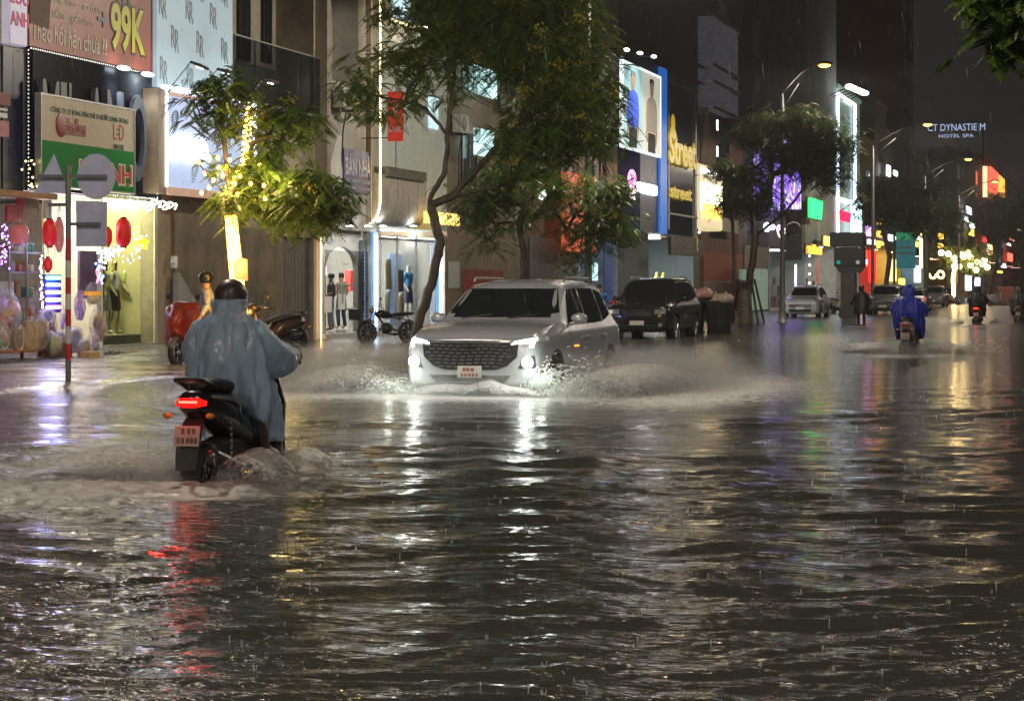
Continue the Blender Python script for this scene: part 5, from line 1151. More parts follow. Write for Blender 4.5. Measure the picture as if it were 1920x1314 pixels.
# rooftop neon writing
s = thing('rooftop_sign', 'blue-white rooftop neon writing in two lines against the night sky', 'sign', (tp(1742, 24), 24, zp(1742, 24, 262)))
NB = emi('roof_neon', (.55, .68, 1), .55)
text_mesh('CT DYNASTIE M', 1, NB, 'upper_lettering', s, (tp(1793, 24), 24, zp(1793, 24, 239)), width=106 * Dat(1793, 24) / FPX, height=13 * Dat(1793, 24) / FPX, depth=.03, facing='-x')
text_mesh('HOTEL SPA', 1, NB, 'lower_lettering', s, (tp(1793, 24), 24, zp(1793, 24, 255)), width=64 * Dat(1793, 24) / FPX, height=6.5 * Dat(1793, 24) / FPX, depth=.03, facing='-x')
m = MB()
tx = tp(1793, 24) + .3
for dy in (-4, 0, 4): m.tube([(tx, 24 + dy, 20), (tx, 24 + dy, zp(1793, 24, 238))], .12, 5)
m.box(tx, tx + .1, 19.6, 28.4, zp(1793, 24, 248), zp(1793, 24, 247)); m.build('sign_frame', M_BLACK, s)
# scattered far neon specks: each a little sign
specks = [(1668, 310, 331, (.85, .95, 1), 'white flame-shaped neon high beyond the tower'), (1681, 320, 330, (.85, .95, 1), 'small white neon beside the flame-shaped one'), (1676, 372, 385, (.7, .9, 1), 'thin ice-blue neon below the flame-shaped one'), (1818, 388, 402, (.8, .95, 1), 'ice-white neon above the far wrapped tree'), (1812, 405, 415, (.9, 1, 1), 'small white neon under the ice-white one'),
          (1824, 418, 428, (1, 1, .9), 'white neon over a yellow one at the far end'), (1823, 430, 442, (1, .9, .1), 'yellow neon under a white one at the far end'), (1846, 444, 454, (1, .06, .06), 'red neon right of the yellow one at the far end'), (1857, 458, 478, (1, .6, .3), 'upright orange neon left of the far red panel'), (1895, 475, 490, (1, .1, .06), 'red lit panel above the far motorbikes'),
          (1883, 494, 502, (.8, .8, 1), 'violet-white lamp sign above the rider at the frame edge'), (1876, 508, 512, (1, .9, .1), 'yellow-green lit strip low at the far end'), (1892, 456, 460, (1, .95, .9), 'small white lamp under the far right crown'), (1898, 447, 451, (1, .25, .2), 'small red neon under the far right crown'), (1912, 430, 433, (1, .8, .3), 'small amber lamp at the frame edge'), (1834, 520, 536, (.8, .82, 1), 'lavender lit window behind the dark far rider'), (1817, 516, 545, (.75, .95, 1), 'ice-lit doorway left of the dark far rider'),
          (1638, 470, 530, (1, .03, .03), 'bright red upright light panel beyond the dark signal'), (1622, 468, 500, (1, .08, .05), 'red upright light panel touching the dark signal'), (1623, 485, 497, (.8, .95, 1), 'white lamp beside the red light panel'), (1676, 486, 528, (1, .88, .3), 'yellow-lit doorway behind the far dark MPV'), (1693, 522, 534, (1, .8, .1), 'small yellow lit box above the far hatchback'), (1722, 498, 530, (.75, .9, 1), 'ice-lit doorway above the far hatchback')]
for i, (x_, yt, yb, c_, lb) in enumerate(specks):
    d_ = 20.1; dx = 5 if yb - yt > 25 else (4 if i > 2 else 2.5); A, B = tp(x_ - dx, d_), tp(x_ + dx, d_); Z0, Z1 = zp(x_, d_, yb), zp(x_, d_, yt)
    m = MB()
    if yb - yt < 16 and i % 2 == 0:
        m.bbox(A, B, d_, d_ + .2, Z0, Z0 + (Z1 - Z0) * .35, .05); m.bbox(A + (B - A) * .4, B - (B - A) * .1, d_, d_ + .2, Z0 + (Z1 - Z0) * .4, Z1, .05)
    else: m.bbox(A, B, d_, d_ + .2, Z0, Z1, .12)
    tag(m.build('lit_sign', emi('speck%d' % i, c_, 2.2 if yb - yt < 25 else 1.3, .3, 1.0)), lb, 'sign')
# dark signal housing on a thick column
sg_ = thing('signal_column', 'dark boxy signal housing on a thick square column in the street', 'signal', (0, 0, 0)); base = gp(1592, 594); sg_.location = base
D_ = (base.x * CA + base.y * SA); pxm = D_ / FPX
def cam_box(m, x0_, x1_, yt, yb, th): # box facing down the street at this depth
    A, B = wp(x0_, 540, D_), wp(x1_, 540, D_); cx = base.x
    m.bbox(cx - th / 2, cx + th / 2, base.y - (x1_ - 1592) * pxm, base.y - (x0_ - 1592) * pxm, EYE + (HY - yb) * pxm, EYE + (HY - yt) * pxm, .04)
DKM = mat('signal_black', (.03, .03, .032), .5, var=.1)
m = MB(); cam_box(m, 1578, 1605, 512, 604, .8); cam_box(m, 1575, 1609, 580, 606, .95); m.build('column', mat('column_concrete', (.10, .09, .08), .8, dirt=.3), sg_)
m = MB(); cam_box(m, 1557, 1622, 436, 462, .7); cam_box(m, 1565, 1622, 463, 500, .65); m.build('housing', DKM, sg_)
m = MB(); m.prism([(base.y - (x - 1592) * pxm, EYE + (HY - y) * pxm) for x, y in ((1568, 500), (1622, 500), (1612, 512), (1576, 512))], base.x - .3, base.x + .3, 'yz'); m.build('lower_housing', DKM, sg_)
for (x_, y_, c_, nm) in ((1574, 492, (.05, 1, .75), 'green_lamp'), (1610, 492, (.9, 1, 1), 'white_lamp'), (1572, 464, (.8, .8, .7), 'small_lamp'), (1613, 465, (.9, .9, .8), 'small_lamp')):
    m = MB(); r = .1 if 'small' not in nm else .05; m.lathe((base.x - .42, base.y - (x_ - 1592) * pxm, EYE + (HY - y_) * pxm), [(r * .6, -.03), (r, 0), (r, .06)], 12, 'x'); m.build(nm, emi('sig_' + nm + str(x_), c_, .2 if 'small' not in nm else .15), sg_)
# ================================================================= TREES
def leaf_mat(name, c1, c2, scale=.9):
    m = bpy.data.materials.new(name); m.use_nodes = True; n = m.node_tree.nodes; l = m.node_tree.links; b = n['Principled BSDF']
    g = n.new('ShaderNodeNewGeometry'); t = n.new('ShaderNodeTexNoise'); t.inputs['Scale'].default_value = scale; t.inputs['Detail'].default_value = 3; l.new(g.outputs['Position'], t.inputs['Vector'])
    ad = n.new('ShaderNodeMath'); ad.operation = 'MULTIPLY_ADD'; ad.inputs[1].default_value = .5; l.new(g.outputs['Random Per Island'], ad.inputs[0]); l.new(t.outputs[0], ad.inputs[2])
    r = n.new('ShaderNodeMapRange'); r.inputs[1].default_value = .5; r.inputs[2].default_value = 1.0; l.new(ad.outputs[0], r.inputs[0])
    x = n.new('ShaderNodeMixRGB'); x.inputs[1].default_value = (*c1, 1); x.inputs[2].default_value = (*c2, 1); l.new(r.outputs[0], x.inputs[0]); l.new(x.outputs[0], b.inputs['Base Color'])
    b.inputs['Roughness'].default_value = .38; b.inputs['Specular IOR Level'].default_value = .4
    tr = n.new('ShaderNodeBsdfTranslucent'); l.new(x.outputs[0], tr.inputs[0]); mx = n.new('ShaderNodeMixShader'); mx.inputs[0].default_value = .35
    l.new(b.outputs[0], mx.inputs[1]); l.new(tr.outputs[0], mx.inputs[2]); l.new(mx.outputs[0], n['Material Output'].inputs[0]); return m
LEAF = leaf_mat('feathery_leaf', (.045, .09, .014), (.17, .25, .035))
LEAFF = leaf_mat('far_leaf', (.04, .07, .018), (.09, .12, .03), .4)
FLOW = mat('yellow_flower', (.55, .42, .03), .6, var=.2)
BARK = mat('wet_bark', (.085, .065, .045), .5, var=.35, scale=5, bump=.5, bscale=18)
def fronds(centers, per, spread, flen, q, leaflets=11, droop=.9, lw=.026, ll=.085):
    """feather leaves: each is a curved stalk with paired leaflets; returns vertices and quads"""
    cs = np.array([c for c in centers for _ in range(per)]); N = len(cs)
    base = cs + q.normal(0, 1, (N, 3)) * spread * np.array([1, 1, .62])
    az = q.uniform(0, 2 * PI, N); el = q.uniform(-.35, .55, N)
    d = np.stack([np.cos(az) * np.cos(el), np.sin(az) * np.cos(el), np.sin(el)], 1)
    L = flen * q.uniform(.6, 1.15, N)
    s = (np.arange(leaflets) + .6) / leaflets
    P = base[:, None, :] + d[:, None, :] * (L[:, None] * s)[..., None]; P[..., 2] -= droop * L[:, None] * s ** 2 * .75
    T = d[:, None, :] - np.array([0, 0, 1]) * (droop * 1.5 * s)[None, :, None]; T /= np.linalg.norm(T, axis=-1, keepdims=True)
    side = np.cross(T, np.array([0, 0, 1.0])); side /= np.linalg.norm(side, axis=-1, keepdims=True) + 1e-6
    up = np.cross(side, T)
    V = []; 
    for sg in (-1, 1):
        ld = side * sg * .85 + T * .45 - up * .35; ld /= np.linalg.norm(ld, axis=-1, keepdims=True)
        ll_ = (ll * np.sin(PI * (s * .8 + .15)))[None, :, None] * q.uniform(.8, 1.2, (N, 1, 1)); lw_ = lw
        a = P; tip = P + ld * ll_; mid = P + ld * ll_ * .5
        V.append(np.stack([a, mid + T * lw_ * .5, tip, mid - T * lw_ * .5], 2))
    V = np.concatenate(V, 1).reshape(-1, 3); F = np.arange(len(V)).reshape(-1, 4)
    # stalks
    st = np.stack([base - side[:, 0] * .004, base + side[:, 0] * .004, P[:, -1] + side[:, 0] * .003, P[:, -1] - side[:, 0] * .003], 1).reshape(-1, 3)
    F2 = np.arange(len(st)).reshape(-1, 4) + len(V)
    return np.concatenate([V, st]), np.concatenate([F, F2])
def tree(label, trunk, crowns, ncl, per, flen, seed, spread=.28, flowers=0, r0=.11, leaf=None, group='street trees along the kerb', leaflets=11, lw=.036, ll=.105, name='street_tree', limbs=(), bare=.25, nseg=5):
    """trunk: list of points; crowns: ellipsoids (centre, radii); limbs: extra polylines starting on the trunk"""
    q = np.random.default_rng(seed); pr = random.Random(seed)
    o = thing(name, label, 'tree', trunk[0], group=group)
    nodes = []; par = []; cnt = []
    def addline(pts, p0=None, n=6):
        last = p0; pts = [Vector(p) for p in pts]
        for i in range(len(pts) - 1):
            for k in range(n):
                if i == 0 and k == 0 and p0 is not None: continue
                nodes.append(pts[i].lerp(pts[i + 1], k / n) + Vector((pr.gauss(0, .012), pr.gauss(0, .012), 0))); par.append(-1 if last is None else last); last = len(nodes) - 1
        nodes.append(pts[-1]); par.append(last); return len(nodes) - 1
    addline(trunk); nt_ = len(nodes)
    for lm in limbs:
        k = min(range(len(nodes)), key=lambda i: (nodes[i] - Vector(lm[0])).length); addline(lm, k)
    cl = []; tot = sum(c[1][0] * c[1][1] * c[1][2] for c in crowns)
    for (c, r) in crowns:
        n = max(2, int(ncl * r[0] * r[1] * r[2] / tot))
        for _ in range(n):
            while True:
                v = q.uniform(-1, 1, 3)
                if .25 < np.linalg.norm(v) < 1: break
            cl.append(Vector(c) + Vector((v[0] * r[0], v[1] * r[1], v[2] * r[2])))
    cl.sort(key=lambda p: (p - Vector(trunk[-1])).length)
    zmin = trunk[0][2] + (trunk[-1][2] - trunk[0][2]) * .45
    tips = []
    for p in cl:
        best = min((i for i in range(len(nodes)) if nodes[i].z > zmin), key=lambda i: (nodes[i] - p).length + max(0, nodes[i].z - p.z) * .8)
        a = nodes[best]; mid = a.lerp(p, .5) + Vector((pr.gauss(0, .08), pr.gauss(0, .08), (p - a).length * .12))
        last = best
        for k in range(1, nseg + 1):
            f = k / nseg; pt = a * (1 - f) ** 2 + mid * 2 * f * (1 - f) + p * f * f
            nodes.append(pt); par.append(last); last = len(nodes) - 1
        tips.append(last)
    w_ = np.zeros(len(nodes))
    for t_ in tips:
        i = t_
        while i >= 0: w_[i] += 1; i = par[i]
    for i in range(len(nodes)): w_[i] = max(w_[i], .6)
    rad = .0065 * np.sqrt(w_) * (r0 / (.0065 * math.sqrt(max(w_[0], 1)))) ** np.clip(w_ / max(w_[0], 1), 0, 1) ** .35 if True else None
    rad = .007 + (r0 - .007) * (w_ / w_[0]) ** .55
    # bark
    m = MB(); ch = {}
    for i, p in enumerate(par):
        if p >= 0: ch.setdefault(p, []).append(i)
    starts = [(0, -1)]
    while starts:
        i, p = starts.pop(); chain = [i] if p < 0 else [p, i]
        while ch.get(chain[-1]):
            c_ = sorted(ch[chain[-1]], key=lambda k: -w_[k]); nxt = c_[0]
            for k in c_[1:]: starts.append((k, chain[-1]))
            chain.append(nxt)
        pts = [nodes[chain[0]]]; rr = [rad[chain[0]] if p < 0 else min(rad[p], rad[i] * 1.5)]
        for k in chain[1:]:
            if (nodes[k] - pts[-1]).length > .01: pts.append(nodes[k]); rr.append(rad[k])
        if p < 0: rr[0] *= 1.35; rr[1] *= 1.08
        if len(pts) > 1: m.tube(pts, rr, 10 if max(rr) > .05 else (6 if max(rr) > .02 else 4))
    m.build('trunk', BARK, o, True)
    V, F = fronds([tuple(p) for p in cl], per, spread, flen, q, leaflets, lw=lw, ll=ll)
    raw_mesh('crown', V, F, leaf or LEAF, o)
    if flowers:
        m = MB(); fl = pr.sample(cl, min(flowers, len(cl)))
        for p in fl:
            top = p + Vector((-CA * spread * 1.3 + pr.gauss(0, .15), -SA * spread + pr.gauss(0, .15), spread * .5))
            for k in range(34): c = top + Vector((pr.gauss(0, .085), pr.gauss(0, .085), pr.gauss(0, .06))); m.add([c + Vector((pr.uniform(-.032, .032), pr.uniform(-.032, .032), pr.uniform(-.03, .03))) for _ in range(4)], [(0, 1, 2, 3), (0, 2, 3, 1)])
        m.build('blossom', FLOW, o)
    return o, nodes, cl
def treepx(d, xb, pts): # points in pixels on the plane at kerb distance d, seen square to the camera through the trunk base
    D_ = Dat(xb, d); return [wp(x, y, D_ + (p[0] if p else 0)) for x, y, *p in pts], D_
def crownpx(D_, x0, x1, y0, y1, depth=None, dd=0):
    s_ = D_ / FPX; c = wp((x0 + x1) / 2, (y0 + y1) / 2, D_ + dd); r = max(x1 - x0, 1) / 2 * s_; return (c, (r if depth is None else depth, r, (y1 - y0) / 2 * s_))
# big leaning tree behind the white SUV
P_, D2 = treepx(14.3, 770, [(765, 665), (787, 600), (812, 520), (825, 455), (812, 400), (806, 375)])
base2 = P_[0]; base2.z = -.1
L1, _ = treepx(14.3, 770, [(806, 375), (835, 320), (838, 250), (800, 205), (760, 190), (700, 178)])
L2, _ = treepx(14.3, 770, [(808, 385), (850, 368), (900, 310), (960, 250), (1010, 170)])
L3, _ = treepx(14.3, 770, [(838, 250), (850, 150), (860, 60), (880, -30)])
L4, _ = treepx(14.3, 770, [(850, 368), (930, 350), (1000, 330), (1080, 290)])
L5, _ = treepx(14.3, 770, [(760, 190), (700, 180), (655, 150)])
K = lambda *a, **k: crownpx(D2, *a, **k)
tree('big leaning tree with yellow blossom clusters behind the white SUV', P_, [K(640, 760, 95, 215), K(650, 730, 170, 235, depth=.4), K(690, 860, -60, 130), K(730, 900, 60, 230), K(840, 1060, -120, 160), K(930, 1150, -60, 200), K(960, 1160, 120, 300), K(900, 1090, 200, 330), K(690, 720, 185, 225, depth=.3), K(1060, 1150, 60, 330, depth=1.2)],
     215, 20, .45, 4, .24, 60, .105, limbs=[L1, L2, L3, L4, L5], leaflets=12)
# slim tree behind, in front of the dull house
P_, D3 = treepx(14.6, 975, [(978, 650), (980, 560), (982, 480), (975, 420), (985, 370)])
P_[0].z = -.1
K3 = lambda *a, **k: crownpx(D3, *a, **k)
tree('slim dark tree between the SUV roof and the lamp post', P_, [K3(850, 960, 330, 440), K3(900, 1060, 270, 420), K3(1020, 1170, 320, 440), K3(1060, 1170, 400, 505), K3(880, 950, 420, 470, depth=.5), K3(1100, 1200, 340, 440), K3(840, 900, 300, 380)],
     100, 19, .45, 9, .25, 6, .09, leaflets=11)
# tree wrapped in lights
P_, D1 = treepx(14.6, 450, [(462, 690), (448, 560), (436, 440), (430, 370), (440, 330)])
P_[0].z = -.05
K1 = lambda *a, **k: crownpx(D1, *a, **k)
L1, _ = treepx(14.6, 450, [(430, 370), (390, 330), (372, 305)]); L2, _ = treepx(14.6, 450, [(430, 365), (470, 300), (465, 240), (470, 190)]); L3, _ = treepx(14.6, 450, [(430, 380), (480, 345), (540, 330), (600, 350)]); L4, _ = treepx(14.6, 450, [(430, 360), (420, 260), (410, 170)])
oT1, nT1, cT1 = tree('small tree wrapped in glowing warm lights behind the rider in the poncho', P_, [K1(345, 470, 135, 260), K1(470, 560, 180, 300), K1(540, 625, 205, 285), K1(480, 640, 330, 430), K1(390, 500, 300, 410, depth=.6), K1(560, 645, 320, 440, depth=.5), K1(440, 520, 230, 400)],
     84, 20, .38, 21, .20, 8, .10, limbs=[L1, L2, L3, L4])
LSY = emi('wrap_glow', (1, .50, .075), 8); BULB = emi('bulb_glow', (1, .42, .09), 8)
ls = thing('light_string', 'glowing warm light rope wound up the small tree trunk with loose bulbs', 'string lights', P_[0])
m = MB(); pts = []
for i in range(900):
    f = i / 899; y_ = 640 - 235 * f; x_ = np.interp(y_, [330, 370, 440, 560, 690], [440, 430, 436, 448, 462]); c = wp(x_, y_, D1); r_ = .125 - .03 * f; a_ = i * .62
    pts.append(c + Vector((r_ * math.cos(a_), r_ * math.sin(a_), 0)))
m.tube(pts, .016, 4); m.build('rope_light', LSY, ls)
m = MB(); pts = []
for i in range(260):
    f = i / 259; y_ = 402 - 200 * f; x_ = np.interp(y_, [200, 250, 300, 340, 370, 405], [470, 463, 460, 440, 428, 433]); c = wp(x_, y_, D1); a_ = i * .45; pts.append(c + Vector((.06 * math.cos(a_), .06 * math.sin(a_), 0)))
m.tube(pts, .015, 4); m.build('rope_light', LSY, ls)
qb = random.Random(8)
bulbs = [(372, 305), (393, 300), (410, 315), (385, 325), (418, 330), (400, 338), (430, 322), (450, 330), (378, 362), (445, 365), (470, 345), (487, 310), (495, 348), (513, 342), (430, 300), (408, 296), (497, 373), (455, 300), (440, 345), (468, 250), (463, 215), (462, 280), (470, 232), (425, 350), (392, 352)]
for i, (x_, y_) in enumerate(bulbs):
    c = wp(x_, y_, D1 + qb.uniform(-.5, .3)); m = MB(); m.ell(c, .036, .036, .042, 8, 6); m.build('bulb', BULB, ls, True)
for f in (.1, .35, .6, .85):
    c = wp(455 - 22 * f, 640 - 235 * f, D1 - .35); point(ls, c, 14, (1, .62, .2), .12, name='rope_glow')
point(ls, wp(430, 330, D1 - .5), 120, (1, .62, .22), .3, name='bulb_glow_light')
point(ls, wp(520, 330, D1 - .7), 70, (1, .70, .28), .3, name='bulb_glow_light')
# notice tied on the trunk
c = wp(452, 505, D1 - .2); m = MB(); m.box(c.x - .02, c.x + .02, c.y - .12, c.y + .13, c.z - .17, c.z + .17)
m = MB(); m.prism([(c.y - .14, c.z - .2), (c.y + .10, c.z - .16), (c.y + .13, c.z + .1), (c.y + .02, c.z + .2), (c.y - .13, c.z + .17)], c.x - .03, c.x, 'yz'); tag(m.build('paper_notice', mat('old_paper', (.45, .22, .12), .7, var=.3)), 'crumpled brownish bag tied to the glowing tree trunk', 'bag')
# guarded tree by the lamp post
P_, D4 = treepx(14.2, 1400, [(1398, 606), (1406, 520), (1416, 460), (1412, 400), (1440, 360), (1450, 320)])
P_[0].z = -.1
K4 = lambda *a, **k: crownpx(D4, *a, **k)
LL1, _ = treepx(14.2, 1400, [(1412, 400), (1395, 350), (1375, 300)]); LL2, _ = treepx(14.2, 1400, [(1420, 440), (1470, 400), (1510, 350)])
tree('dark roadside tree in a wooden guard before the purple screen', P_, [K4(1370, 1600, 205, 300), K4(1360, 1440, 280, 420), K4(1440, 1600, 250, 330), K4(1490, 1600, 240, 360, depth=1.5), K4(1400, 1470, 320, 420, depth=1.0)],
     190, 22, .5, 31, .34, 4, .15, limbs=[LL1, LL2], leaf=LEAFF, leaflets=9, lw=.045, ll=.13)
g = thing('tree_guard', 'wooden stake guard around the dark roadside tree', 'tree guard', (P_[0].x, P_[0].y, -.05))
for i, (dx, dy) in enumerate(((-.5, -.5), (.5, -.55), (.5, .55), (-.5, .5))):
    m = MB(); m.tube([(P_[0].x + dx * 1.2, P_[0].y + dy * 1.2, -.05), (P_[0].x + dx * .55, P_[0].y + dy * .55, 1.75)], .045, 6); m.build('stake', mat('stake_wood', (.06, .045, .035), .7), g)
m = MB(); pr_ = [Vector((P_[0].x + a * .55, P_[0].y + b * .55, 1.6)) for a, b in ((-.6, -.6), (.6, -.6), (.6, .6), (-.6, .6), (-.6, -.6))]; m.tube(pr_, .035, 5); m.build('rail', mat('stake_wood'), g)
m = MB(); m.tube([(P_[0].x, P_[0].y, -.05), (P_[0].x, P_[0].y + .02, 1.2), (P_[0].x, P_[0].y, 1.35)], [.32, .24, .17], 10); m.build('wrapping', mat('sacking', (.22, .19, .15), .8, var=.3, bump=.4), g)
# far trees
def fartree(label, d, xb, yb, pts, crowns, seed, ncl=70, leaf=LEAFF, per=18, fl=.8, sp=.5, r0=.16):
    P_, D_ = treepx(d, xb, pts); P_[0].z = -.1
    return tree(label, P_, [crownpx(D_, *c) for c in crowns], ncl, per, fl, seed, sp, 0, r0, leaf, leaflets=8, lw=.09, ll=.24, nseg=3), D_
fartree('leaning roadside tree behind the far dark MPV', 14.5, 1665, 580, [(1655, 575), (1668, 480), (1655, 430), (1668, 390)], [(1600, 1700, 330, 420), (1660, 1770, 330, 430), (1620, 1740, 345, 400)], 41, 90)
fartree('straight roadside tree beside the neon rings', 14.2, 1738, 560, [(1736, 562), (1740, 470), (1736, 430), (1750, 400)], [(1700, 1790, 370, 430), (1690, 1760, 395, 440), (1750, 1800, 380, 440)], 42, 70)
(o6, n6, c6), D6 = fartree('far tree wrapped in warm lights at the end of the kerb', 14.2, 1788, 558, [(1786, 560), (1790, 520), (1800, 490), (1810, 475)], [(1760, 1850, 455, 500), (1800, 1860, 470, 510), (1750, 1800, 455, 480)], 43, 60, r0=.2)
fartree('dense crown of the roadside tree near the frame edge', 14.2, 1856, 552, [(1852, 552), (1868, 500), (1872, 460), (1880, 430)], [(1820, 1930, 365, 455), (1850, 1930, 355, 400), (1830, 1880, 420, 470)], 44, 90, fl=1.2, sp=.8)
ls = thing('light_string', 'warm light rope and bulbs on the far tree at the end of the kerb', 'string lights', wp(1787, 560, D6))
m = MB(); pts = [wp(1787 + (i % 2) * 1.6 + (515 - y_) * .12 if y_ < 530 else 1787 + (i % 2) * 1.6, y_, D6 - .4) for i, y_ in enumerate(np.linspace(555, 487, 70))]; m.tube(pts, .16, 5); m.build('rope_light', emi('far_wrap', (1, .74, .28), 7), ls)
for i, (x_, y_) in enumerate(((1765, 474), (1778, 476), (1789, 484), (1798, 500), (1808, 482), (1815, 474), (1821, 484), (1833, 491), (1846, 488), (1820, 497), (1842, 495), (1851, 501), (1790, 499), (1830, 506), (1804, 478))):
    m = MB(); m.ell(wp(x_, y_, D6 - 1), .28, .28, .28, 8, 5); m.build('bulb', emi('far_bulb', (1, .72, .32), 6), ls, True)
point(ls, wp(1800, 490, D6 - 3), 1500, (1, .66, .25), .6, name='far_rope_glow')
# small lit shrubs behind the bright light box
P_, D7 = treepx(15.2, 1372, [(1374, 600), (1376, 500), (1374, 420)]); P_[0].z = -.1
tree('small yellow-green tree lit by the bright light box', P_, [crownpx(D7, 1355, 1385, 350, 400), crownpx(D7, 1340, 1380, 300, 340)], 26, 18, .5, 51, .3, 0, .07, LEAFF, leaflets=9, lw=.05, ll=.14)
# overhanging tree at the top right corner
D8 = 15.0
P_ = [wp(2080, 1000, D8), wp(2070, 600, D8), wp(2040, 250, D8), wp(2010, 60, D8)]; P_[0].z = -.1
tree('near tree whose leaves hang into the top right corner', P_, [(wp(1895, 20, D8), (.45, .25, .22)), (wp(1960, -20, D8), (.5, .4, .4)), (wp(1880, -40, D8), (.3, .25, .2)), (wp(1900, 65, D8), (.15, .12, .12))], 44, 20, .22, 61, .09, 0, .08, LEAF, leaflets=8, lw=.05, ll=.085)
# ================================================================= VEHICLES
RUB = mat('tyre_rubber', (.018, .018, .018), .75, var=.2, scale=20)
RIM = mat('alloy_rim', (.45, .46, .48), .3, .9, var=.05)
CGL = mat('car_glass', (.008, .010, .012), .04, var=0, spec=.8)
TRIM = mat('black_trim', (.02, .02, .022), .4, var=.1)
PLT = mat('number_plate', (.65, .64, .60), .45, var=.05)
PTX = mat('plate_print', (.03, .03, .03), .6)
def catmull(keys, n):
    K = np.array(keys, float); m_ = len(K); out = []
    for i in range(m_ - 1):
        p0, p1, p2, p3 = K[max(i - 1, 0)], K[i], K[i + 1], K[min(i + 2, m_ - 1)]
        for k in range(n):
            t = k / n; out.append(.5 * ((2 * p1) + (-p0 + p2) * t + (2 * p0 - 5 * p1 + 4 * p2 - p3) * t * t + (-p0 + 3 * p1 - 3 * p2 + p3) * t ** 3) * .7 + .3 * (p1 * (1 - t) + p2 * t))
    out.append(K[-1]); return np.array(out)
#        x     zb   zbelt ztop  w    wb   wt
SUV = [(2.36, .42, .74, .80, .55, .50, .40), (2.33, .33, .84, .90, .80, .70, .60), (2.20, .28, .92, .99, .91, .82, .72), (1.9, .27, .97, 1.06, .945, .84, .76), (1.35, .27, 1.02, 1.12, .95, .85, .76), (1.02, .27, 1.04, 1.16, .95, .86, .74),
       (.62, .27, 1.05, 1.42, .95, .86, .68), (.25, .27, 1.05, 1.63, .95, .86, .63), (-.2, .27, 1.06, 1.69, .95, .86, .62), (-1.0, .27, 1.07, 1.70, .95, .86, .62), (-1.7, .27, 1.09, 1.66, .945, .85, .60), (-2.05, .28, 1.10, 1.52, .93, .83, .60), (-2.25, .32, 1.05, 1.22, .90, .80, .66), (-2.33, .38, .90, .96, .84, .74, .64), (-2.36, .48, .75, .80, .60, .5, .4)]
def scaled(st, L=1, H=1, Wd=1): return [(x * L, zb, zb_ * H, zt * H, w * Wd, wb * Wd, wt * Wd) for (x, zb, zb_, zt, w, wb, wt) in st]
HATCH = [(1.95, .40, .68, .74, .5, .45, .38), (1.92, .30, .76, .84, .72, .65, .55), (1.75, .25, .84, .92, .81, .74, .66), (1.3, .25, .90, 1.00, .85, .76, .68), (1.0, .25, .93, 1.06, .85, .77, .68), (.6, .25, .94, 1.28, .85, .77, .62), (.2, .25, .95, 1.45, .85, .77, .58), (-.4, .25, .96, 1.50, .85, .77, .57), (-1.1, .25, .98, 1.48, .85, .77, .56), (-1.55, .26, 1.0, 1.40, .84, .76, .56), (-1.8, .3, .98, 1.15, .82, .74, .6), (-1.9, .36, .85, .92, .76, .68, .6), (-1.93, .45, .7, .76, .5, .45, .4)]
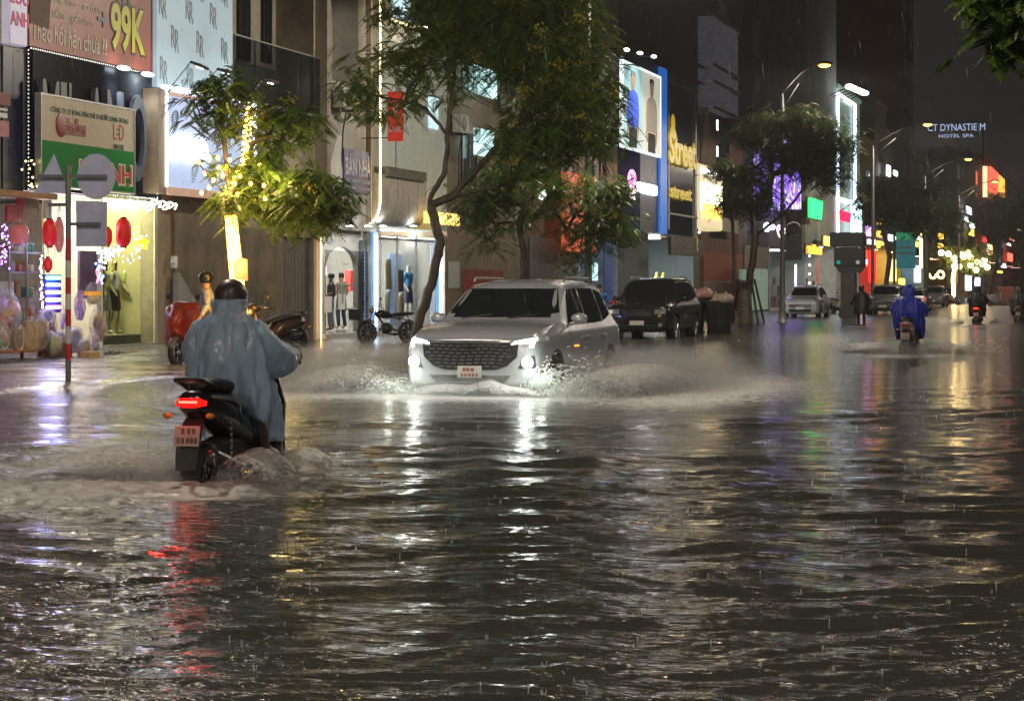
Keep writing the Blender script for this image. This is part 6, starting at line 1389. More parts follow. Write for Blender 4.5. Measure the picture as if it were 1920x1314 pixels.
def car(label, loc, rz, st, paint, detail=1, group=None, wheels=(1.42, -1.42), wr=.36, rear=False, two=None, lights=True, grille='dash', name='parked_car', plate=True, cat='car', glassm=None):
    o = thing(name, label, cat, loc, rz, group)
    S = catmull(st, 6 if detail else 4); rings = []
    for x, zb, zbelt, zt, w_, wb, wt in S:
        zg = max(zt, zbelt + .04); hm = (zb + zbelt) / 2
        half = [(0, zb), (w_ * .80, zb), (w_ * .95, zb + .05), (w_ * .99, zb + .16), (w_, hm), (w_ * .992, zbelt - .12), (w_ * .965, zbelt - .03), (wb, zbelt + .015)]
        for f in (.33, .66, .88): half.append((wb + (wt - wb) * f ** 1.15, zbelt + (zg - zbelt) * f))
        half += [(wt * .90, zg - .012 * (zg - zbelt > .2) + 0), (wt * .55, zg + .022), (0, zg + .03)]
        right = [(x, -y, z) for y, z in half]; left = [(x, y, z) for y, z in half[1:-1]][::-1]
        rings.append(right + left)
    m = MB(); m.loft(rings); body = m.build('body', paint, o, True, local=True)
    bpy.context.view_layer.update()
    # wheel arches cut through the flanks
    cut = MB()
    for wx in wheels: cut.lathe((wx, 0, wr), [(wr + .07, -1.2), (wr + .07, 1.2)], 28, 'y2')
    cm = bpy.data.meshes.new('c'); V = []; F = []
    for wx in wheels:
        b0 = len(V); n_ = 30
        for yy in (-1.2, 1.2): V += [(wx + (wr + .07) * math.cos(2 * PI * k / n_), yy, wr + (wr + .07) * math.sin(2 * PI * k / n_)) for k in range(n_)]
        F += [(b0 + k, b0 + (k + 1) % n_, b0 + n_ + (k + 1) % n_, b0 + n_ + k) for k in range(n_)] + [tuple(range(b0 + n_ - 1, b0 - 1, -1)), tuple(range(b0 + n_, b0 + 2 * n_))]
    cm.from_pydata(V, [], F); cm.update(); fixn(cm); co = bpy.data.objects.new('c', cm); COL.objects.link(co); co.parent = o
    bo_ = body.modifiers.new('b', 'BOOLEAN'); bo_.operation = 'DIFFERENCE'; bo_.object = co; bo_.solver = 'EXACT'
    bpy.context.view_layer.update(); dg = bpy.context.evaluated_depsgraph_get()
    nm = bpy.data.meshes.new_from_object(body.evaluated_get(dg)); body.modifiers.clear(); body.data = nm; nm.name = 'body'
    bpy.data.objects.remove(co); bpy.data.meshes.remove(cm)
    nm.polygons.foreach_set('use_smooth', [True] * len(nm.polygons))
    try: nm.set_sharp_from_angle(angle=R(38))
    except Exception: pass
    nm.materials.clear(); nm.materials.append(paint)
    # inner tub keeps the arches dark
    m = MB()
    for wx in wheels: m.box(wx - wr - .12, wx + wr + .12, -.62, .62, .3, wr + wr + .08)
    m.build('wheel_well', TRIM, o, local=True)
    bm = bmesh.new(); bm.from_mesh(nm); bv = BVHTree.FromBMesh(bm); bm.free()
    def patch(nm_, pts, dirn, mt_, off=.008, nu=8, nv=5, parent=None, thick=.02, org=None):
        """pts: four corners (2 coords on the plane facing dirn); the patch is laid on the body"""
        ax = Vector(dirn); V = []
        P4 = [Vector(p) for p in pts]
        for j in range(nv + 1):
            for i in range(nu + 1):
                u, v = i / nu, j / nv; p = (P4[0] * (1 - u) + P4[1] * u) * (1 - v) + (P4[3] * (1 - u) + P4[2] * u) * v
                h = bv.ray_cast(p - ax * 3, ax, 6)
                if h[0] is None: h = bv.find_nearest(p)
                V.append((h[0], h[1]))
        A = [a - ax * off for a, n_ in V]; B = [a + ax * thick for a, n_ in V]; L = len(A); w_ = nu + 1
        F = [(j * w_ + i, j * w_ + i + 1, (j + 1) * w_ + i + 1, (j + 1) * w_ + i) for j in range(nv) for i in range(nu)]
        G = [tuple(L + k for k in f[::-1]) for f in F]
        edge = [j for j in range(w_)] + [w_ * k + nu for k in range(1, nv + 1)] + [w_ * nv + nu - k for k in range(1, w_)] + [w_ * (nv - k) for k in range(1, nv)]
        E_ = [(edge[k], edge[(k + 1) % len(edge)], L + edge[(k + 1) % len(edge)], L + edge[k]) for k in range(len(edge))]
        m = MB(); m.add(A + B, F + G + E_); return m.build(nm_, mt_, parent or o, 'auto', local=True)
    o_patch = patch
    s_ = {k: v for k, v in zip(('x',), (0,))}
    X = [p[0] for p in st]; ZT = [p[3] for p in st]; xs = np.array(X[::-1]); 
    top = lambda x: float(np.interp(x, xs, np.array(ZT[::-1]))); bel = lambda x: float(np.interp(x, xs, np.array([p[2] for p in st][::-1])))
    fx = st[0][0]; rx = st[-1][0]; wt = st[8][6]; wb = st[8][5]; zr = max(ZT); k_ = fx / 2.36
    GL = glassm or CGL
    cowlz = top(1.0 * k_) + .03; roofz = top(.26 * k_) - .03
    patch('windscreen', [(0, -wb * .925, cowlz), (0, wb * .925, cowlz), (0, wt * .93, roofz), (0, -wt * .93, roofz)], (-1, 0, 0), GL, nu=12, nv=8)
    patch('rear_window', [(0, -wb * .85, bel(rx * .88) + .06), (0, wb * .85, bel(rx * .88) + .06), (0, wt * .85, zr - .14), (0, -wt * .85, zr - .14)], (1, 0, 0), GL, nu=10, nv=5)
    for sg in (-1, 1):
        d_ = (0, -sg, 0); zb1 = bel(0) + .05; zt1 = zr - .10
        patch('side_window', [(.66 * k_, 0, zb1), (-.28 * k_, 0, zb1), (-.28 * k_, 0, zt1), (.22 * k_, 0, zt1 - .02)], d_, GL, nu=8)
        patch('side_window', [(-.36 * k_, 0, zb1), (-1.22 * k_, 0, zb1 + .02), (-1.18 * k_, 0, zt1 - .01), (-.36 * k_, 0, zt1)], d_, GL, nu=8)
        patch('side_window', [(-1.30 * k_, 0, zb1 + .03), (-1.85 * k_, 0, zb1 + .12), (-1.66 * k_, 0, zt1 - .06), (-1.26 * k_, 0, zt1 - .02)], d_, GL, nu=6)
        if detail:
            for xx in (.72 * k_, -.32 * k_, -1.26 * k_): patch('door_seam', [(xx, 0, .36), (xx - .008, 0, .36), (xx - .008, 0, zb1 - .02), (xx, 0, zb1 - .02)], d_, TRIM, off=.001, nu=1, nv=8, thick=.01)
            for xx in (-.14 * k_, -1.05 * k_):
                m = MB(); m.bbox(xx - .1, xx + .1, sg * (st[8][4]) - .01, sg * st[8][4] + .03 * sg + .01, bel(0) - .14, bel(0) - .105, .01); m.build('door_handle', paint, o, local=True)
            patch('sill_cladding', [(1.0 * k_, 0, .29), (-1.0 * k_, 0, .29), (-1.0 * k_, 0, .40), (1.0 * k_, 0, .40)], d_, TRIM, nu=8, nv=2)
        m = MB(); yy = sg * (wb + .13); m.ell((.60 * k_, yy, bel(0) + .13), .09, .12, .075, 12, 8); m.tube([(.62 * k_, sg * (wb - .04), bel(0) + .04), (.6 * k_, yy, bel(0) + .09)], .025, 6); m.build('wing_mirror', two or paint, o, True, local=True)
        m = MB(); m.tube([(.1 * k_, sg * (wt - .03), zr - .01), (0, sg * (wt - .02), zr + .045), (-1.3 * k_, sg * (wt - .03), zr + .035), (-1.5 * k_, sg * (wt - .05), zr - .04)], .018, 6); m.build('roof_rail', M_METAL if detail else TRIM, o, True, local=True)
    for wx in wheels:
        for sg in (-1, 1):
            w1 = MB(); yc = sg * (st[8][4] - .13); prof = [(wr * .62, -.10), (wr * .93, -.115), (wr, -.07), (wr, .07), (wr * .93, .115), (wr * .62, .10)]
            w1.loft([[(wx + r_ * math.cos(2 * PI * j / 24), yc + h_, wr + r_ * math.sin(2 * PI * j / 24)) for j in range(24)] for r_, h_ in prof]); ty = w1.build('wheel', RUB, o, True, local=True)
            r1 = MB(); yo = yc + sg * .09
            r1.loft([[(wx + r_ * math.cos(2 * PI * j / 24), yo + h_ * sg, wr + r_ * math.sin(2 * PI * j / 24)) for j in range(24)] for r_, h_ in ((wr * .66, .02), (wr * .60, .02), (wr * .58, -.03), (wr * .1, -.03))], caps=True)
            for k in range(5):
                a = 2 * PI * k / 5; c, s2 = math.cos(a), math.sin(a)
                r1.tube([(wx + .04 * c, yo + .02 * sg, wr + .04 * s2), (wx + wr * .62 * c, yo + .018 * sg, wr + wr * .62 * s2)], [.035, .028], 5)
            r1.build('rim', RIM, ty, False, local=True)
    m = MB()
    for sg in (-1, 1): m.box(rx * .7, fx * .8, sg * .5 - .12, sg * .5 + .12, .2, .3)
    # front
    F_ = (-1, 0, 0)
    return o, patch, bv
SUVL = [(x * .965, a, b, c, w_, wb * 1.035, wt * (1.10 if x > -1.9 else 1)) for (x, a, b, c, w_, wb, wt) in SUV]
WPAINT = mat('white_car_paint', (.62, .64, .70), .24, .5, var=.03, coat=.8)
# ---- white SUV driving towards the camera
cb = gp(912, 742); cx_ = 0
heading = PI - .02
o, patch, bv = car('white SUV with dazzling lights ploughing through the flood', (0, 0, 0), 0, SUVL, WPAINT, 1, name='moving_car')
F_ = (-1, 0, 0)
# grille: wide dark shape narrowing to the bottom, with rows of short bright dashes
g1 = patch('grille', [(0, -.50, .58), (0, .50, .58), (0, .64, .70), (0, -.64, .70)], F_, TRIM, nu=14, nv=3)
patch('grille', [(0, -.64, .70), (0, .64, .70), (0, .66, .885), (0, -.66, .885)], F_, TRIM, nu=14, nv=4)
patch('grille', [(0, -.34, .53), (0, .34, .53), (0, .50, .58), (0, -.50, .58)], F_, TRIM, nu=10, nv=2)
qv = random.Random(2)
m = MB()
for r_ in range(7):
    z_ = .575 + r_ * .045; hw = np.interp(z_, [.55, .62, .7, .88], [.38, .52, .60, .62]); y_ = -hw + (r_ % 2) * .05
    while y_ < hw - .08:
        zz = z_ + .006 * math.sin(y_ * 9); h = bv.ray_cast(Vector((5, y_ + .035, zz)), Vector((-1, 0, 0)), 6)
        if h[0]: m.bbox(h[0].x + .006, h[0].x + .018, y_, y_ + .07, zz - .007, zz + .007, .003)
        y_ += .105
m.build('grille_dash', mat('dash_chrome', (.35, .36, .38), .3, .9, var=0), g1, local=True)
m = MB(); h = bv.ray_cast(Vector((5, 0, .8)), Vector((-1, 0, 0)), 6)[0]; m.bbox(h.x + .008, h.x + .03, -.09, .09, .79, .825, .008); m.build('badge', M_CHROME, g1, local=True)
patch('chrome_strip', [(0, -.66, .895), (0, .66, .895), (0, .66, .915), (0, -.66, .915)], F_, M_CHROME, nu=14, nv=1)
for sg in (-1, 1):
    HLM = emi('headlight_white', (.95, .98, 1), 24)
    y0_, y1_ = sg * .60, sg * .90
    hl = patch('headlight', [(0, sg * .56, .865), (0, sg * .84, .90), (0, sg * .86, .955), (0, sg * .60, .905)], F_, HLM, nu=8, nv=2, off=.014)
    patch('light_hook', [(0, sg * .80, .83), (0, sg * .845, .83), (0, sg * .86, .95), (0, sg * .82, .95)], F_, HLM, nu=2, nv=4, off=.014, parent=hl)
    pz = patch('fog_pocket', [(0, sg * .66, .55), (0, sg * .88, .56), (0, sg * .86, .72), (0, sg * .72, .70)], F_, TRIM, nu=5, nv=3, off=.006)
    h = bv.ray_cast(Vector((5, sg * .78, .635)), Vector((-1, 0, 0)), 6)[0]
    m = MB(); m.lathe((h.x, sg * .78, .635), [(.07, .0), (.078, .02), (.06, .04)], 16, 'x'); m.build('fog_light', emi('fog_lamp', (.93, 1, .80), 45), pz, True, local=True)
    point(o, (h.x + .10, sg * .78, .635), 90, (.93, 1, .86), .06, R(150), (1, 0, -.16), 'fog_beam')
    point(o, (h.x + .10, sg * .72, .90), 60, (.93, .98, 1), .06, R(150), (1, 0, -.1), 'head_beam')
    point(o, (h.x + .25, sg * 1.05, .5), 10, (.93, 1, .86), .05, name='spray_glow')
patch('lower_intake', [(0, -.42, .315), (0, .42, .315), (0, .56, .46), (0, -.56, .46)], F_, TRIM, nu=12, nv=3)
patch('lower_skirt', [(0, -.72, .285), (0, .72, .285), (0, .84, .34), (0, -.84, .34)], F_, TRIM, nu=12, nv=2, off=.006)
patch('skid_plate', [(0, -.42, .36), (0, .42, .36), (0, .42, .375), (0, -.42, .375)], F_, M_METAL, nu=10, nv=1, off=.02)
h = bv.ray_cast(Vector((5, 0, .47)), Vector((-1, 0, 0)), 6)[0]
m = MB(); m.bbox(h.x + .015, h.x + .03, -.165, .165, .43, .585, .006); pl = m.build('number_plate', PLT, o, local=True)
m = MB()
for (y_, w_, z_) in ((-.07, .04, .535), (-.02, .04, .535), (.04, .05, .535), (-.10, .035, .465), (-.055, .035, .465), (.0, .035, .465), (.05, .035, .465), (.1, .03, .465)): m.bbox(h.x + .031, h.x + .034, y_ - w_ / 2, y_ + w_ / 2, z_ - .022, z_ + .022, .001)
m.build('plate_characters', mat('plate_red', (.35, .10, .07), .6), pl, local=True)
# orange reflection painted as glowing strips on the flanks and people inside
patch('bonnet_crease', [(0, -.70, .935), (0, .70, .935), (0, .70, .94), (0, -.70, .94)], F_, TRIM, nu=12, nv=1, off=.001)
for sg in (-1, 1):
    patch('indicator', [(.55, 0, .80), (.35, 0, .80), (.35, 0, .82), (.55, 0, .82)], (0, -sg, 0), emi('reflection_orange', (1, .22, .02), 3), nu=3, nv=1, off=.01)
fr_ = wp(884, 540, 27.8)
CARP = Vector((fr_.x, fr_.y, -.20))
o.location = CARP + Vector((2.36, 0, 0)); o.rotation_euler = (0, 0, heading)

for sg, y0_ in ((1, -.55), (1, .12)):
    pts = []
    for f in np.linspace(0, 1, 7):
        yy, zz = y0_ + .42 * f, 1.19 + .05 * f; h = bv.ray_cast(Vector((5, yy, zz)), Vector((-1, 0, 0)), 6)
        if h[0]: pts.append(h[0] + Vector((.02, 0, 0)))
    m = MB(); m.tube(pts, .009, 5); m.build('wiper', TRIM, o, local=True)
# ---- black SUV parked
BPAINT = mat('black_car_paint', (.012, .012, .014), .18, var=.1, coat=.8)
def front_simple(patch, bv, fx, k=1.0, lights=None, plate=True, grille=TRIM, bars=3, o=None, z0=.66, z1=.86, hw=.42, lamp=None, ls=0):
    g = patch('grille', [(0, -hw, z0), (0, hw, z0), (0, hw * 1.05, z1), (0, -hw * 1.05, z1)], (-1, 0, 0), grille, nu=10, nv=3)
    for b_ in range(bars):
        z_ = z0 + (z1 - z0) * (b_ + .5) / bars; patch('grille_bar', [(0, -hw, z_ - .012), (0, hw, z_ - .012), (0, hw, z_ + .012), (0, -hw, z_ + .012)], (-1, 0, 0), M_CHROME, nu=10, nv=1, off=.018, parent=g)
    for sg in (-1, 1):
        patch('headlight', [(0, sg * (hw + .08), z0 + .06), (0, sg * .80, z0 + .08), (0, sg * .82, z1 - .01), (0, sg * (hw + .08), z1)], (-1, 0, 0), lamp or mat('lamp_clear', (.55, .57, .6), .08, .6, var=.3, scale=12), nu=5, nv=3)
    patch('lower_intake', [(0, -.5, .38), (0, .5, .38), (0, .55, .52), (0, -.55, .52)], (-1, 0, 0), TRIM, nu=10, nv=3)
    if plate:
        h = bv.ray_cast(Vector((5, 0, .55)), Vector((-1, 0, 0)), 6)[0]; m = MB(); m.bbox(h.x + .01, h.x + .025, -.2, .2, .50, .62, .005); m.build('number_plate', PLT, o, local=True)
def rear_simple(patch, bv, o, tail=None, plate=True):
    for sg in (-1, 1): patch('tail_light', [(0, sg * .55, .78), (0, sg * .80, .78), (0, sg * .78, 1.0), (0, sg * .60, 1.0)], (1, 0, 0), tail or mat('tail_red', (.3, .01, .01), .2), nu=4, nv=3)
    if plate:
        h = bv.ray_cast(Vector((-5, 0, .62)), Vector((1, 0, 0)), 6)[0]; m = MB(); m.bbox(h.x - .025, h.x - .01, -.2, .2, .57, .70, .005); m.build('number_plate', PLT, o, local=True)
BOXY = [(2.30, .45, .80, .86, .60, .5, .42), (2.27, .36, .92, .98, .84, .76, .66), (2.1, .34, 1.0, 1.06, .92, .84, .76), (1.4, .34, 1.05, 1.14, .94, .86, .78), (1.0, .34, 1.07, 1.20, .94, .86, .76), (.72, .34, 1.08, 1.45, .94, .86, .72), (.45, .34, 1.09, 1.70, .94, .86, .69), (.1, .34, 1.10, 1.77, .94, .86, .68), (-.2, .34, 1.10, 1.78, .94, .86, .68), (-1.0, .34, 1.11, 1.79, .94, .86, .68), (-1.8, .34, 1.12, 1.78, .94, .86, .68), (-2.1, .35, 1.12, 1.70, .93, .85, .68), (-2.25, .38, 1.08, 1.30, .91, .82, .70), (-2.3, .45, .95, 1.0, .86, .76, .68), (-2.33, .5, .8, .84, .6, .5, .4)]
def park(xc, D_, st, label, paint, hd=PI, z=-.12, front=True, group='cars parked along the kerb', **k):
    """place with the camera-side end centre at pixel column xc, distance D_"""
    o, patch, bv = car(label, (0, 0, 0), 0, st, paint, 1 if D_ < 70 else 0, group, **k)
    p = wp(xc, 540, D_); o.location = (p.x + st[0][0], p.y, z); o.rotation_euler = (0, 0, hd if front else 0)
    return o, patch, bv
o, patch, bv = park(1194, 58.5, BOXY, 'black boxy SUV with a chrome grille parked behind the white SUV', BPAINT, wr=.38)
front_simple(patch, bv, 2.3, o=o, z0=.74, z1=.94, hw=.42)
for sg in (-1, 1):
    h = bv.ray_cast(Vector((5, sg * .68, .50)), Vector((-1, 0, 0)), 6)[0]; m = MB(); m.lathe((h.x, sg * .66, .50), [(.06, -.02), (.06, .02), (.03, .03)], 12, 'x'); m.build('fog_lamp', mat('lamp_clear'), o, True, local=True)
o, patch, bv = park(1500, 101, scaled(SUV, .9, .96, .97), 'white compact SUV parked behind the grey lamp post', WPAINT)
front_simple(patch, bv, 2.1, o=o, z0=.60, z1=.74, hw=.5, bars=1)
GP = mat('grey_green_paint', (.16, .17, .16), .25, .4, var=.05, coat=.6)
o, patch, bv = park(1655, 112, scaled(BOXY, 1, .94, .98), 'dark grey-green MPV parked beside the dark signal column', GP)
front_simple(patch, bv, 2.3, o=o, z0=.68, z1=.86, hw=.5, bars=2)
o, patch, bv = park(1712, 128, HATCH, 'silver hatchback parked behind the grey-green MPV, behind the blue poncho', mat('silver_paint', (.35, .38, .37), .25, .5, var=.05, coat=.6), wheels=(1.2, -1.2), wr=.31, front=False)
rear_simple(patch, bv, o, mat('tail_pink', (.5, .12, .12), .3, emit=(1, .1, .1), es=.3))
o, patch, bv = park(1748, 160, scaled(SUV, .95, .98, .96), 'small grey car parked behind the silver hatchback under the neon rings', mat('grey_paint', (.14, .14, .15), .3, .3, var=.05, coat=.5))
front_simple(patch, bv, 2.1, o=o, bars=1)
o, patch, bv = park(1770, 190, HATCH, 'farthest tiny dark car parked below the far tree wrapped in lights', BPAINT, wheels=(1.2, -1.2), wr=.31)
front_simple(patch, bv, 2.1, o=o, bars=1, plate=False)

# ---------------------------------------------------------------- scooters
def wheel(o, c, r, w_, rim=RIM, spokes=5, name='wheel'):
    m = MB(); m.loft([[(c[0] + r_ * math.cos(2 * PI * j / 24), c[1] + h_, c[2] + r_ * math.sin(2 * PI * j / 24)) for j in range(24)] for r_, h_ in ((r * .72, -w_ * .5), (r * .93, -w_ * .55), (r, -w_ * .2), (r, w_ * .2), (r * .93, w_ * .55), (r * .72, w_ * .5))]); ty = m.build(name, RUB, o, True, local=True)
    m = MB()
    for sg in (-1, 1):
        m.tube([(c[0] + r * .74 * math.cos(q), c[1] + sg * w_ * .52, c[2] + r * .74 * math.sin(q)) for q in np.linspace(0, 2 * PI, 20)], .012, 5)
        for k in range(spokes): a = 2 * PI * k / spokes; m.tube([(c[0], c[1] + sg * w_ * .4, c[2]), (c[0] + r * .74 * math.cos(a), c[1] + sg * w_ * .53, c[2] + r * .74 * math.sin(a))], .013, 4)
    m.lathe(c, [(.04, -w_), (.05, -w_ * .6), (.05, w_ * .6), (.04, w_)], 10, 'y')
    m.build('rim', rim, ty, True, local=True); return ty
def shell_loft(m, keys, n=14, k=2.4):
    """keys: (x, zc, hh, hw): superellipse sections along x"""
    S = catmull(keys, 5); rg = []
    for x, zc, hh, hw in S:
        rg.append([(x, hw * math.copysign(abs(math.cos(q)) ** (2 / k), math.cos(q)), zc + hh * math.copysign(abs(math.sin(q)) ** (2 / k), math.sin(q))) for q in np.linspace(0, 2 * PI, n + 1)[:-1]])
    m.loft(rg); return m
def scooter(label, loc, rz, paint, tail='off', accent=None, group=None, name='scooter', side=None, plate=True, detail=1, cat='scooter', lean=0.0):
    """+x is forward; origin on the road under the middle"""
    o = thing(name, label, cat, loc, rz, group); o.rotation_euler = (lean, 0, rz)
    PL = mat('scooter_plastic', (.015, .015, .017), .45, var=.1)
    wheel(o, (-.62, 0, .24), .24, .10); wheel(o, (.66, 0, .25), .25, .085)
    m = MB(); shell_loft(m, [(-.92, .80, .045, .05), (-.88, .79, .085, .10), (-.70, .76, .13, .145), (-.40, .70, .17, .165), (-.15, .63, .16, .15), (.0, .52, .12, .13), (.04, .46, .06, .10)]); m.build('rear_fairing', paint, o, True, local=True)
    m = MB(); shell_loft(m, [(-.80, .895, .03, .09), (-.72, .91, .05, .13), (-.45, .89, .055, .145), (-.2, .85, .05, .13), (-.02, .81, .035, .10), (.03, .79, .02, .06)]); m.build('seat', mat('seat_vinyl', (.02, .02, .02), .5, bump=.2), o, True, local=True)
    m = MB(); m.tube([(-.70, .12, .90), (-.93, .10, .95), (-.99, .0, .96), (-.93, -.10, .95), (-.70, -.12, .90)], .017, 7); m.build('grab_rail', PL, o, True, local=True)
    m = MB(); shell_loft(m, [(-.62, .40, .10, .10), (-.4, .40, .13, .12), (-.1, .40, .12, .11), (.0, .40, .08, .08)]); m.ell((-.55, .14, .30), .18, .05, .11); m.build('engine', mat('engine_metal', (.06, .06, .065), .5, .6), o, True, local=True)
    m = MB(); m.tube([(-.25, -.16, .30), (-.45, -.18, .30), (-.95, -.19, .42), (-1.0, -.19, .43)], [.03, .055, .06, .04], 10); m.build('exhaust', mat('exhaust_metal', (.12, .12, .12), .35, .8), o, True, local=True)
    m = MB(); m.box(-.05, .40, -.16, .16, .27, .32); shell_loft(m, [(-.06, .30, .05, .15), (.2, .29, .05, .17), (.42, .32, .06, .15)]); m.build('floorboard', PL, o, True, local=True)
    m = MB(); m.loft([[(x + dx, y, z) for (y, z) in ((-.17 * w_, z0), (-.10 * w_, z0 + .0), (.10 * w_, z0), (.17 * w_, z0))] + [(x + dx + .05, y, z0) for y in (.17 * w_, .08 * w_, -.08 * w_, -.17 * w_)] for (x, z, z0, w_, dx) in ((.44, 0, .30, .9, 0), (.48, 0, .5, 1.05, 0), (.50, 0, .72, 1.1, -.02), (.47, 0, .92, .85, -.02), (.44, 0, 1.0, .5, -.01))]); m.build('leg_shield', paint, o, True, local=True)
    m = MB(); shell_loft(m, [(.52, .30, .08, .06), (.66, .50, .05, .075), (.80, .44, .04, .07), (.90, .34, .03, .05)]); m.build('front_mudguard', paint, o, True, local=True)
    m = MB(); m.tube([(.62, .07, .25), (.50, .07, .7)], .02, 6); m.tube([(.62, -.07, .25), (.50, -.07, .7)], .02, 6); m.build('fork', M_METAL, o, True, local=True)
    m = MB(); m.ell((.42, 0, 1.05), .11, .15, .075, 14, 8); m.build('handlebar_cover', paint, o, True, local=True)
    m = MB(); m.tube([(.36, -.36, 1.04), (.40, -.15, 1.05), (.40, .15, 1.05), (.36, .36, 1.04)], .013, 6); m.tube([(.34, -.37, 1.04), (.37, -.26, 1.045)], .019, 8); m.tube([(.34, .37, 1.04), (.37, .26, 1.045)], .019, 8); m.build('handlebar', TRIM, o, True, local=True)
    for sg in (-1, 1):
        m = MB(); m.tube([(.42, sg * .22, 1.07), (.42, sg * .28, 1.20)], .007, 5); m.ell((.42, sg * .30, 1.24), .018, .07, .045, 12, 6); m.build('mirror', TRIM, o, True, local=True)
        m = MB(); m.tube([(.40, sg * .34, 1.06), (.45, sg * .30, 1.06), (.46, sg * .20, 1.06)], .006, 5); m.build('brake_lever', M_METAL, o, True, local=True)
    m = MB(); m.ell((.54, 0, .98), .06, .10, .06, 12, 8); m.build('headlight', mat('lamp_clear'), o, True, local=True)
    TL = emi('tail_lit', (1, .008, .006), 1.5) if tail == 'on' else mat('tail_red', (.3, .01, .01), .2)
    m = MB(); rg = [[(x, y * w_, z) for y, z in ((-.10, .770), (-.05, .758), (.05, .758), (.10, .770), (.105, .80), (.07, .825), (-.07, .825), (-.105, .80))] for x, w_ in ((-.945, .80), (-.925, .98), (-.86, 1.05))]; m.loft(rg)
    m.build('tail_light', TL, o, 'auto', local=True)
    if tail == 'on':
        m = MB(); m.bbox(-.955, -.943, -.07, .07, .79, .806, .004); m.build('tail_core', emi('tail_core', (1, .05, .03), 7), o, local=True)
        point(o, (0, 0, 0), .9, (1, .04, .02), .05, name='tail_glow').location = (-1.02, 0, .79)
    # rear mudguard and plate
    m = MB(); m.loft([[(x, -w_, z), (x, w_, z), (x - .02, w_, z - .0), (x - .02, -w_, z)] for x, z, w_ in ((-.80, .68, .07), (-.90, .58, .085), (-.95, .42, .085), (-.97, .32, .075))]); m.build('rear_mudguard', PL, o, local=True)
    if plate:
        m = MB(); a = []; m.add([(-.935 - .02, -.095, .63), (-.935 - .02, .095, .63), (-.965 - .02, .095, .49), (-.965 - .02, -.095, .49), (-.925 - .02, -.095, .632), (-.925 - .02, .095, .632), (-.955 - .02, .095, .492), (-.955 - .02, -.095, .492)], [(0, 1, 2, 3), (7, 6, 5, 4), (0, 4, 5, 1), (1, 5, 6, 2), (2, 6, 7, 3), (3, 7, 4, 0)]); p = m.build('number_plate', mat('plate_dull', (.40, .33, .30), .5, var=.1), o, local=True)
        m = MB()
        for (y_, z_) in ((-.05, .595), (-.015, .595), (.03, .595), (-.07, .53), (-.04, .53), (-.01, .53), (.025, .53), (.06, .53)):
            xx = -.955 - (.63 - z_) * .21 - .004; m.bbox(xx - .002, xx + .003, y_ - .011, y_ + .011, z_ - .02, z_ + .02, .001)
        m.build('plate_characters', mat('plate_char', (.20, .10, .08), .6), p, local=True)
    if accent:
        for sg in (-1, 1):
            m = MB(); m.tube([(-.80, sg * .125, .83), (-.5, sg * .165, .80), (-.2, sg * .162, .70), (.0, sg * .13, .58)], [.012, .02, .018, .008], 6); m.build('side_stripe', accent, o, True, local=True)
    for sg in (-1, 1):
        m = MB(); m.ell((-.93, sg * .16, .70), .03, .035, .022, 8, 6); m.build('indicator', mat('ind_amber', (.5, .2, .02), .3), o, True, local=True)
    return o
NAVYBLK = mat('scooter_black', (.010, .010, .014), .25, var=.1, coat=.6)
# hero scooter: rear seen from behind
D0 = 15.3
def put_sc(xc, D_, h): # rear plate at pixel column xc
    p = wp(xc, 540, D_); return Vector((p.x + .95 * math.cos(h), p.y + .95 * math.sin(h), 0))
HH = .03
ps = put_sc(352, 15.0, HH)
hs_ = scooter('black scooter with a lit red tail light ridden through the water', (ps.x, ps.y, -.20), HH, NAVYBLK, 'on', mat('silver_stripe', (.3, .3, .32), .3, .6), name='scooter')
m = MB()
for k in range(6): m.bbox(-.60 + .0 * k, -.575, -.19, -.178, .40 + k * .045, .43 + k * .045, .003)
m.build('shock_absorber', M_METAL, hs_, local=True)

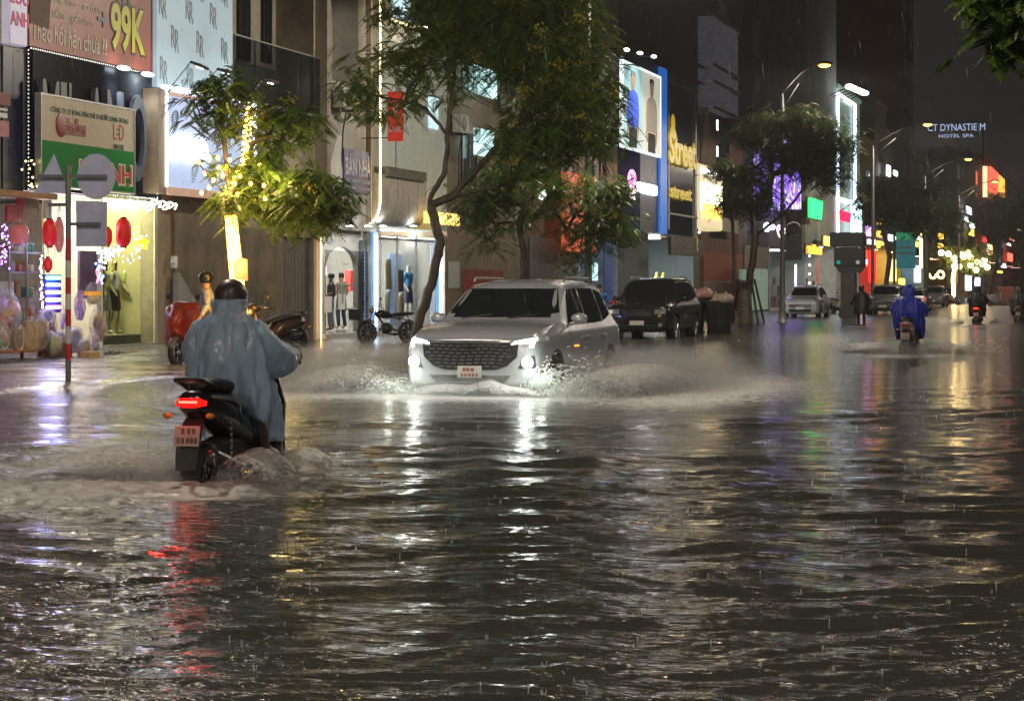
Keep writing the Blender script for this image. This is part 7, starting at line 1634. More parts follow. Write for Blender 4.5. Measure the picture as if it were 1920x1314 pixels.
def poncho(parent, P, mt_, hands, seat_x=0, width=.42, name='poncho', seed=1, hood=None, back=1.0, length=.0, hooded=True):
    """rain cape in the rider's frame: rings from the neck down over shoulders, back, lap and legs"""
    q = random.Random(seed); neck = P['neck']; rg = []; n = 96
    ks = [(-.275, .03, .03, .045), (-.265, .075, .07, .045), (-.240, .118, .108, .042), (-.18, .148, .136, .038), (-.10, .152, .140, .03), (-.04, .125, .118, .01), (.0, .12, .135, 0), (.04, .145, .205, -.01), (.09, .17, .255, -.02), (.16, .20, .285, -.02), (.27, .235, .30, -.02), (.40, .27, .315, .0), (.52, .32, .325, .05), (.63, .38, .33, .12), (.74, .43, .32, .16), (.84, .42, .31, .20), (.94 + length, .40, .295, .22)]
    if not hooded: ks = [(-.115, .128, .122, .03), (-.085, .135, .130, .025)] + ks[5:]
    ph = [q.uniform(0, 6.28) for _ in range(4)]
    for i, (dz, rx, ry, cx) in enumerate(ks):
        ring = []; f = i / (len(ks) - 1)
        for j in range(n):
            a = 2 * PI * j / n; g_ = max(0, f - .18) * 1.9; w_ = 1 + g_ * (.07 * (1 - 2 * abs(math.sin(4.5 * a + ph[0] + 1.5 * f))) + .05 * (1 - 2 * abs(math.sin(7.5 * a + ph[1] - 2.5 * f))) + .05 * math.sin(5 * a + ph[2] + 4 * f) + .03 * math.sin(19 * a + 9 * f)) + .015 * math.sin(dz * 24 + 3 * a)
            x = neck.x + cx + rx * math.cos(a) * w_; y = neck.y + ry * math.sin(a) * w_ * width / .42
            z = neck.z + .02 - dz
            # back panel ends on the rear fairing, front drapes over the knees
            if math.cos(a) < 0 and dz > 0: z = neck.z + .02 - dz * (1 - .30 * f * abs(math.cos(a)))
            ring.append((x, y, z))
        rg.append(ring)
    m = MB(); m.loft(rg, caps=False)
    c = m.build(name, mt_, parent, True, local=True, sub=1)
    tx = bpy.data.textures.get('crease') or bpy.data.textures.new('crease', 'CLOUDS'); tx.noise_scale = .13; tx.noise_basis = 'VORONOI_F2_F1'; tx.noise_depth = 1
    dm = c.modifiers.new('creases', 'DISPLACE'); dm.texture = tx; dm.strength = .05; dm.mid_level = .08
    s = c.modifiers.new('cloth', 'SOLIDIFY'); s.thickness = .006
    for hd, sgn in hands:
        sh = P['sh' + sgn]; el = P['el' + sgn]; m = MB(); pts = [sh + Vector((0, 0, .0)), sh.lerp(el, .5), el, el.lerp(hd, .45), el.lerp(hd, .94)]
        rr = [.12, .135, .14, .125, .065]; rings = []
        for k, (pp, r_) in enumerate(zip(pts, rr)):
            nx = pts[min(k + 1, 4)] - pts[max(k - 1, 0)]; nx.normalize(); u = nx.cross(Vector((0, 0, 1))).normalized(); v = u.cross(nx)
            rings.append([pp + u * r_ * .8 * math.cos(b) * (1 + .08 * math.sin(4 * b + k)) + v * (r_ * 1.45 if math.sin(b) < 0 else r_ * .7) * math.sin(b) * (1 + .06 * math.sin(5 * b + k * 2)) for b in np.linspace(0, 2 * PI, 21)[:-1]])
        m.loft(rings, caps=False); sl = m.build('poncho_sleeve', mt_, parent, True, local=True, sub=1); dm = sl.modifiers.new('creases', 'DISPLACE'); dm.texture = tx; dm.strength = .035; dm.mid_level = .1; s = sl.modifiers.new('cloth', 'SOLIDIFY'); s.thickness = .006
    return c
def rider_pose(lean=.12, hx=.36, hy=.32, hz=1.07, head_turn=0, sx=-.28, sz=.89, back=0.0):
    P = {}
    P['pelvis'] = Vector((sx, 0, sz)); P['waist'] = Vector((sx + lean * .2, 0, sz + .15)); P['chest'] = Vector((sx + lean * .6, 0, sz + .33)); P['neck'] = Vector((sx + lean, 0, sz + .49)); P['head'] = Vector((sx + lean + .05, 0, sz + .61)); P['crown'] = Vector((sx + lean + .05, 0, sz + .66))
    for s_, q in (('L', 1), ('R', -1)):
        P['sh' + s_] = Vector((sx + lean * .8, .19 * q, sz + .42)); P['el' + s_] = Vector((sx + lean + .12, .32 * q, sz + .22)); P['wr' + s_] = Vector((hx - .07, hy * q, hz + .03)); P['hand' + s_] = Vector((hx, hy * q, hz + .015))
        P['hip' + s_] = Vector((sx + .05, .10 * q, sz - .01)); P['kn' + s_] = Vector((sx + .44, .16 * q, sz - .08)); P['an' + s_] = Vector((sx + .46, .15 * q, .40)); P['toe' + s_] = Vector((sx + .60, .16 * q, .36))
    return P
def fingers(o, P, skin):
    m = MB()
    for s_, q in (('L', 1), ('R', -1)):
        h = P['hand' + s_]
        for k in range(4):
            y = h.y + q * (.036 - .022 * k); L = (.9, 1, .97, .8)[k]
            m.tube([(h.x + .0, y, h.z + .02), (h.x + .045 * L, y, h.z + .012), (h.x + .058 * L, y, h.z - .015), (h.x + .035 * L, y, h.z - .035), (h.x + .008, y, h.z - .036)], [.010, .0095, .009, .0085, .007], 7)
        m.tube([(h.x - .02, h.y - q * .03, h.z), (h.x + .0, h.y - q * .048, h.z - .02), (h.x + .02, h.y - q * .04, h.z - .036)], [.012, .011, .008], 7)
    m.build('fingers', skin, o, True, local=True)
def helmet(o, P, mt_, name='helmet'):
    m = MB(); h = P['head']; rg = []
    for k in range(11):
        a = PI * .54 * (1 - k / 10); r_ = math.sin(a) if k < 10 else .02
        rg.append([(h.x - .005 + .135 * r_ * math.cos(b), h.y + .122 * r_ * math.sin(b), h.z + .045 + .125 * math.cos(a) - (.05 if (k < 2 and math.cos(b) < -.2) else 0)) for b in np.linspace(0, 2 * PI, 21)[:-1]])
    m.loft(rg); m.tube([(h.x + .125 * math.cos(b), h.y + .115 * math.sin(b), h.z + .035 + .01 * math.cos(b)) for b in np.linspace(-1.0, 1.0, 7)], .012, 6)
    m.build(name, mt_, o, True, local=True)
def cape_mat(name, c, tr=.35, rough=.35, clear=0.0):
    m = mat(name, c, rough, var=.15, scale=5, bump=1.0, bscale=7, stretch=(1, 1, .35)); n = m.node_tree.nodes; [setattr(x_.inputs['Distance'], 'default_value', .05) for x_ in n if x_.type == 'BUMP']; l = m.node_tree.links
    t = n.new('ShaderNodeBsdfTranslucent'); t.inputs[0].default_value = (*[min(1, q * 1.3) for q in c], 1); x = n.new('ShaderNodeMixShader'); x.inputs[0].default_value = tr
    l.new(n['Principled BSDF'].outputs[0], x.inputs[1]); l.new(t.outputs[0], x.inputs[2])
    tp_ = n.new('ShaderNodeBsdfTransparent'); x2 = n.new('ShaderNodeMixShader'); x2.inputs[0].default_value = clear; l.new(x.outputs[0], x2.inputs[1]); l.new(tp_.outputs[0], x2.inputs[2]); l.new(x2.outputs[0], n['Material Output'].inputs[0]); return m
def rider(label, sc, cape, skin=None, hel=None, trousers=None, group='riders in rain capes', seed=1, lean=.12, shoe=None, hooded=True, **kw):
    P = rider_pose(lean, **kw); o = thing('person', label, 'person', sc.location, sc.rotation_euler[2], group)
    skin = skin or SKIN
    skinmesh('body', P, set(sum(([a, b] for a, b in EDG), [])), skin, o, sub=1)
    face(o, P, skin); fingers(o, P, skin)
    skinmesh('trousers', P, ['pelvis', 'waist', 'hipL', 'hipR', 'knL', 'knR'] + (['anL', 'anR'] if trousers else []), trousers or cl['black'], o, radd=.02, rover={'waist': .10})
    m = MB()
    for s_ in 'LR':
        a, t_ = P['an' + s_], P['toe' + s_]; m.tube([a + Vector((-.06, 0, -.035)), a + Vector((.03, 0, -.03)), t_ + Vector((.0, 0, -.02)), t_ + Vector((.06, 0, -.02))], [.042, .05, .05, .03], 8)
    m.build('shoes', shoe or mat('shoe_brown', (.22, .10, .08), .5), o, True, local=True)
    poncho(o, P, cape, [(P['handL'], 'L'), (P['handR'], 'R')], seed=seed, hooded=hooded)
    helmet(o, P, hel or mat('helmet_dark', (.05, .04, .035), .3))
    return o
CAPE1 = cape_mat('blue_grey_cape', (.52, .66, .84), .32, .20, .25)
r1 = rider('person in a blue-grey translucent rain poncho riding the black scooter', hs_, CAPE1, hel=mat('helmet_brown', (.06, .045, .035), .4), trousers=None, seed=3, lean=.10, hooded=False)
# second rider
BLUE = cape_mat('royal_blue_cape', (.03, .05, .50), .25)
p2 = put_sc(1697, 46.8 * .99, 0)
s2 = scooter('silver-white scooter of the rider in the royal blue poncho', (p2.x, p2.y, -.2), 0, mat('silver_white_scooter', (.45, .42, .40), .25, .2, coat=.5), 'off', name='scooter')
rider('person in a royal blue rain poncho riding away down the road', s2, BLUE, hel=BLUE, seed=5)
p3 = put_sc(1830, 84, 0)
s3 = scooter('far scooter with a glowing red tail light', (p3.x, p3.y, -.2), 0, NAVYBLK, 'on', name='scooter')
rider('person in a black rain cape on the far scooter with the red light', s3, cape_mat('black_cape', (.02, .018, .018), .1), seed=6)
p4 = put_sc(1909, 86, 0)
s4 = scooter('far scooter at the frame edge with a pale number plate', (p4.x, p4.y, -.2), 0, mat('grey_scooter', (.15, .17, .18), .3), 'off', name='scooter')
rider('person in a dark grey rain cape on the scooter at the frame edge', s4, cape_mat('slate_cape', (.05, .055, .065), .1), seed=7)
# pedestrian pushing a bicycle in a black coat
pp = wp(1615, 540, 86); 
P = stand(1.68, .5, .22, .1)
w1 = person('person in a long black raincoat wading away beside the dark signal column', (pp.x, pp.y, -.2), .2, P, SKIN, cl['black'], cl['black'], 'long', None)
m = MB(); rg = []
for k, (z, rx, ry) in enumerate(((1.49, .07, .08), (1.42, .13, .22), (1.2, .17, .26), (.95, .22, .30), (.7, .26, .32), (.55, .26, .31))): rg.append([(rx * math.cos(b) * (1 + .05 * math.sin(7 * b)), ry * math.sin(b) * (1 + .05 * math.sin(5 * b + k)), z) for b in np.linspace(0, 2 * PI, 25)[:-1]])
m.loft(rg, caps=False); m.build('raincoat', cape_mat('black_coat', (.015, .015, .017), .05), w1, True, local=True)
m = MB(); h_ = P['head']; m.ell((h_.x - .01, 0, h_.z + .02), .125, .12, .16, 14, 9); m.build('hood', mat('black_coat'), w1, True, local=True)
# person with helmet and patterned shirt behind the first rider, with the red-draped scooter
SPOT = mat('spotted_shirt', (.34, .35, .36), .7, var=.55, scale=18)
tt = wp(388, 540, 37.5)
P = stand(1.62, .2, .06, .05)
person('person in a helmet and pale spotted shirt standing beside the scooter under a red cover', (tt.x, tt.y, .03), PI * .62, P, SKIN, SPOT, cl['navy'], 'long', HAIR, hat=mat('helmet_black', (.02, .02, .02), .15))
ts = wp(338, 540, 38.6)
s5 = scooter('parked scooter draped with a red rain cover beside the mannequin window', (ts.x + .2, ts.y - .2, .0), PI * .97, mat('dull_scooter', (.12, .11, .10), .4), 'off', group='scooters parked on the pavement')
RC = mat('red_cover', (.38, .035, .012), .35, var=.15, bump=.6, bscale=7)
m = MB(); rg = []
for k, (x, z0, z1, hw) in enumerate(((.80, .62, .78, .06), (.72, .52, .98, .16), (.60, .48, 1.04, .15), (.52, .30, 1.12, .30), (.42, .22, 1.17, .40), (.32, .28, 1.16, .40), (.22, .45, 1.10, .33), (.10, .72, 1.0, .2), (-.2, .78, .97, .17), (-.5, .76, .98, .16), (-.6, .8, .94, .1))):
    rg.append([(x + .02 * math.sin(5 * b), hw * math.copysign(abs(math.cos(b)) ** .6, math.cos(b)) * (1 + .10 * math.sin(7 * b + k * .7)), (z0 + z1) / 2 + (z1 - z0) / 2 * math.copysign(abs(math.sin(b)) ** .6, math.sin(b)) * (1 + .09 * math.sin(9 * b + k))) for b in np.linspace(0, 2 * PI, 25)[:-1]])
m.loft(rg); cv = m.build('rain_cover', RC, None, True, local=True, sub=1); cv.location = s5.location; cv.rotation_euler = s5.rotation_euler; tag(cv, 'red rain cover thrown over the parked scooter handlebars', 'cover')
# other parked two-wheelers
q_ = wp(505, 540, 37.8)
scooter('dark scooter parked against the brown stone wall beside the glowing tree', (q_.x, q_.y, .0), PI * .9, mat('maroon_scooter', (.05, .025, .02), .25, coat=.5), 'off', group='scooters parked on the pavement')
def motorbike(label, loc, rz, paint, group='scooters parked on the pavement', name='motorbike', lean=0):
    o = thing(name, label, 'motorbike', loc, rz, group); o.rotation_euler = (lean, 0, rz)
    wheel(o, (-.62, 0, .30), .30, .085, spokes=9); wheel(o, (.66, 0, .30), .30, .075, spokes=9)
    m = MB(); m.tube([(.62, .07, .30), (.42, .07, .92)], .018, 6); m.tube([(.62, -.07, .30), (.42, -.07, .92)], .018, 6); m.build('fork', M_CHROME, o, True, local=True)
    m = MB(); m.tube([(.42, 0, .82), (.15, 0, .52), (-.2, 0, .36), (-.62, 0, .30)], .025, 6); m.tube([(.42, 0, .82), (.1, 0, .72), (-.3, 0, .66), (-.7, 0, .62)], .022, 6); m.build('frame', TRIM, o, True, local=True)
    m = MB(); shell_loft(m, [(.38, .76, .05, .04), (.25, .78, .10, .10), (.05, .76, .10, .12), (-.08, .73, .05, .08)]); m.build('fuel_tank', paint, o, True, local=True)
    m = MB(); shell_loft(m, [(-.05, .75, .02, .06), (-.25, .76, .05, .12), (-.6, .78, .05, .12), (-.78, .80, .02, .07)]); m.build('seat', mat('seat_vinyl'), o, True, local=True)
    m = MB(); m.ell((.05, 0, .42), .18, .13, .14); m.build('engine', mat('engine_metal'), o, True, local=True)
    m = MB(); m.tube([(.40, -.34, 1.02), (.42, -.15, .98), (.42, .15, .98), (.40, .34, 1.02)], .012, 6)
    for sg in (-1, 1): m.tube([(.42, sg * .22, 1.0), (.44, sg * .28, 1.15)], .007, 4)
    m.build('handlebar', M_CHROME, o, True, local=True)
    for sg in (-1, 1):
        m = MB(); m.ell((.44, sg * .30, 1.17), .015, .05, .04); m.build('mirror', TRIM, o, True, local=True)
    m = MB(); m.ell((.52, 0, .88), .07, .085, .085); m.build('headlight', mat('lamp_clear'), o, True, local=True)
    m = MB(); m.tube([(.1, -.12, .3), (-.3, -.14, .25), (-.8, -.14, .32)], [.02, .035, .04], 8); m.build('exhaust', M_CHROME, o, True, local=True)
    m = MB(); shell_loft(m, [(.42, .56, .02, .05), (.62, .64, .02, .05), (.80, .58, .02, .05)]); m.build('mudguard', TRIM, o, True, local=True)
    return o
q_ = wp(728, 540, 54.5)
motorbike('dark motorbike with raised handlebars parked before the big shop window', (q_.x, q_.y, -.04), PI - .62, NAVYBLK)
q_ = wp(1135, 540, 66)
s6 = scooter('red scooter parked on the pavement before the blue door', (q_.x, q_.y, -.1), PI + .9, mat('red_scooter', (.35, .02, .03), .25, coat=.5), 'off', group='scooters parked on the pavement')
q_ = wp(1124, 540, 67)
P = stand(1.6, .5, .1, .6); person('person in a blue top leaning on the red scooter beyond the white SUV', (q_.x, q_.y, -.1), PI + .4, P, SKIN, cl['blue'], cl['navy'], 'short', HAIR)
for (x_, D_, h_, lb) in ((1572, 118, .6, 'pale scooter parked behind the dark signal column'), (1787, 180, .8, 'scooter with a glinting fairing parked under the far wrapped tree'), (1862, 170, .5, 'scooter parked at the far kerb left of the orange barrier'), (1872, 172, .7, 'pale scooter parked against the orange barrier'), (1350, 92, 2.4, 'scooter parked by the dark railing beyond the rubbish bins')):
    q_ = wp(x_, 540, D_); scooter(lb, (q_.x, q_.y, -.1), PI + h_, mat('pale_scooter', (.40, .40, .38), .3, coat=.5), 'off', group='scooters parked on the pavement')
# rubbish bins heaped with bags
tb2 = wp(1322, 540, 66)
for i, (dx, w_) in enumerate(((-.42, .0), (.42, .1))):
    c = Vector((tb2.x + w_, tb2.y - dx, -.12)); o = thing('rubbish_bin', ['dark wheeled rubbish bin next to the black SUV', 'dark wheeled rubbish bin farther from the black SUV'][i], 'rubbish bin', c, group='rubbish bins by the black SUV')
    m = MB(); rg = []
    for z, a_, b_ in ((.12, .30, .30), (.2, .34, .34), (1.0, .40, .42), (1.08, .43, .45), (1.12, .43, .45)): rg.append([(c.x + a_ * math.copysign(abs(math.cos(q)) ** .5, math.cos(q)), c.y + b_ * math.copysign(abs(math.sin(q)) ** .5, math.sin(q)), c.z + z) for q in np.linspace(0, 2 * PI, 17)[:-1]])
    m.loft(rg); m.build('tub', mat('bin_dark', (.02, .022, .02), .5), o, 'auto')
    for sg in (-1, 1):
        m = MB(); m.lathe((c.x + .1, c.y + sg * .36, c.z + .1), [(.09, -.03), (.1, 0), (.09, .03)], 10, 'y'); m.build('castor', RUB, o, True)
qq = random.Random(9)
BAGC = [mat('bag_pink', (.40, .20, .17), .35, bump=.5, bscale=12), mat('bag_green', (.14, .17, .03), .35, bump=.5, bscale=12), mat('bag_pale', (.36, .27, .23), .35, bump=.5, bscale=12), mat('bag_orange', (.36, .09, .04), .35, bump=.5, bscale=12)]
for i, (dy, dz, mt_, lb) in enumerate(((.72, 1.12, 3, 'orange rubbish bag on the bin next to the black SUV'), (.30, 1.12, 1, 'green rubbish bag on the rubbish bins'), (.0, 1.28, 0, 'pink rubbish bag on top of the heap on the bins'), (-.32, 1.1, 2, 'pale rubbish bag on the far side of the heap'), (-.66, 1.12, 2, 'pale rubbish bag hanging over the outer bin'), (.5, 1.32, 2, 'pale rubbish bag high on the heap above the orange one'))):
    m = MB(); m.ell((tb2.x + qq.uniform(-.12, .12), tb2.y + dy, -.12 + dz + .05), .26, .27, .19, 12, 9, .25, i); m.lathe((tb2.x, tb2.y + dy, -.12 + dz + .22), [(.03, 0), (.05, .05), (.01, .08)], 7); tag(m.build('rubbish_bag', BAGC[mt_], smooth=True), lb, 'rubbish bag', 'rubbish bags heaped on the bins')
q_ = wp(1887, 540, 175); m = MB(); m.bbox(q_.x - .3, q_.x + .3, q_.y - .7, q_.y + .7, -.1, 1.5, .08); m.bbox(q_.x - .5, q_.x + .5, q_.y - .8, q_.y + .8, -.2, -.02, .05); tag(m.build('barrier', mat('orange_barrier', (.55, .12, .06), .5), bevel=.01), 'orange barrier at the far kerb near the frame edge', 'barrier')
# ================================================================= STALL, SIGNPOST, SPRAY, RAIN
def film(name, c=(.62, .60, .66), a=.30):
    if name in _mc: return _mc[name]
    m = bpy.data.materials.new(name); m.use_nodes = True; n = m.node_tree.nodes; l = m.node_tree.links; b = n['Principled BSDF']
    b.inputs['Base Color'].default_value = (*c, 1); b.inputs['Roughness'].default_value = .12
    tc = n.new('ShaderNodeTexCoord'); t = n.new('ShaderNodeTexNoise'); t.inputs['Scale'].default_value = 7; t.inputs['Detail'].default_value = 3; t.inputs['Distortion'].default_value = 1.2; l.new(tc.outputs['Object'], t.inputs['Vector'])
    bp = n.new('ShaderNodeBump'); bp.inputs['Distance'].default_value = .03; l.new(t.outputs[0], bp.inputs['Height']); l.new(bp.outputs[0], b.inputs['Normal'])
    mr = n.new('ShaderNodeMapRange'); mr.inputs[1].default_value = .35; mr.inputs[2].default_value = .7; mr.inputs[3].default_value = a * .3; mr.inputs[4].default_value = min(1, a * 1.7); l.new(t.outputs[0], mr.inputs[0]); l.new(mr.outputs[0], b.inputs['Alpha'])
    _mc[name] = m; return m
FILM = film('plastic_wrap')
def at(x, y, d): return Vector((tp(x, d), d, zp(x, d, y)))
def pxm(x, d): return Dat(x, d) / FPX
def gm(x, d): return 0.06
SHP = 'wrapped goods on the stall'
CARD = mat('tan_card', (.50, .33, .14), .6, var=.25, scale=5); WOOD = mat('bench_wood', (.30, .12, .04), .5, var=.3, scale=4)
# bench
def bench(label, x0, x1, ytop, d):
    a, b = at(x0, ytop, d), at(x1, ytop, d); o = thing('bench', label, 'bench', (a.x, d, .02))
    m = MB(); m.bbox(a.x, b.x, d, d + .55, a.z - .05, a.z, .008); m.build('seat', WOOD, o)
    for xx in (a.x + .04, b.x - .04):
        for yy in (d + .05, d + .5): m = MB(); m.bbox(xx - .03, xx + .03, yy - .03, yy + .03, .03, a.z - .052, .005); m.build('leg', WOOD, o)
    return o
bench('brown wooden bench with wrapped clocks standing on it at the frame edge', -30, 88, 660, 19.4)
# wrapped wall clocks / mirrors
def wrapped_oval(label, x, yb, w_, h_, d, fr, face, tilt=0.0, yaw=.5, square=False):
    c = at(x, yb, d); s_ = pxm(x, d); W_, H_ = w_ * s_ / .78, h_ * s_; o = thing('wrapped_clock', label, 'wrapped clock', c, yaw - .5, SHP)
    k = .35 if square else .8
    def ov(rx, rz, y): return [(rx * math.copysign(abs(math.cos(q)) ** k, math.cos(q)), y, H_ / 2 + rz * math.copysign(abs(math.sin(q)) ** k, math.sin(q))) for q in np.linspace(0, 2 * PI, 29)[:-1]]
    m = MB(); m.M = Matrix.Rotation(-.5, 4, 'Z'); m.loft([ov(W_ / 2, H_ / 2, .07), ov(W_ / 2, H_ / 2, -.03), ov(W_ / 2 * .93, H_ / 2 * .95, -.06), ov(W_ / 2 * .70, H_ / 2 * .80, -.055), ov(W_ / 2 * .66, H_ / 2 * .76, -.02)]); m.build('frame', fr, o, 'auto', local=True)
    m = MB(); m.M = Matrix.Rotation(-.5, 4, 'Z'); m.loft([ov(W_ / 2 * .66, H_ / 2 * .76, -.025), ov(W_ / 2 * .64, H_ / 2 * .74, -.03)]); m.build('face', face, o, local=True)
    m = MB(); m.M = Matrix.Rotation(-.5, 4, 'Z'); q_ = random.Random(int(x)); rg = []
    for i in range(9):
        f = i / 8; rr = 1.14 * (1 if f < .85 else (1 - (f - .85) * 5)); rg.append([(W_ / 2 * rr * math.cos(b) * (1 + .07 * math.sin(5 * b + i)), .13 * rr * math.sin(b) * (1 + .1 * math.sin(7 * b + i)) , H_ * 1.12 * f) for b in np.linspace(0, 2 * PI, 25)[:-1]])
    m.loft(rg); m.build('plastic_wrap', FILM, o, True, local=True); return o
GOLD = mat('gold_frame', (.55, .36, .10), .35, .3, var=.25, scale=8); MIR = mat('mirror_face', (.35, .34, .36), .15, .6, var=.3, scale=5); CREAMF = mat('cream_frame', (.60, .50, .34), .5, var=.15)
for a_ in ((34, 658, 17, 44, 19.5, GOLD, MIR, 'short gold oval clock in plastic on the wooden bench'), (55, 658, 22, 58, 19.5, GOLD, CARD, 'tall gold clock in plastic on the wooden bench'), (76, 657, 20, 60, 19.55, CREAMF, CARD, 'tall pale clock in crumpled plastic at the bench end'),
           (140, 660, 22, 44, 19.6, CREAMF, MIR, 'cream oval mirror in plastic right of the striped post'), (158, 672, 18, 34, 19.2, CARD, GOLD, 'small card-framed clock in plastic low by the sandals'), (113, 655, 14, 34, 19.7, CREAMF, CARD, 'slim cream clock behind the striped post')):
    wrapped_oval(a_[7], a_[0], a_[1], a_[2], a_[3], a_[4], a_[5], a_[6])
wrapped_oval('round pale mirror with looped frame at bench height left of the striped post', 88, 606, 22, 26, 19.9, CREAMF, MIR)
m = MB(); c = at(100, 668, 19.3); m.M = Matrix.Translation(c + Vector((0, 0, .22))) @ Matrix.Rotation(.5, 4, 'Z')
for k in range(4): m.tube([((.13 + .045 * k) * math.cos(q), -.12 + k * .05, (.13 + .04 * k) * math.sin(q) * .9) for q in np.linspace(0, 2 * PI, 22)], .04, 7)
m.M = None; tag(m.build('coiled_mat', mat('pale_green_mat', (.40, .42, .30), .6, var=.2), smooth=True), 'rolled pale mat standing on its edge beside the bench', 'rolled mat')
# plastic-wrapped bundles
def bundle(label, x, yb, w_, h_, d, inner, top=.3, seed=0, filmm=None):
    c = at(x, yb, d); s_ = pxm(x, d); W_, H_ = w_ * s_ / 2, h_ * s_; o = thing('wrapped_bundle', label, 'wrapped goods', c, 0, SHP); q_ = random.Random(seed)
    m = MB(); ph = [q_.uniform(0, 6) for _ in range(3)]
    rg = []
    for i in range(11):
        f = i / 10; rr = math.sin(PI * (.12 + .80 * f)) ** .6 * (1 - top * f * f)
        rg.append([(W_ * rr * math.cos(b) * (1 + .10 * math.sin(4 * b + ph[0] + i * .5) + .06 * math.sin(9 * b + ph[1] - i)), W_ * .8 * rr * math.sin(b) * (1 + .10 * math.sin(5 * b + ph[2] + i)), H_ * f) for b in np.linspace(0, 2 * PI, 33)[:-1]])
    m.loft(rg); m.build('plastic_wrap', filmm or FILM, o, True, local=True)
    for k, mt_ in enumerate(inner):
        m = MB(); m.ell((q_.uniform(-.35, .35) * W_, q_.uniform(-.3, .1) * W_, H_ * (.22 + .5 * k / max(1, len(inner)))), W_ * .5, W_ * .4, H_ * .22, 10, 7, .3, k + seed); m.build('contents', mt_, o, True, local=True)
    return o
tc_ = {k: mat('toy_' + k, c, .45, var=.15) for k, c in dict(pink=(.65, .20, .22), yellow=(.65, .50, .05), teal=(.10, .40, .40), brown=(.30, .16, .07), lilac=(.45, .32, .70), grey=(.35, .34, .36), peach=(.65, .38, .25), green=(.15, .28, .12)).items()}
bundle('big clear bundle with pink and yellow toys at the frame edge', 8, 618, 80, 78, 20.2, [tc_['pink'], tc_['yellow'], tc_['peach'], tc_['lilac']], .4, 1)
bundle('clear bundle with a teal toy on the bench at the frame edge', 0, 658, 50, 62, 19.6, [tc_['teal'], tc_['peach'], tc_['grey']], .35, 2)
bundle('green-grey bundle behind the bench end', 92, 652, 22, 36, 19.9, [tc_['green'], tc_['grey']], .3, 3)
bundle('lilac plastic bundle right of the striped post', 150, 600, 26, 56, 20.0, [tc_['lilac'], tc_['pink']], .2, 4, film('lilac_film', (.60, .45, .8), .6))
bundle('bundle of brown baskets before the mannequin window', 184, 640, 40, 66, 20.1, [tc_['brown'], CARD, tc_['brown'], GOLD], .15, 5)
bundle('pale plastic bundle low before the mannequin window', 176, 658, 34, 44, 19.5, [tc_['grey'], tc_['peach']], .4, 6)
bundle('purple-capped figure in plastic left of the striped post', 118, 618, 16, 44, 19.9, [tc_['lilac'], tc_['grey']], .25, 7)
bundle('bundle of brown stool legs in plastic below the colour-changing lights', 98, 640, 24, 60, 20.2, [tc_['brown'], tc_['pink'], CARD], .2, 8)
bundle('grey bundle hanging by the shelf under the red panel', 66, 588, 26, 44, 20.6, [tc_['grey']], .2, 9)
bundle('peach bundle beside the shelf', 80, 575, 22, 50, 20.5, [tc_['peach'], tc_['pink']], .3, 10)
# bubble-like clear balloon with an orange band
c = at(174, 552, 19.7); o = thing('balloon_toy', 'clear round balloon toy with an orange band before the mannequins', 'balloon toy', c)
m = MB(); m.ell((0, 0, 0), .17, .17, .24, 18, 12); m.build('shell', film('clear_shell', (.6, .65, .7), .25), o, True, local=True); m = MB(); m.loft([[(.172 * math.cos(b), .172 * math.sin(b), z_) for b in np.linspace(0, 2 * PI, 19)[:-1]] for z_ in (-.02, .06)], caps=False); m.build('band', mat('orange_band', (.7, .28, .02), .5, emit=(1, .4, .02), es=.3), o, local=True)
m = MB(); m.ell((0, 0, -.09), .12, .12, .11, 14, 9); m.build('filling', tc_['yellow'], o, True, local=True)
# shelf with goods
o = thing('shelf_rack', 'metal shelf rack stacked with small goods at the back of the stall', 'shelf', (tp(30, 21.3), 21.3, .1)); A, B = tp(16, 21.3), tp(80, 21.3)
m = MB()
for z_ in (.7, 1.2, 1.7, 2.1): m.box(A, B, 21.3, 21.75, z_, z_ + .03)
for xx in (A, (A + B) / 2, B): m.box(xx - .02, xx + .02, 21.27, 21.3, .1, 2.6)
m.build('frame', M_METAL, o)
LV = {.73: 'lowest', 1.23: 'second', 1.73: 'third', 2.13: 'top'}
for z_ in LV:
    for k, (cn, mt_) in enumerate(rnd.sample([('grey', tc_['grey']), ('green', tc_['green']), ('brown', tc_['brown']), ('white', M_WHITE), ('teal', tc_['teal']), ('pink', tc_['pink']), ('tan card', CARD)], 4)):
        xx = A + .1 + (B - A - .3) * (k + rnd.uniform(.0, .4)) / 4; m = MB(); hh = rnd.uniform(.12, .34); m.bbox(xx, xx + rnd.uniform(.10, .22), 21.33, 21.6, z_, z_ + hh, .01)
        tag(m.build('boxed_item', mt_), cn + ' boxed item on the ' + LV[z_] + ' shelf of the metal rack', 'box', 'small boxed items on the shelf rack')
for (x0_, x1_, yt, yb, mt_, nm, lb) in ((14, 44, 384, 415, mat('stall_red', (.35, .03, .05), .5, var=.2), 'sign', 'dark red printed panel high in the stall'), (44, 72, 372, 440, mat('tan_wrap', (.25, .18, .12), .6, var=.3), 'hanging_mat', 'tan rolled mat hanging high in the stall'), (85, 97, 366, 410, M_WHITEW, 'wall_strip', 'white upright board behind the first red lantern'), (150, 196, 470, 560, mat('purple_dark', (.08, .04, .08), .6, var=.3), 'hanging_mat', 'dark purple cloth hanging behind the signpost')):
    m = MB(); fb(m, x0_, x1_, yt, yb, 21.1, .06); tag(m.build(nm, mt_), lb, 'panel')
m = MB(); a, b = at(30, 382, 21.05), at(42, 382, 21.05); m.box(a.x, b.x, 21.02, 21.05, a.z - .03, a.z + .25); tag(m.build('price_card', mat('price_red', (.5, .03, .06), .5)), 'small red square card on top of the dark red panel', 'card')
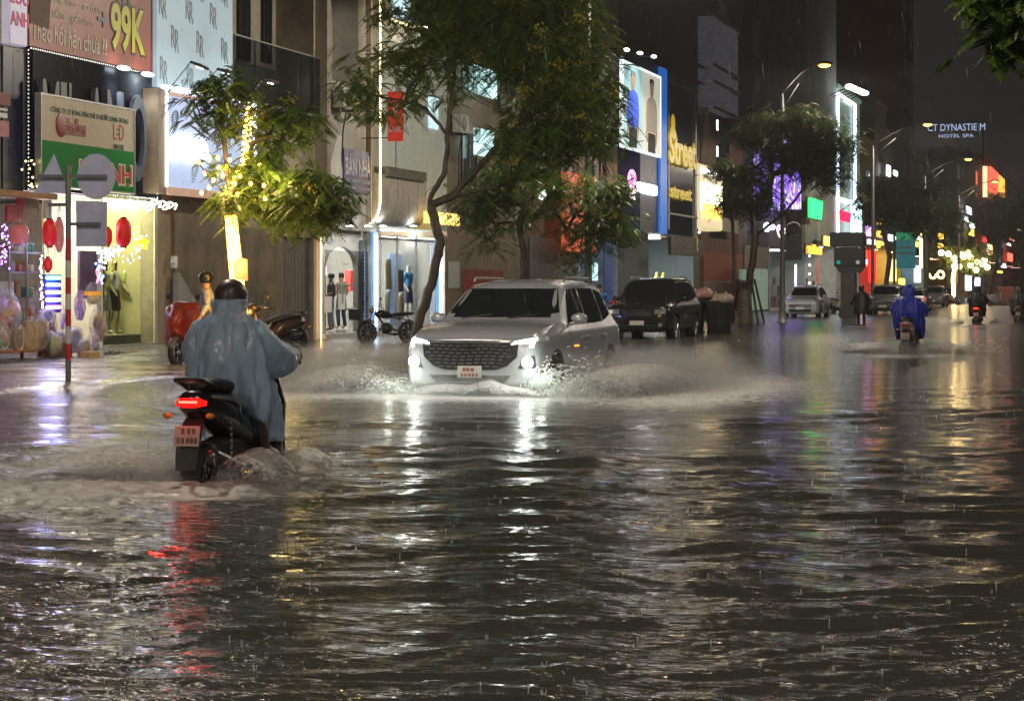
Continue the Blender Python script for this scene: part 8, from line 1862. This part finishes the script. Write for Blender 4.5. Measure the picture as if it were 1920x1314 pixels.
# lanterns
LANT = mat('lantern_red', (.62, .012, .012), .45, var=.06, emit=(1, .02, .01), es=.12)
def lantern(label, x, yc, w_, h_, d, wrap=False, mt_=None):
    c = at(x, yc, d); s_ = pxm(x, d); rx, hz = w_ * s_ / 2, h_ * s_ / 2; o = thing('lantern', label, 'lantern', c, 0, 'red lanterns hanging over the stall')
    m = MB(); rg = []
    for i in range(13):
        f = -1 + 2 * i / 12; r_ = rx * (1 - abs(f) ** 3.2) ** .5 + rx * .3 * (abs(f) > .97)
        rg.append([(max(r_, rx * .35) * (1 + .035 * (1 if j % 2 else -1)) * math.cos(2 * PI * j / 28), max(r_, rx * .35) * (1 + .035 * (1 if j % 2 else -1)) * math.sin(2 * PI * j / 28), hz * f) for j in range(28)])
    m.loft(rg); m.build('shade', mt_ or LANT, o, True, local=True)
    m = MB(); 
    for z_ in (-hz, hz): m.lathe((0, 0, z_), [(rx * .42, -.02), (rx * .45, 0), (rx * .42, .02)], 14)
    m.build('cap', mat('lantern_cap', (.12, .01, .01), .5), o, local=True)
    m = MB(); m.tube([(0, 0, hz), (0, 0, hz + .25)], .006, 4); m.build('cord', M_BLACK, o, local=True)
    if wrap:
        m = MB(); m.lathe((0, 0, 0), [(.02, hz * 1.75), (rx * .6, hz * 1.2), (rx * 1.15, hz * .5), (rx * 1.15, -hz), (rx * .8, -hz * 1.3)], 18); m.build('plastic_wrap', FILM, o, True, local=True)
lantern('bright red pleated lantern hanging before the mannequin window', 231, 436, 29, 55, 20.0)
lantern('red lantern partly hidden by the square road sign', 202, 444, 16, 34, 20.2)
lantern('red lantern hanging left of the striped post', 93, 437, 26, 52, 20.0, mt_=mat('lantern_deep', (.5, .01, .02), .4, var=.1, emit=(1, .02, .02), es=.15))
lantern('slim wrapped red lantern tight against the striped post', 111, 440, 17, 62, 20.1, True, mt_=mat('lantern_peach', (.5, .10, .06), .5, emit=(1, .2, .1), es=.1))
lantern('round pinkish lantern wrapped in plastic at the back of the stall', 34, 440, 34, 38, 20.3, True, mt_=mat('lantern_pink', (.5, .09, .07), .5, emit=(1, .15, .1), es=.12))
lantern('small red lantern low under the first one', 90, 496, 16, 26, 20.2)
# star lamp
c = at(268, 456, 20.3); m = MB(); m.prism([(c.x + .17 * (1 if k % 2 == 0 else .55) * math.sin(2 * PI * k / 10) * 1.6, c.z + .17 * (1 if k % 2 == 0 else .55) * math.cos(2 * PI * k / 10)) for k in range(10)], c.y - .04, c.y + .04); tag(m.build('star_lamp', emi('star_yellow', (1, .80, .03), 1.6), bevel=.02), 'glowing yellow star lamp hanging in the mannequin window', 'lamp')
# colour-changing tubes
for i, (y_, c_, lb) in enumerate(((521, (.15, 1, .7), 'mint green'), (534, (.25, .35, 1), 'deep blue'), (548, (.75, .75, 1), 'pale blue-white'), (562, (1, .72, .75), 'pale pink'), (576, (.95, .3, 1), 'magenta'))):
    p = at(100, y_, 19.9); m = MB(); m.tube([(p.x - .26, 19.9, p.z), (p.x + .26, 19.9, p.z)], .032, 8); o = m.build('tube_light', emi('tube%d' % i, c_, 6), smooth=True); tag(o, lb + ' short glowing tube of the ladder of lights left of the striped post', 'lamp', 'ladder of coloured tube lights')
m = MB(); p = at(100, 515, 19.98); m.box(p.x - .3, p.x + .3, 19.97, 20.03, at(100, 586, 20).z, p.z); tag(m.build('light_board', mat('blue_board2', (.04, .04, .3), .4)), 'dark blue board behind the ladder of coloured tubes', 'board')
def fairy(label, pts, c_, r_=.016, es=5, n=30, seed=0, jit=.05):
    q_ = random.Random(seed); o = thing('fairy_lights', label, 'string lights', at(*pts[0]), 0, 'fairy lights in the stall'); P_ = [at(*p) for p in pts]; m = MB(); W_ = []
    for i in range(n):
        f = i / (n - 1) * (len(P_) - 1); k = min(int(f), len(P_) - 2); p = P_[k].lerp(P_[k + 1], f - k) + Vector((q_.gauss(0, jit), q_.gauss(0, jit), q_.gauss(0, jit))); W_.append(p); m.ell(p, r_, r_, r_, 5, 4)
    m.build('bulbs', emi('fairy_%s' % label[:12].replace(' ', '_'), c_, es), o); m = MB(); m.tube(W_, .004, 3); m.build('wire', M_BLACK, o)
fairy('violet fairy lights hanging at the frame edge', [(8, 425, 20), (10, 500, 20)], (.55, .15, 1), .018, 7, 34, 1, .06)
fairy('warm white upright fairy lights left of the coloured tubes', [(77, 480, 19.9), (79, 575, 19.9)], (1, .65, .55), .02, 7, 22, 2, .01)
fairy('blue fairy lights bunched over the left mannequin', [(188, 470, 20.3), (205, 470, 20.3), (184, 500, 20.3), (190, 530, 20.3)], (.15, .2, 1), .028, 7, 40, 3, .05)
fairy('ice white fairy lights over the white-shirted mannequin', [(192, 480, 20.3), (215, 468, 20.3), (228, 465, 20.3), (205, 490, 20.3)], (.85, .9, 1), .022, 8, 30, 4, .05)
fairy('lilac fairy lights over the green-shirted mannequin', [(235, 430, 20.3), (262, 440, 20.3), (256, 478, 20.3), (236, 490, 20.3)], (.75, .4, 1), .016, 6, 34, 5, .06)
fairy('red and green fairy lights down the left mannequin', [(183, 505, 20.2), (184, 530, 20.2)], (1, .1, .15), .02, 6, 10, 6, .02)
fairy('warm wall fairy lights beside the black band at the frame edge', [(55, 300, 20.6), (62, 340, 20.6), (68, 352, 20.6)], (1, .75, .25), .02, 6, 14, 7, .12)
point(hB, at(100, 540, 19.5), 25, (.3, .35, 1), .2, name='blue_tube_glow')
# sandals and carton
for i, (x_, d_) in enumerate(((205, 19.3), (212, 19.25), (222, 19.3), (231, 19.28), (240, 19.35), (248, 19.3))):
    c = at(x_, 668, d_); c.z = .09; m = MB(); m.M = Matrix.Translation(c) @ Matrix.Rotation(rnd.uniform(-.5, .5), 4, 'Z')
    m.loft([[(x * 1.0, y * w_, z_) for x, y in ((-.13, -.03), (-.05, -.035), (.05, -.045), (.13, -.02), (.13, .02), (.05, .045), (-.05, .035), (-.13, .03))] for z_, w_ in ((0, 1), (.025, 1))]); m.tube([(.02, -.045, .02), (.04, 0, .06), (.02, .045, .02)], .012, 5); m.M = None
    tag(m.build('sandal', mat('sandal_' + ('dark' if i < 3 else 'tan'), (.04, .03, .03) if i < 3 else (.35, .28, .2), .6)), ['dark sandal nearest the yellow carton', 'second dark sandal from the yellow carton', 'third dark sandal from the yellow carton', 'tan sandal nearest the dark ones', 'second tan sandal from the dark ones', 'tan sandal farthest from the carton'][i], 'sandal', 'sandals outside the mannequin window')
c = at(174, 676, 18.9); m = MB(); m.bbox(c.x - .22, c.x + .22, 18.85, 19.05, .05, .19, .008); tag(m.build('carton', mat('yellow_carton', (.60, .38, .12), .6)), 'low yellow carton on the wet pavement by the sandals', 'carton')
c = at(120, 668, 19.5); m = MB(); m.bbox(c.x - .3, c.x + .35, 19.5, 19.9, .04, .36, .01); tag(m.build('crate', mat('crate_brown', (.12, .05, .03), .6)), 'dark brown crate behind the foot of the striped post', 'crate')
# signpost
d_ = 14.75; x0 = 128; D_ = Dat(x0, d_); bp_ = wp(x0, 720, D_); o = thing('signpost', 'red and white striped post carrying the backs of three road signs', 'signpost', (bp_.x, bp_.y, -.05))
zt = wp(x0, 312, D_).z; zs = [wp(x0, y, D_).z for y in (447, 489, 520, 551, 580, 612, 644, 675)]
RP = mat('post_red', (.42, .03, .03), .45, var=.2); WPn = mat('post_white', (.50, .48, .47), .45, var=.15)
def ring(m, z0_, z1_, r=.042): m.loft([[(bp_.x + r * math.cos(b), bp_.y + r * math.sin(b), z_) for b in np.linspace(0, 2 * PI, 15)[:-1]] for z_ in (z0_, z1_)], caps=False)
m = MB(); ring(m, zs[0], zt); m.lathe((bp_.x, bp_.y, zt), [(.042, 0), (.02, .02)], 12); ring(m, -.05, zs[7]); m.build('pole', M_POLE, o, True)
m = MB(); [ring(m, zs[k + 1], zs[k]) for k in (0, 2, 4, 6)]; m.build('red_band', RP, o, True)
m = MB(); [ring(m, zs[k + 1], zs[k]) for k in (1, 3, 5)]; m.build('white_band', WPn, o, True)
SGB = mat('sign_back', (.34, .35, .50), .5, .2, var=.12, scale=2.5, dirt=.25)
rv = Vector((SA, -CA, 0)); fv = Vector((CA, SA, 0))
def plate(pts, name, th=.012, off=.05):
    P_ = [wp(x, y, D_) + fv * off for x, y in pts]; m = MB(); m.loft([P_, [p + fv * th for p in P_]]); return m.build(name, SGB, o)
plate([(62, 362), (100, 288), (128, 362)], 'triangle_sign')
plate([(179 + 36 * math.cos(q), 331 + 43 * math.sin(q)) for q in np.linspace(0, 2 * PI, 29)[:-1]], 'round_sign')
plate([(141, 376), (200, 378), (198, 462), (141, 462)], 'square_sign')
m = MB()
for (xa, xb, y_) in ((72, 200, 331), (128, 188, 420), (90, 128, 384)):
    a, b = wp(xa, y_, D_), wp(xb, y_, D_); u = Vector((0, 0, .025)); m.loft([[a - u - fv * .0, a + u, a + u + fv * .04, a - u + fv * .04], [b - u, b + u, b + u + fv * .04, b - u + fv * .04]])
m.build('bracket', mat('bracket_dark', (.10, .10, .12), .5, .4), o)

# ----------------------------------------------------------------- spray and rain
def drops(name, label, P, Vd, L, r, mt_, cat='spray', kind=None):
    """elongated droplets: octahedra stretched along Vd"""
    P = np.asarray(P); Vd = np.asarray(Vd); Vd = Vd / (np.linalg.norm(Vd, axis=1, keepdims=True) + 1e-9); n = len(P)
    a = np.cross(Vd, [.3, .9, .2]); a /= np.linalg.norm(a, axis=1, keepdims=True); b = np.cross(Vd, a)
    L = np.asarray(L)[:, None]; r = np.asarray(r)[:, None]
    V = np.stack([P + Vd * L, P + a * r, P + b * r, P - a * r, P - b * r, P - Vd * L], 1).reshape(-1, 3)
    f = np.array([(0, 1, 2), (0, 2, 3), (0, 3, 4), (0, 4, 1), (5, 2, 1), (5, 3, 2), (5, 4, 3), (5, 1, 4)]); F = (np.arange(n)[:, None, None] * 6 + f[None]).reshape(-1, 3)
    o = raw_mesh(name, V, F, mt_, None); tag(o, label, cat, kind=kind); return o
def water_drop_mat(name, col, mixd=.6, alpha=.8):
    m = bpy.data.materials.new(name); m.use_nodes = True; b = m.node_tree.nodes['Principled BSDF']; b.inputs['Base Color'].default_value = (*col, 1); b.inputs['Roughness'].default_value = .25; b.inputs['Alpha'].default_value = alpha
    return m
DW = water_drop_mat('spray_water', (.75, .75, .74), alpha=.6); DWL = water_drop_mat('spray_lit', (.75, .78, .75), alpha=.7); DR = water_drop_mat('rain_water', (.55, .56, .58), alpha=.28)
nq = np.random.default_rng(12)
def burst(org, n, dirs, speed, spread, tmax=.55, g=9.8, r=(.003, .010), L=(.01, .05)):
    org = np.array(org); d = np.array(dirs, float); d /= np.linalg.norm(d)
    v = d[None] * nq.uniform(.35, 1, (n, 1)) * speed + nq.normal(0, spread, (n, 3)); v[:, 2] = np.abs(v[:, 2])
    t = nq.uniform(0, 1, n) ** .7 * tmax; P = org + v * t[:, None]; P[:, 2] -= .5 * g * t ** 2; vel = v.copy(); vel[:, 2] -= g * t
    k = P[:, 2] > .0; P, vel = P[k], vel[k]; m_ = len(P)
    return P, vel, nq.uniform(*L, m_), nq.uniform(*r, m_)
def fan(label, parts, mt_, cat='spray'):
    A = [burst(*p[0:1], **p[1]) for p in parts]; drops('water_spray', label, np.concatenate([a[0] for a in A]), np.concatenate([a[1] for a in A]), np.concatenate([a[2] for a in A]), np.concatenate([a[3] for a in A]), mt_, cat, 'stuff')
cf = CARP
def along(x0_, x1_, y_, n, jit=.1): return [(cf.x + x0_ + (x1_ - x0_) * i / max(1, n - 1), cf.y + y_, .02) for i in range(n)]
side_r = [(p, dict(n=3600, dirs=(-.25, -1, .62), speed=3.7, spread=.55, tmax=.7, r=(.002, .007), L=(.006, .03))) for p in along(.3, 4.6, -.95, 9)]
side_l = [(p, dict(n=2600, dirs=(-.25, 1, .55), speed=4.2, spread=.55, tmax=.7, r=(.002, .007), L=(.006, .03))) for p in along(.2, 4.6, .95, 9)]
fan('fine spray thrown to the kerb side by the white SUV', side_l, DW); fan('fine spray thrown to the road side by the white SUV', side_r, DW)
fan('bright lit spray beside the front wheel of the white SUV', [((cf.x + .05, cf.y - .75, .05), dict(n=3200, dirs=(-.5, -.8, .9), speed=3.1, spread=.5, tmax=.6, r=(.003, .007), L=(.02, .05))), ((cf.x + .0, cf.y - .3, .02), dict(n=420, dirs=(-1, -.2, .8), speed=1.6, spread=.4, tmax=.5, r=(.002, .006), L=(.02, .045))), ((cf.x, cf.y + .7, .02), dict(n=600, dirs=(-.4, .9, .7), speed=2.6, spread=.5, tmax=.5, r=(.002, .006), L=(.02, .045)))], DWL)
rp = hs_.location; ch_, sh_ = math.cos(HH), math.sin(HH)
def rl(x, y, z): return (rp.x + x * ch_ - y * sh_, rp.y + x * sh_ + y * ch_, z)
fan('spray curling off the wheels of the black scooter', [(rl(-.6, .1, .03), dict(n=6500, dirs=(-.6, 1, .7), speed=2.6, spread=.42, tmax=.5, r=(.0015, .0045), L=(.004, .018))), (rl(-.7, -.1, .03), dict(n=6500, dirs=(-.6, -1, .7), speed=2.0, spread=.4, tmax=.45, r=(.0015, .0045), L=(.004, .018))), (rl(.5, .15, .03), dict(n=2200, dirs=(.2, 1, .6), speed=2.2, spread=.4, tmax=.45, r=(.0015, .004), L=(.004, .018))), (rl(.6, -.1, .03), dict(n=2200, dirs=(.1, -1, .6), speed=1.8, spread=.4, tmax=.45, r=(.0015, .004), L=(.004, .018)))], DW)
fan('spray behind the silver-white scooter of the blue poncho rider', [((s2.location.x - .3, s2.location.y + q, .02), dict(n=2200, dirs=(-.2, q, .5), speed=3.0, spread=.5, tmax=.55, r=(.004, .010), L=(.01, .04))) for q in (-1, 1)] + [((s3.location.x - .3, s3.location.y + q * .5, .02), dict(n=1200, dirs=(-.2, q, .4), speed=3.0, spread=.5, tmax=.5, r=(.007, .015), L=(.02, .05))) for q in (-1, 1)], DW)
# low sheets of churned water around wheels: lumpy foamy mounds standing on the surface
def foam_mat():
    m = bpy.data.materials.new('foam_sheet'); m.use_nodes = True; n = m.node_tree.nodes; l = m.node_tree.links; b = n['Principled BSDF']; b.inputs['Base Color'].default_value = (.62, .60, .58, 1); b.inputs['Roughness'].default_value = .45
    g = n.new('ShaderNodeNewGeometry'); t = n.new('ShaderNodeTexNoise'); t.inputs['Scale'].default_value = 12; t.inputs['Detail'].default_value = 7; t.inputs['Distortion'].default_value = 1.5; l.new(g.outputs['Position'], t.inputs['Vector'])
    bp = n.new('ShaderNodeBump'); bp.inputs['Distance'].default_value = .05; l.new(t.outputs[0], bp.inputs['Height']); l.new(bp.outputs[0], b.inputs['Normal'])
    at_ = n.new('ShaderNodeAttribute'); at_.attribute_name = 'edge'; ad = n.new('ShaderNodeMath'); ad.operation = 'ADD'; l.new(t.outputs[0], ad.inputs[0]); l.new(at_.outputs['Fac'], ad.inputs[1])
    mr = n.new('ShaderNodeMapRange'); mr.inputs[1].default_value = .78; mr.inputs[2].default_value = 1.25; mr.inputs[4].default_value = .85; l.new(ad.outputs[0], mr.inputs[0]); l.new(mr.outputs[0], b.inputs['Alpha']); return m
FSM = foam_mat()
def sheet(label, org, axis, length, out, rise, seed, curl=.3, n=90, k=26):
    """a curved sheet of water rising from a line and falling outwards"""
    org = np.array(org); ax = np.array(axis, float); ax /= np.linalg.norm(ax); ou = np.array(out, float); W_ = np.linalg.norm(ou); ou /= W_
    s_, t_ = np.meshgrid(np.linspace(0, 1, n), np.linspace(0, 1, k), indexing='ij')
    env = np.sin(PI * np.clip(s_ * .92 + .04, 0, 1)) ** .6 * (.65 + .5 * hash_noise(s_ * 7 + seed, s_ * 0 + 3, seed))
    o_ = W_ * t_ * (.7 + .5 * env); z_ = rise * env * np.sin(PI * t_ ** .8) ** .9 + .03 * hash_noise(s_ * 22, t_ * 6, seed + 2) * env + .002
    X = org + ax * (s_ * length)[..., None] + ou * o_[..., None] - ax * (t_ * curl)[..., None]; X[..., 2] = z_ - .01
    X[..., :2] += (.05 * (hash_noise(s_ * 16, t_ * 7, seed + 5) - .5))[..., None]
    idx = np.arange(n * k).reshape(n, k); Q = np.stack([idx[:-1, :-1], idx[:-1, 1:], idx[1:, 1:], idx[1:, :-1]], -1).reshape(-1, 4)
    ob = raw_mesh('water_sheet', X.reshape(-1, 3), Q, FSM, None, smooth=True); tag(ob, label, 'spray', kind='stuff')
    e = np.minimum(np.sin(PI * t_), np.sin(PI * s_) * 1.5) ; a = ob.data.attributes.new('edge', 'FLOAT', 'POINT'); a.data.foreach_set('value', (np.clip(e, 0, 1) * .75).ravel().astype(np.float32))
sheet('low wall of water pushed to the kerb side by the white SUV', (cf.x - .1, cf.y + .85, 0), (1, .05, 0), 4.8, (-.2, 1.9, 0), .36, 3)
sheet('low wall of water pushed to the road side by the white SUV', (cf.x - .1, cf.y - .85, 0), (1, -.05, 0), 5.2, (-.2, -1.5, 0), .34, 4)
sheet('bow wave under the front bumper of the white SUV', (cf.x + .25, cf.y - 1.05, 0), (0, 1, 0), 2.1, (-.75, 0, 0), .20, 5)
sheet('curl of water off the rear wheel of the black scooter', rl(-.95, -.1, 0), (ch_, sh_, 0), 1.0, (-.3, -.75, 0), .32, 6)
sheet('wave spreading to the kerb side of the black scooter', rl(-.9, .1, 0), (ch_, sh_, 0), 1.7, (-.4, 1.3, 0), .24, 7)
sheet('wave on the road side of the front wheel of the black scooter', rl(.1, -.1, 0), (ch_, sh_, 0), .8, (-.2, -.7, 0), .20, 8)
for q in (-1, 1): sheet(['wave on the road side of', 'wave on the kerb side of'][q > 0] + ' the silver-white scooter', (s2.location.x - 1.0, s2.location.y + q * .1, 0), (1, 0, 0), 2.4, (-.4, q * 1.3, 0), .20, 9 + q)
def mist(label, c, rx, ry, rz, dens, yaw=0):
    m = MB(); m.ell((0, 0, 0), rx, ry, rz, 24, 14, .12, 3); o = m.build('spray_mist', None, None, True, local=True); o.location = c; o.rotation_euler = (0, 0, yaw)
    mm = bpy.data.materials.new('spray_mist'); mm.use_nodes = True; n = mm.node_tree.nodes; n.clear(); pv = n.new('ShaderNodeVolumePrincipled'); pv.inputs['Color'].default_value = (.9, .9, .9, 1); pv.inputs['Density'].default_value = dens; pv.inputs['Anisotropy'].default_value = .2
    l = mm.node_tree.links; tc = n.new('ShaderNodeTexCoord'); sc_ = n.new('ShaderNodeVectorMath'); sc_.operation = 'MULTIPLY'; sc_.inputs[1].default_value = (1 / rx, 1 / ry, 1 / rz); l.new(tc.outputs['Object'], sc_.inputs[0]); ln = n.new('ShaderNodeVectorMath'); ln.operation = 'LENGTH'; l.new(sc_.outputs[0], ln.inputs[0])
    t = n.new('ShaderNodeTexNoise'); t.inputs['Scale'].default_value = 2.2; t.inputs['Detail'].default_value = 4; t.inputs['Roughness'].default_value = .65; l.new(tc.outputs['Object'], t.inputs['Vector'])
    a_ = n.new('ShaderNodeMath'); a_.operation = 'MULTIPLY_ADD'; a_.inputs[1].default_value = -1.0; l.new(ln.outputs['Value'], a_.inputs[0]); l.new(t.outputs[0], a_.inputs[2]); mr = n.new('ShaderNodeMapRange'); mr.inputs[1].default_value = -.35; mr.inputs[2].default_value = .25; mr.inputs[3].default_value = 0; mr.inputs[4].default_value = dens * 3.2; l.new(a_.outputs[0], mr.inputs[0]); l.new(mr.outputs[0], pv.inputs['Density'])
    oo = n.new('ShaderNodeOutputMaterial'); mm.node_tree.links.new(pv.outputs[0], oo.inputs['Volume']); o.data.materials.append(mm); tag(o, label, 'spray mist', kind='stuff')
mist('mist of fine spray on the road side of the white SUV', (cf.x + 2.6, cf.y - 2.0, .05), 4.2, 1.7, .70, .30)
mist('mist of fine spray on the kerb side of the white SUV', (cf.x + 2.3, cf.y + 2.3, .05), 4.2, 2.1, .75, .34)
mist('mist of fine spray before the bumper of the white SUV', (cf.x - .1, cf.y, .0), .9, 1.5, .40, .45)
mist('mist of fine spray around the wheels of the black scooter', rl(-.1, .5, 0), 1.6, 1.4, .35, .40, HH)
mist('mist of fine spray around the silver-white scooter', (s2.location.x, s2.location.y, .0), 2.2, 1.6, .35, .4)
# rain: falling drops and splash crowns
n = 5200; D_ = 4 + 26 * nq.uniform(0, 1, n) ** .8; u = nq.uniform(-.27, .27, n); z_ = nq.uniform(.02, 5.5, n)
Pr = np.stack([u * D_ * SA + D_ * CA, -u * D_ * CA + D_ * SA, z_], 1); Vr = np.tile([.05, -.10, -1.0], (n, 1)) + nq.normal(0, .02, (n, 3))
drops('rain', 'falling rain drops over the flooded street', Pr, Vr, nq.uniform(.012, .035, n), nq.uniform(.0009, .0017, n), DR, 'rain', 'stuff')
m = MB(); qs = random.Random(4)
for i in range(520):
    D_ = 7.3 + 32 * qs.random() ** 1.3; u = qs.uniform(-.25, .25); c = Vector((u * D_ * SA + D_ * CA, -u * D_ * CA + D_ * SA, 0)); r_ = qs.uniform(.004, .012); h_ = qs.uniform(.006, .028); kd = qs.random()
    if kd < .25:
        k_ = qs.randint(3, 6)
        for k in range(k_): a = 2 * PI * k / k_ + qs.random(); q1 = qs.uniform(.5, 1.2); m.tube([c + Vector((r_ * .5 * math.cos(a), r_ * .5 * math.sin(a), -.005)), c + Vector((r_ * q1 * math.cos(a), r_ * q1 * math.sin(a), h_ * q1))], [.0025, .0012], 4)
    elif kd < .6: m.tube([c - Vector((0, 0, .005)), c + Vector((0, 0, h_)), c + Vector((.002, 0, h_ * 1.4))], [.005, .002, .003], 5)
tag(m.build('rain_splash', water_drop_mat('splash_water', (.7, .72, .7), alpha=.6), smooth=True), 'tiny rain splashes rising from the water', 'splash', kind='stuff')
# ----------------------------------------------------------------- rain-filled air
m = MB(); m.box(-25, 700, -70, 330, -1.3, 60); hz = m.build('haze', None)
hm = bpy.data.materials.new('haze'); hm.use_nodes = True; n = hm.node_tree.nodes; n.clear(); pv = n.new('ShaderNodeVolumePrincipled'); pv.inputs['Color'].default_value = (.85, .85, .88, 1); pv.inputs['Density'].default_value = .00030; pv.inputs['Anisotropy'].default_value = .6
oo = n.new('ShaderNodeOutputMaterial'); hm.node_tree.links.new(pv.outputs[0], oo.inputs['Volume']); hz.data.materials.append(hm); tag(hz, 'thin rain haze filling the street', kind='stuff')
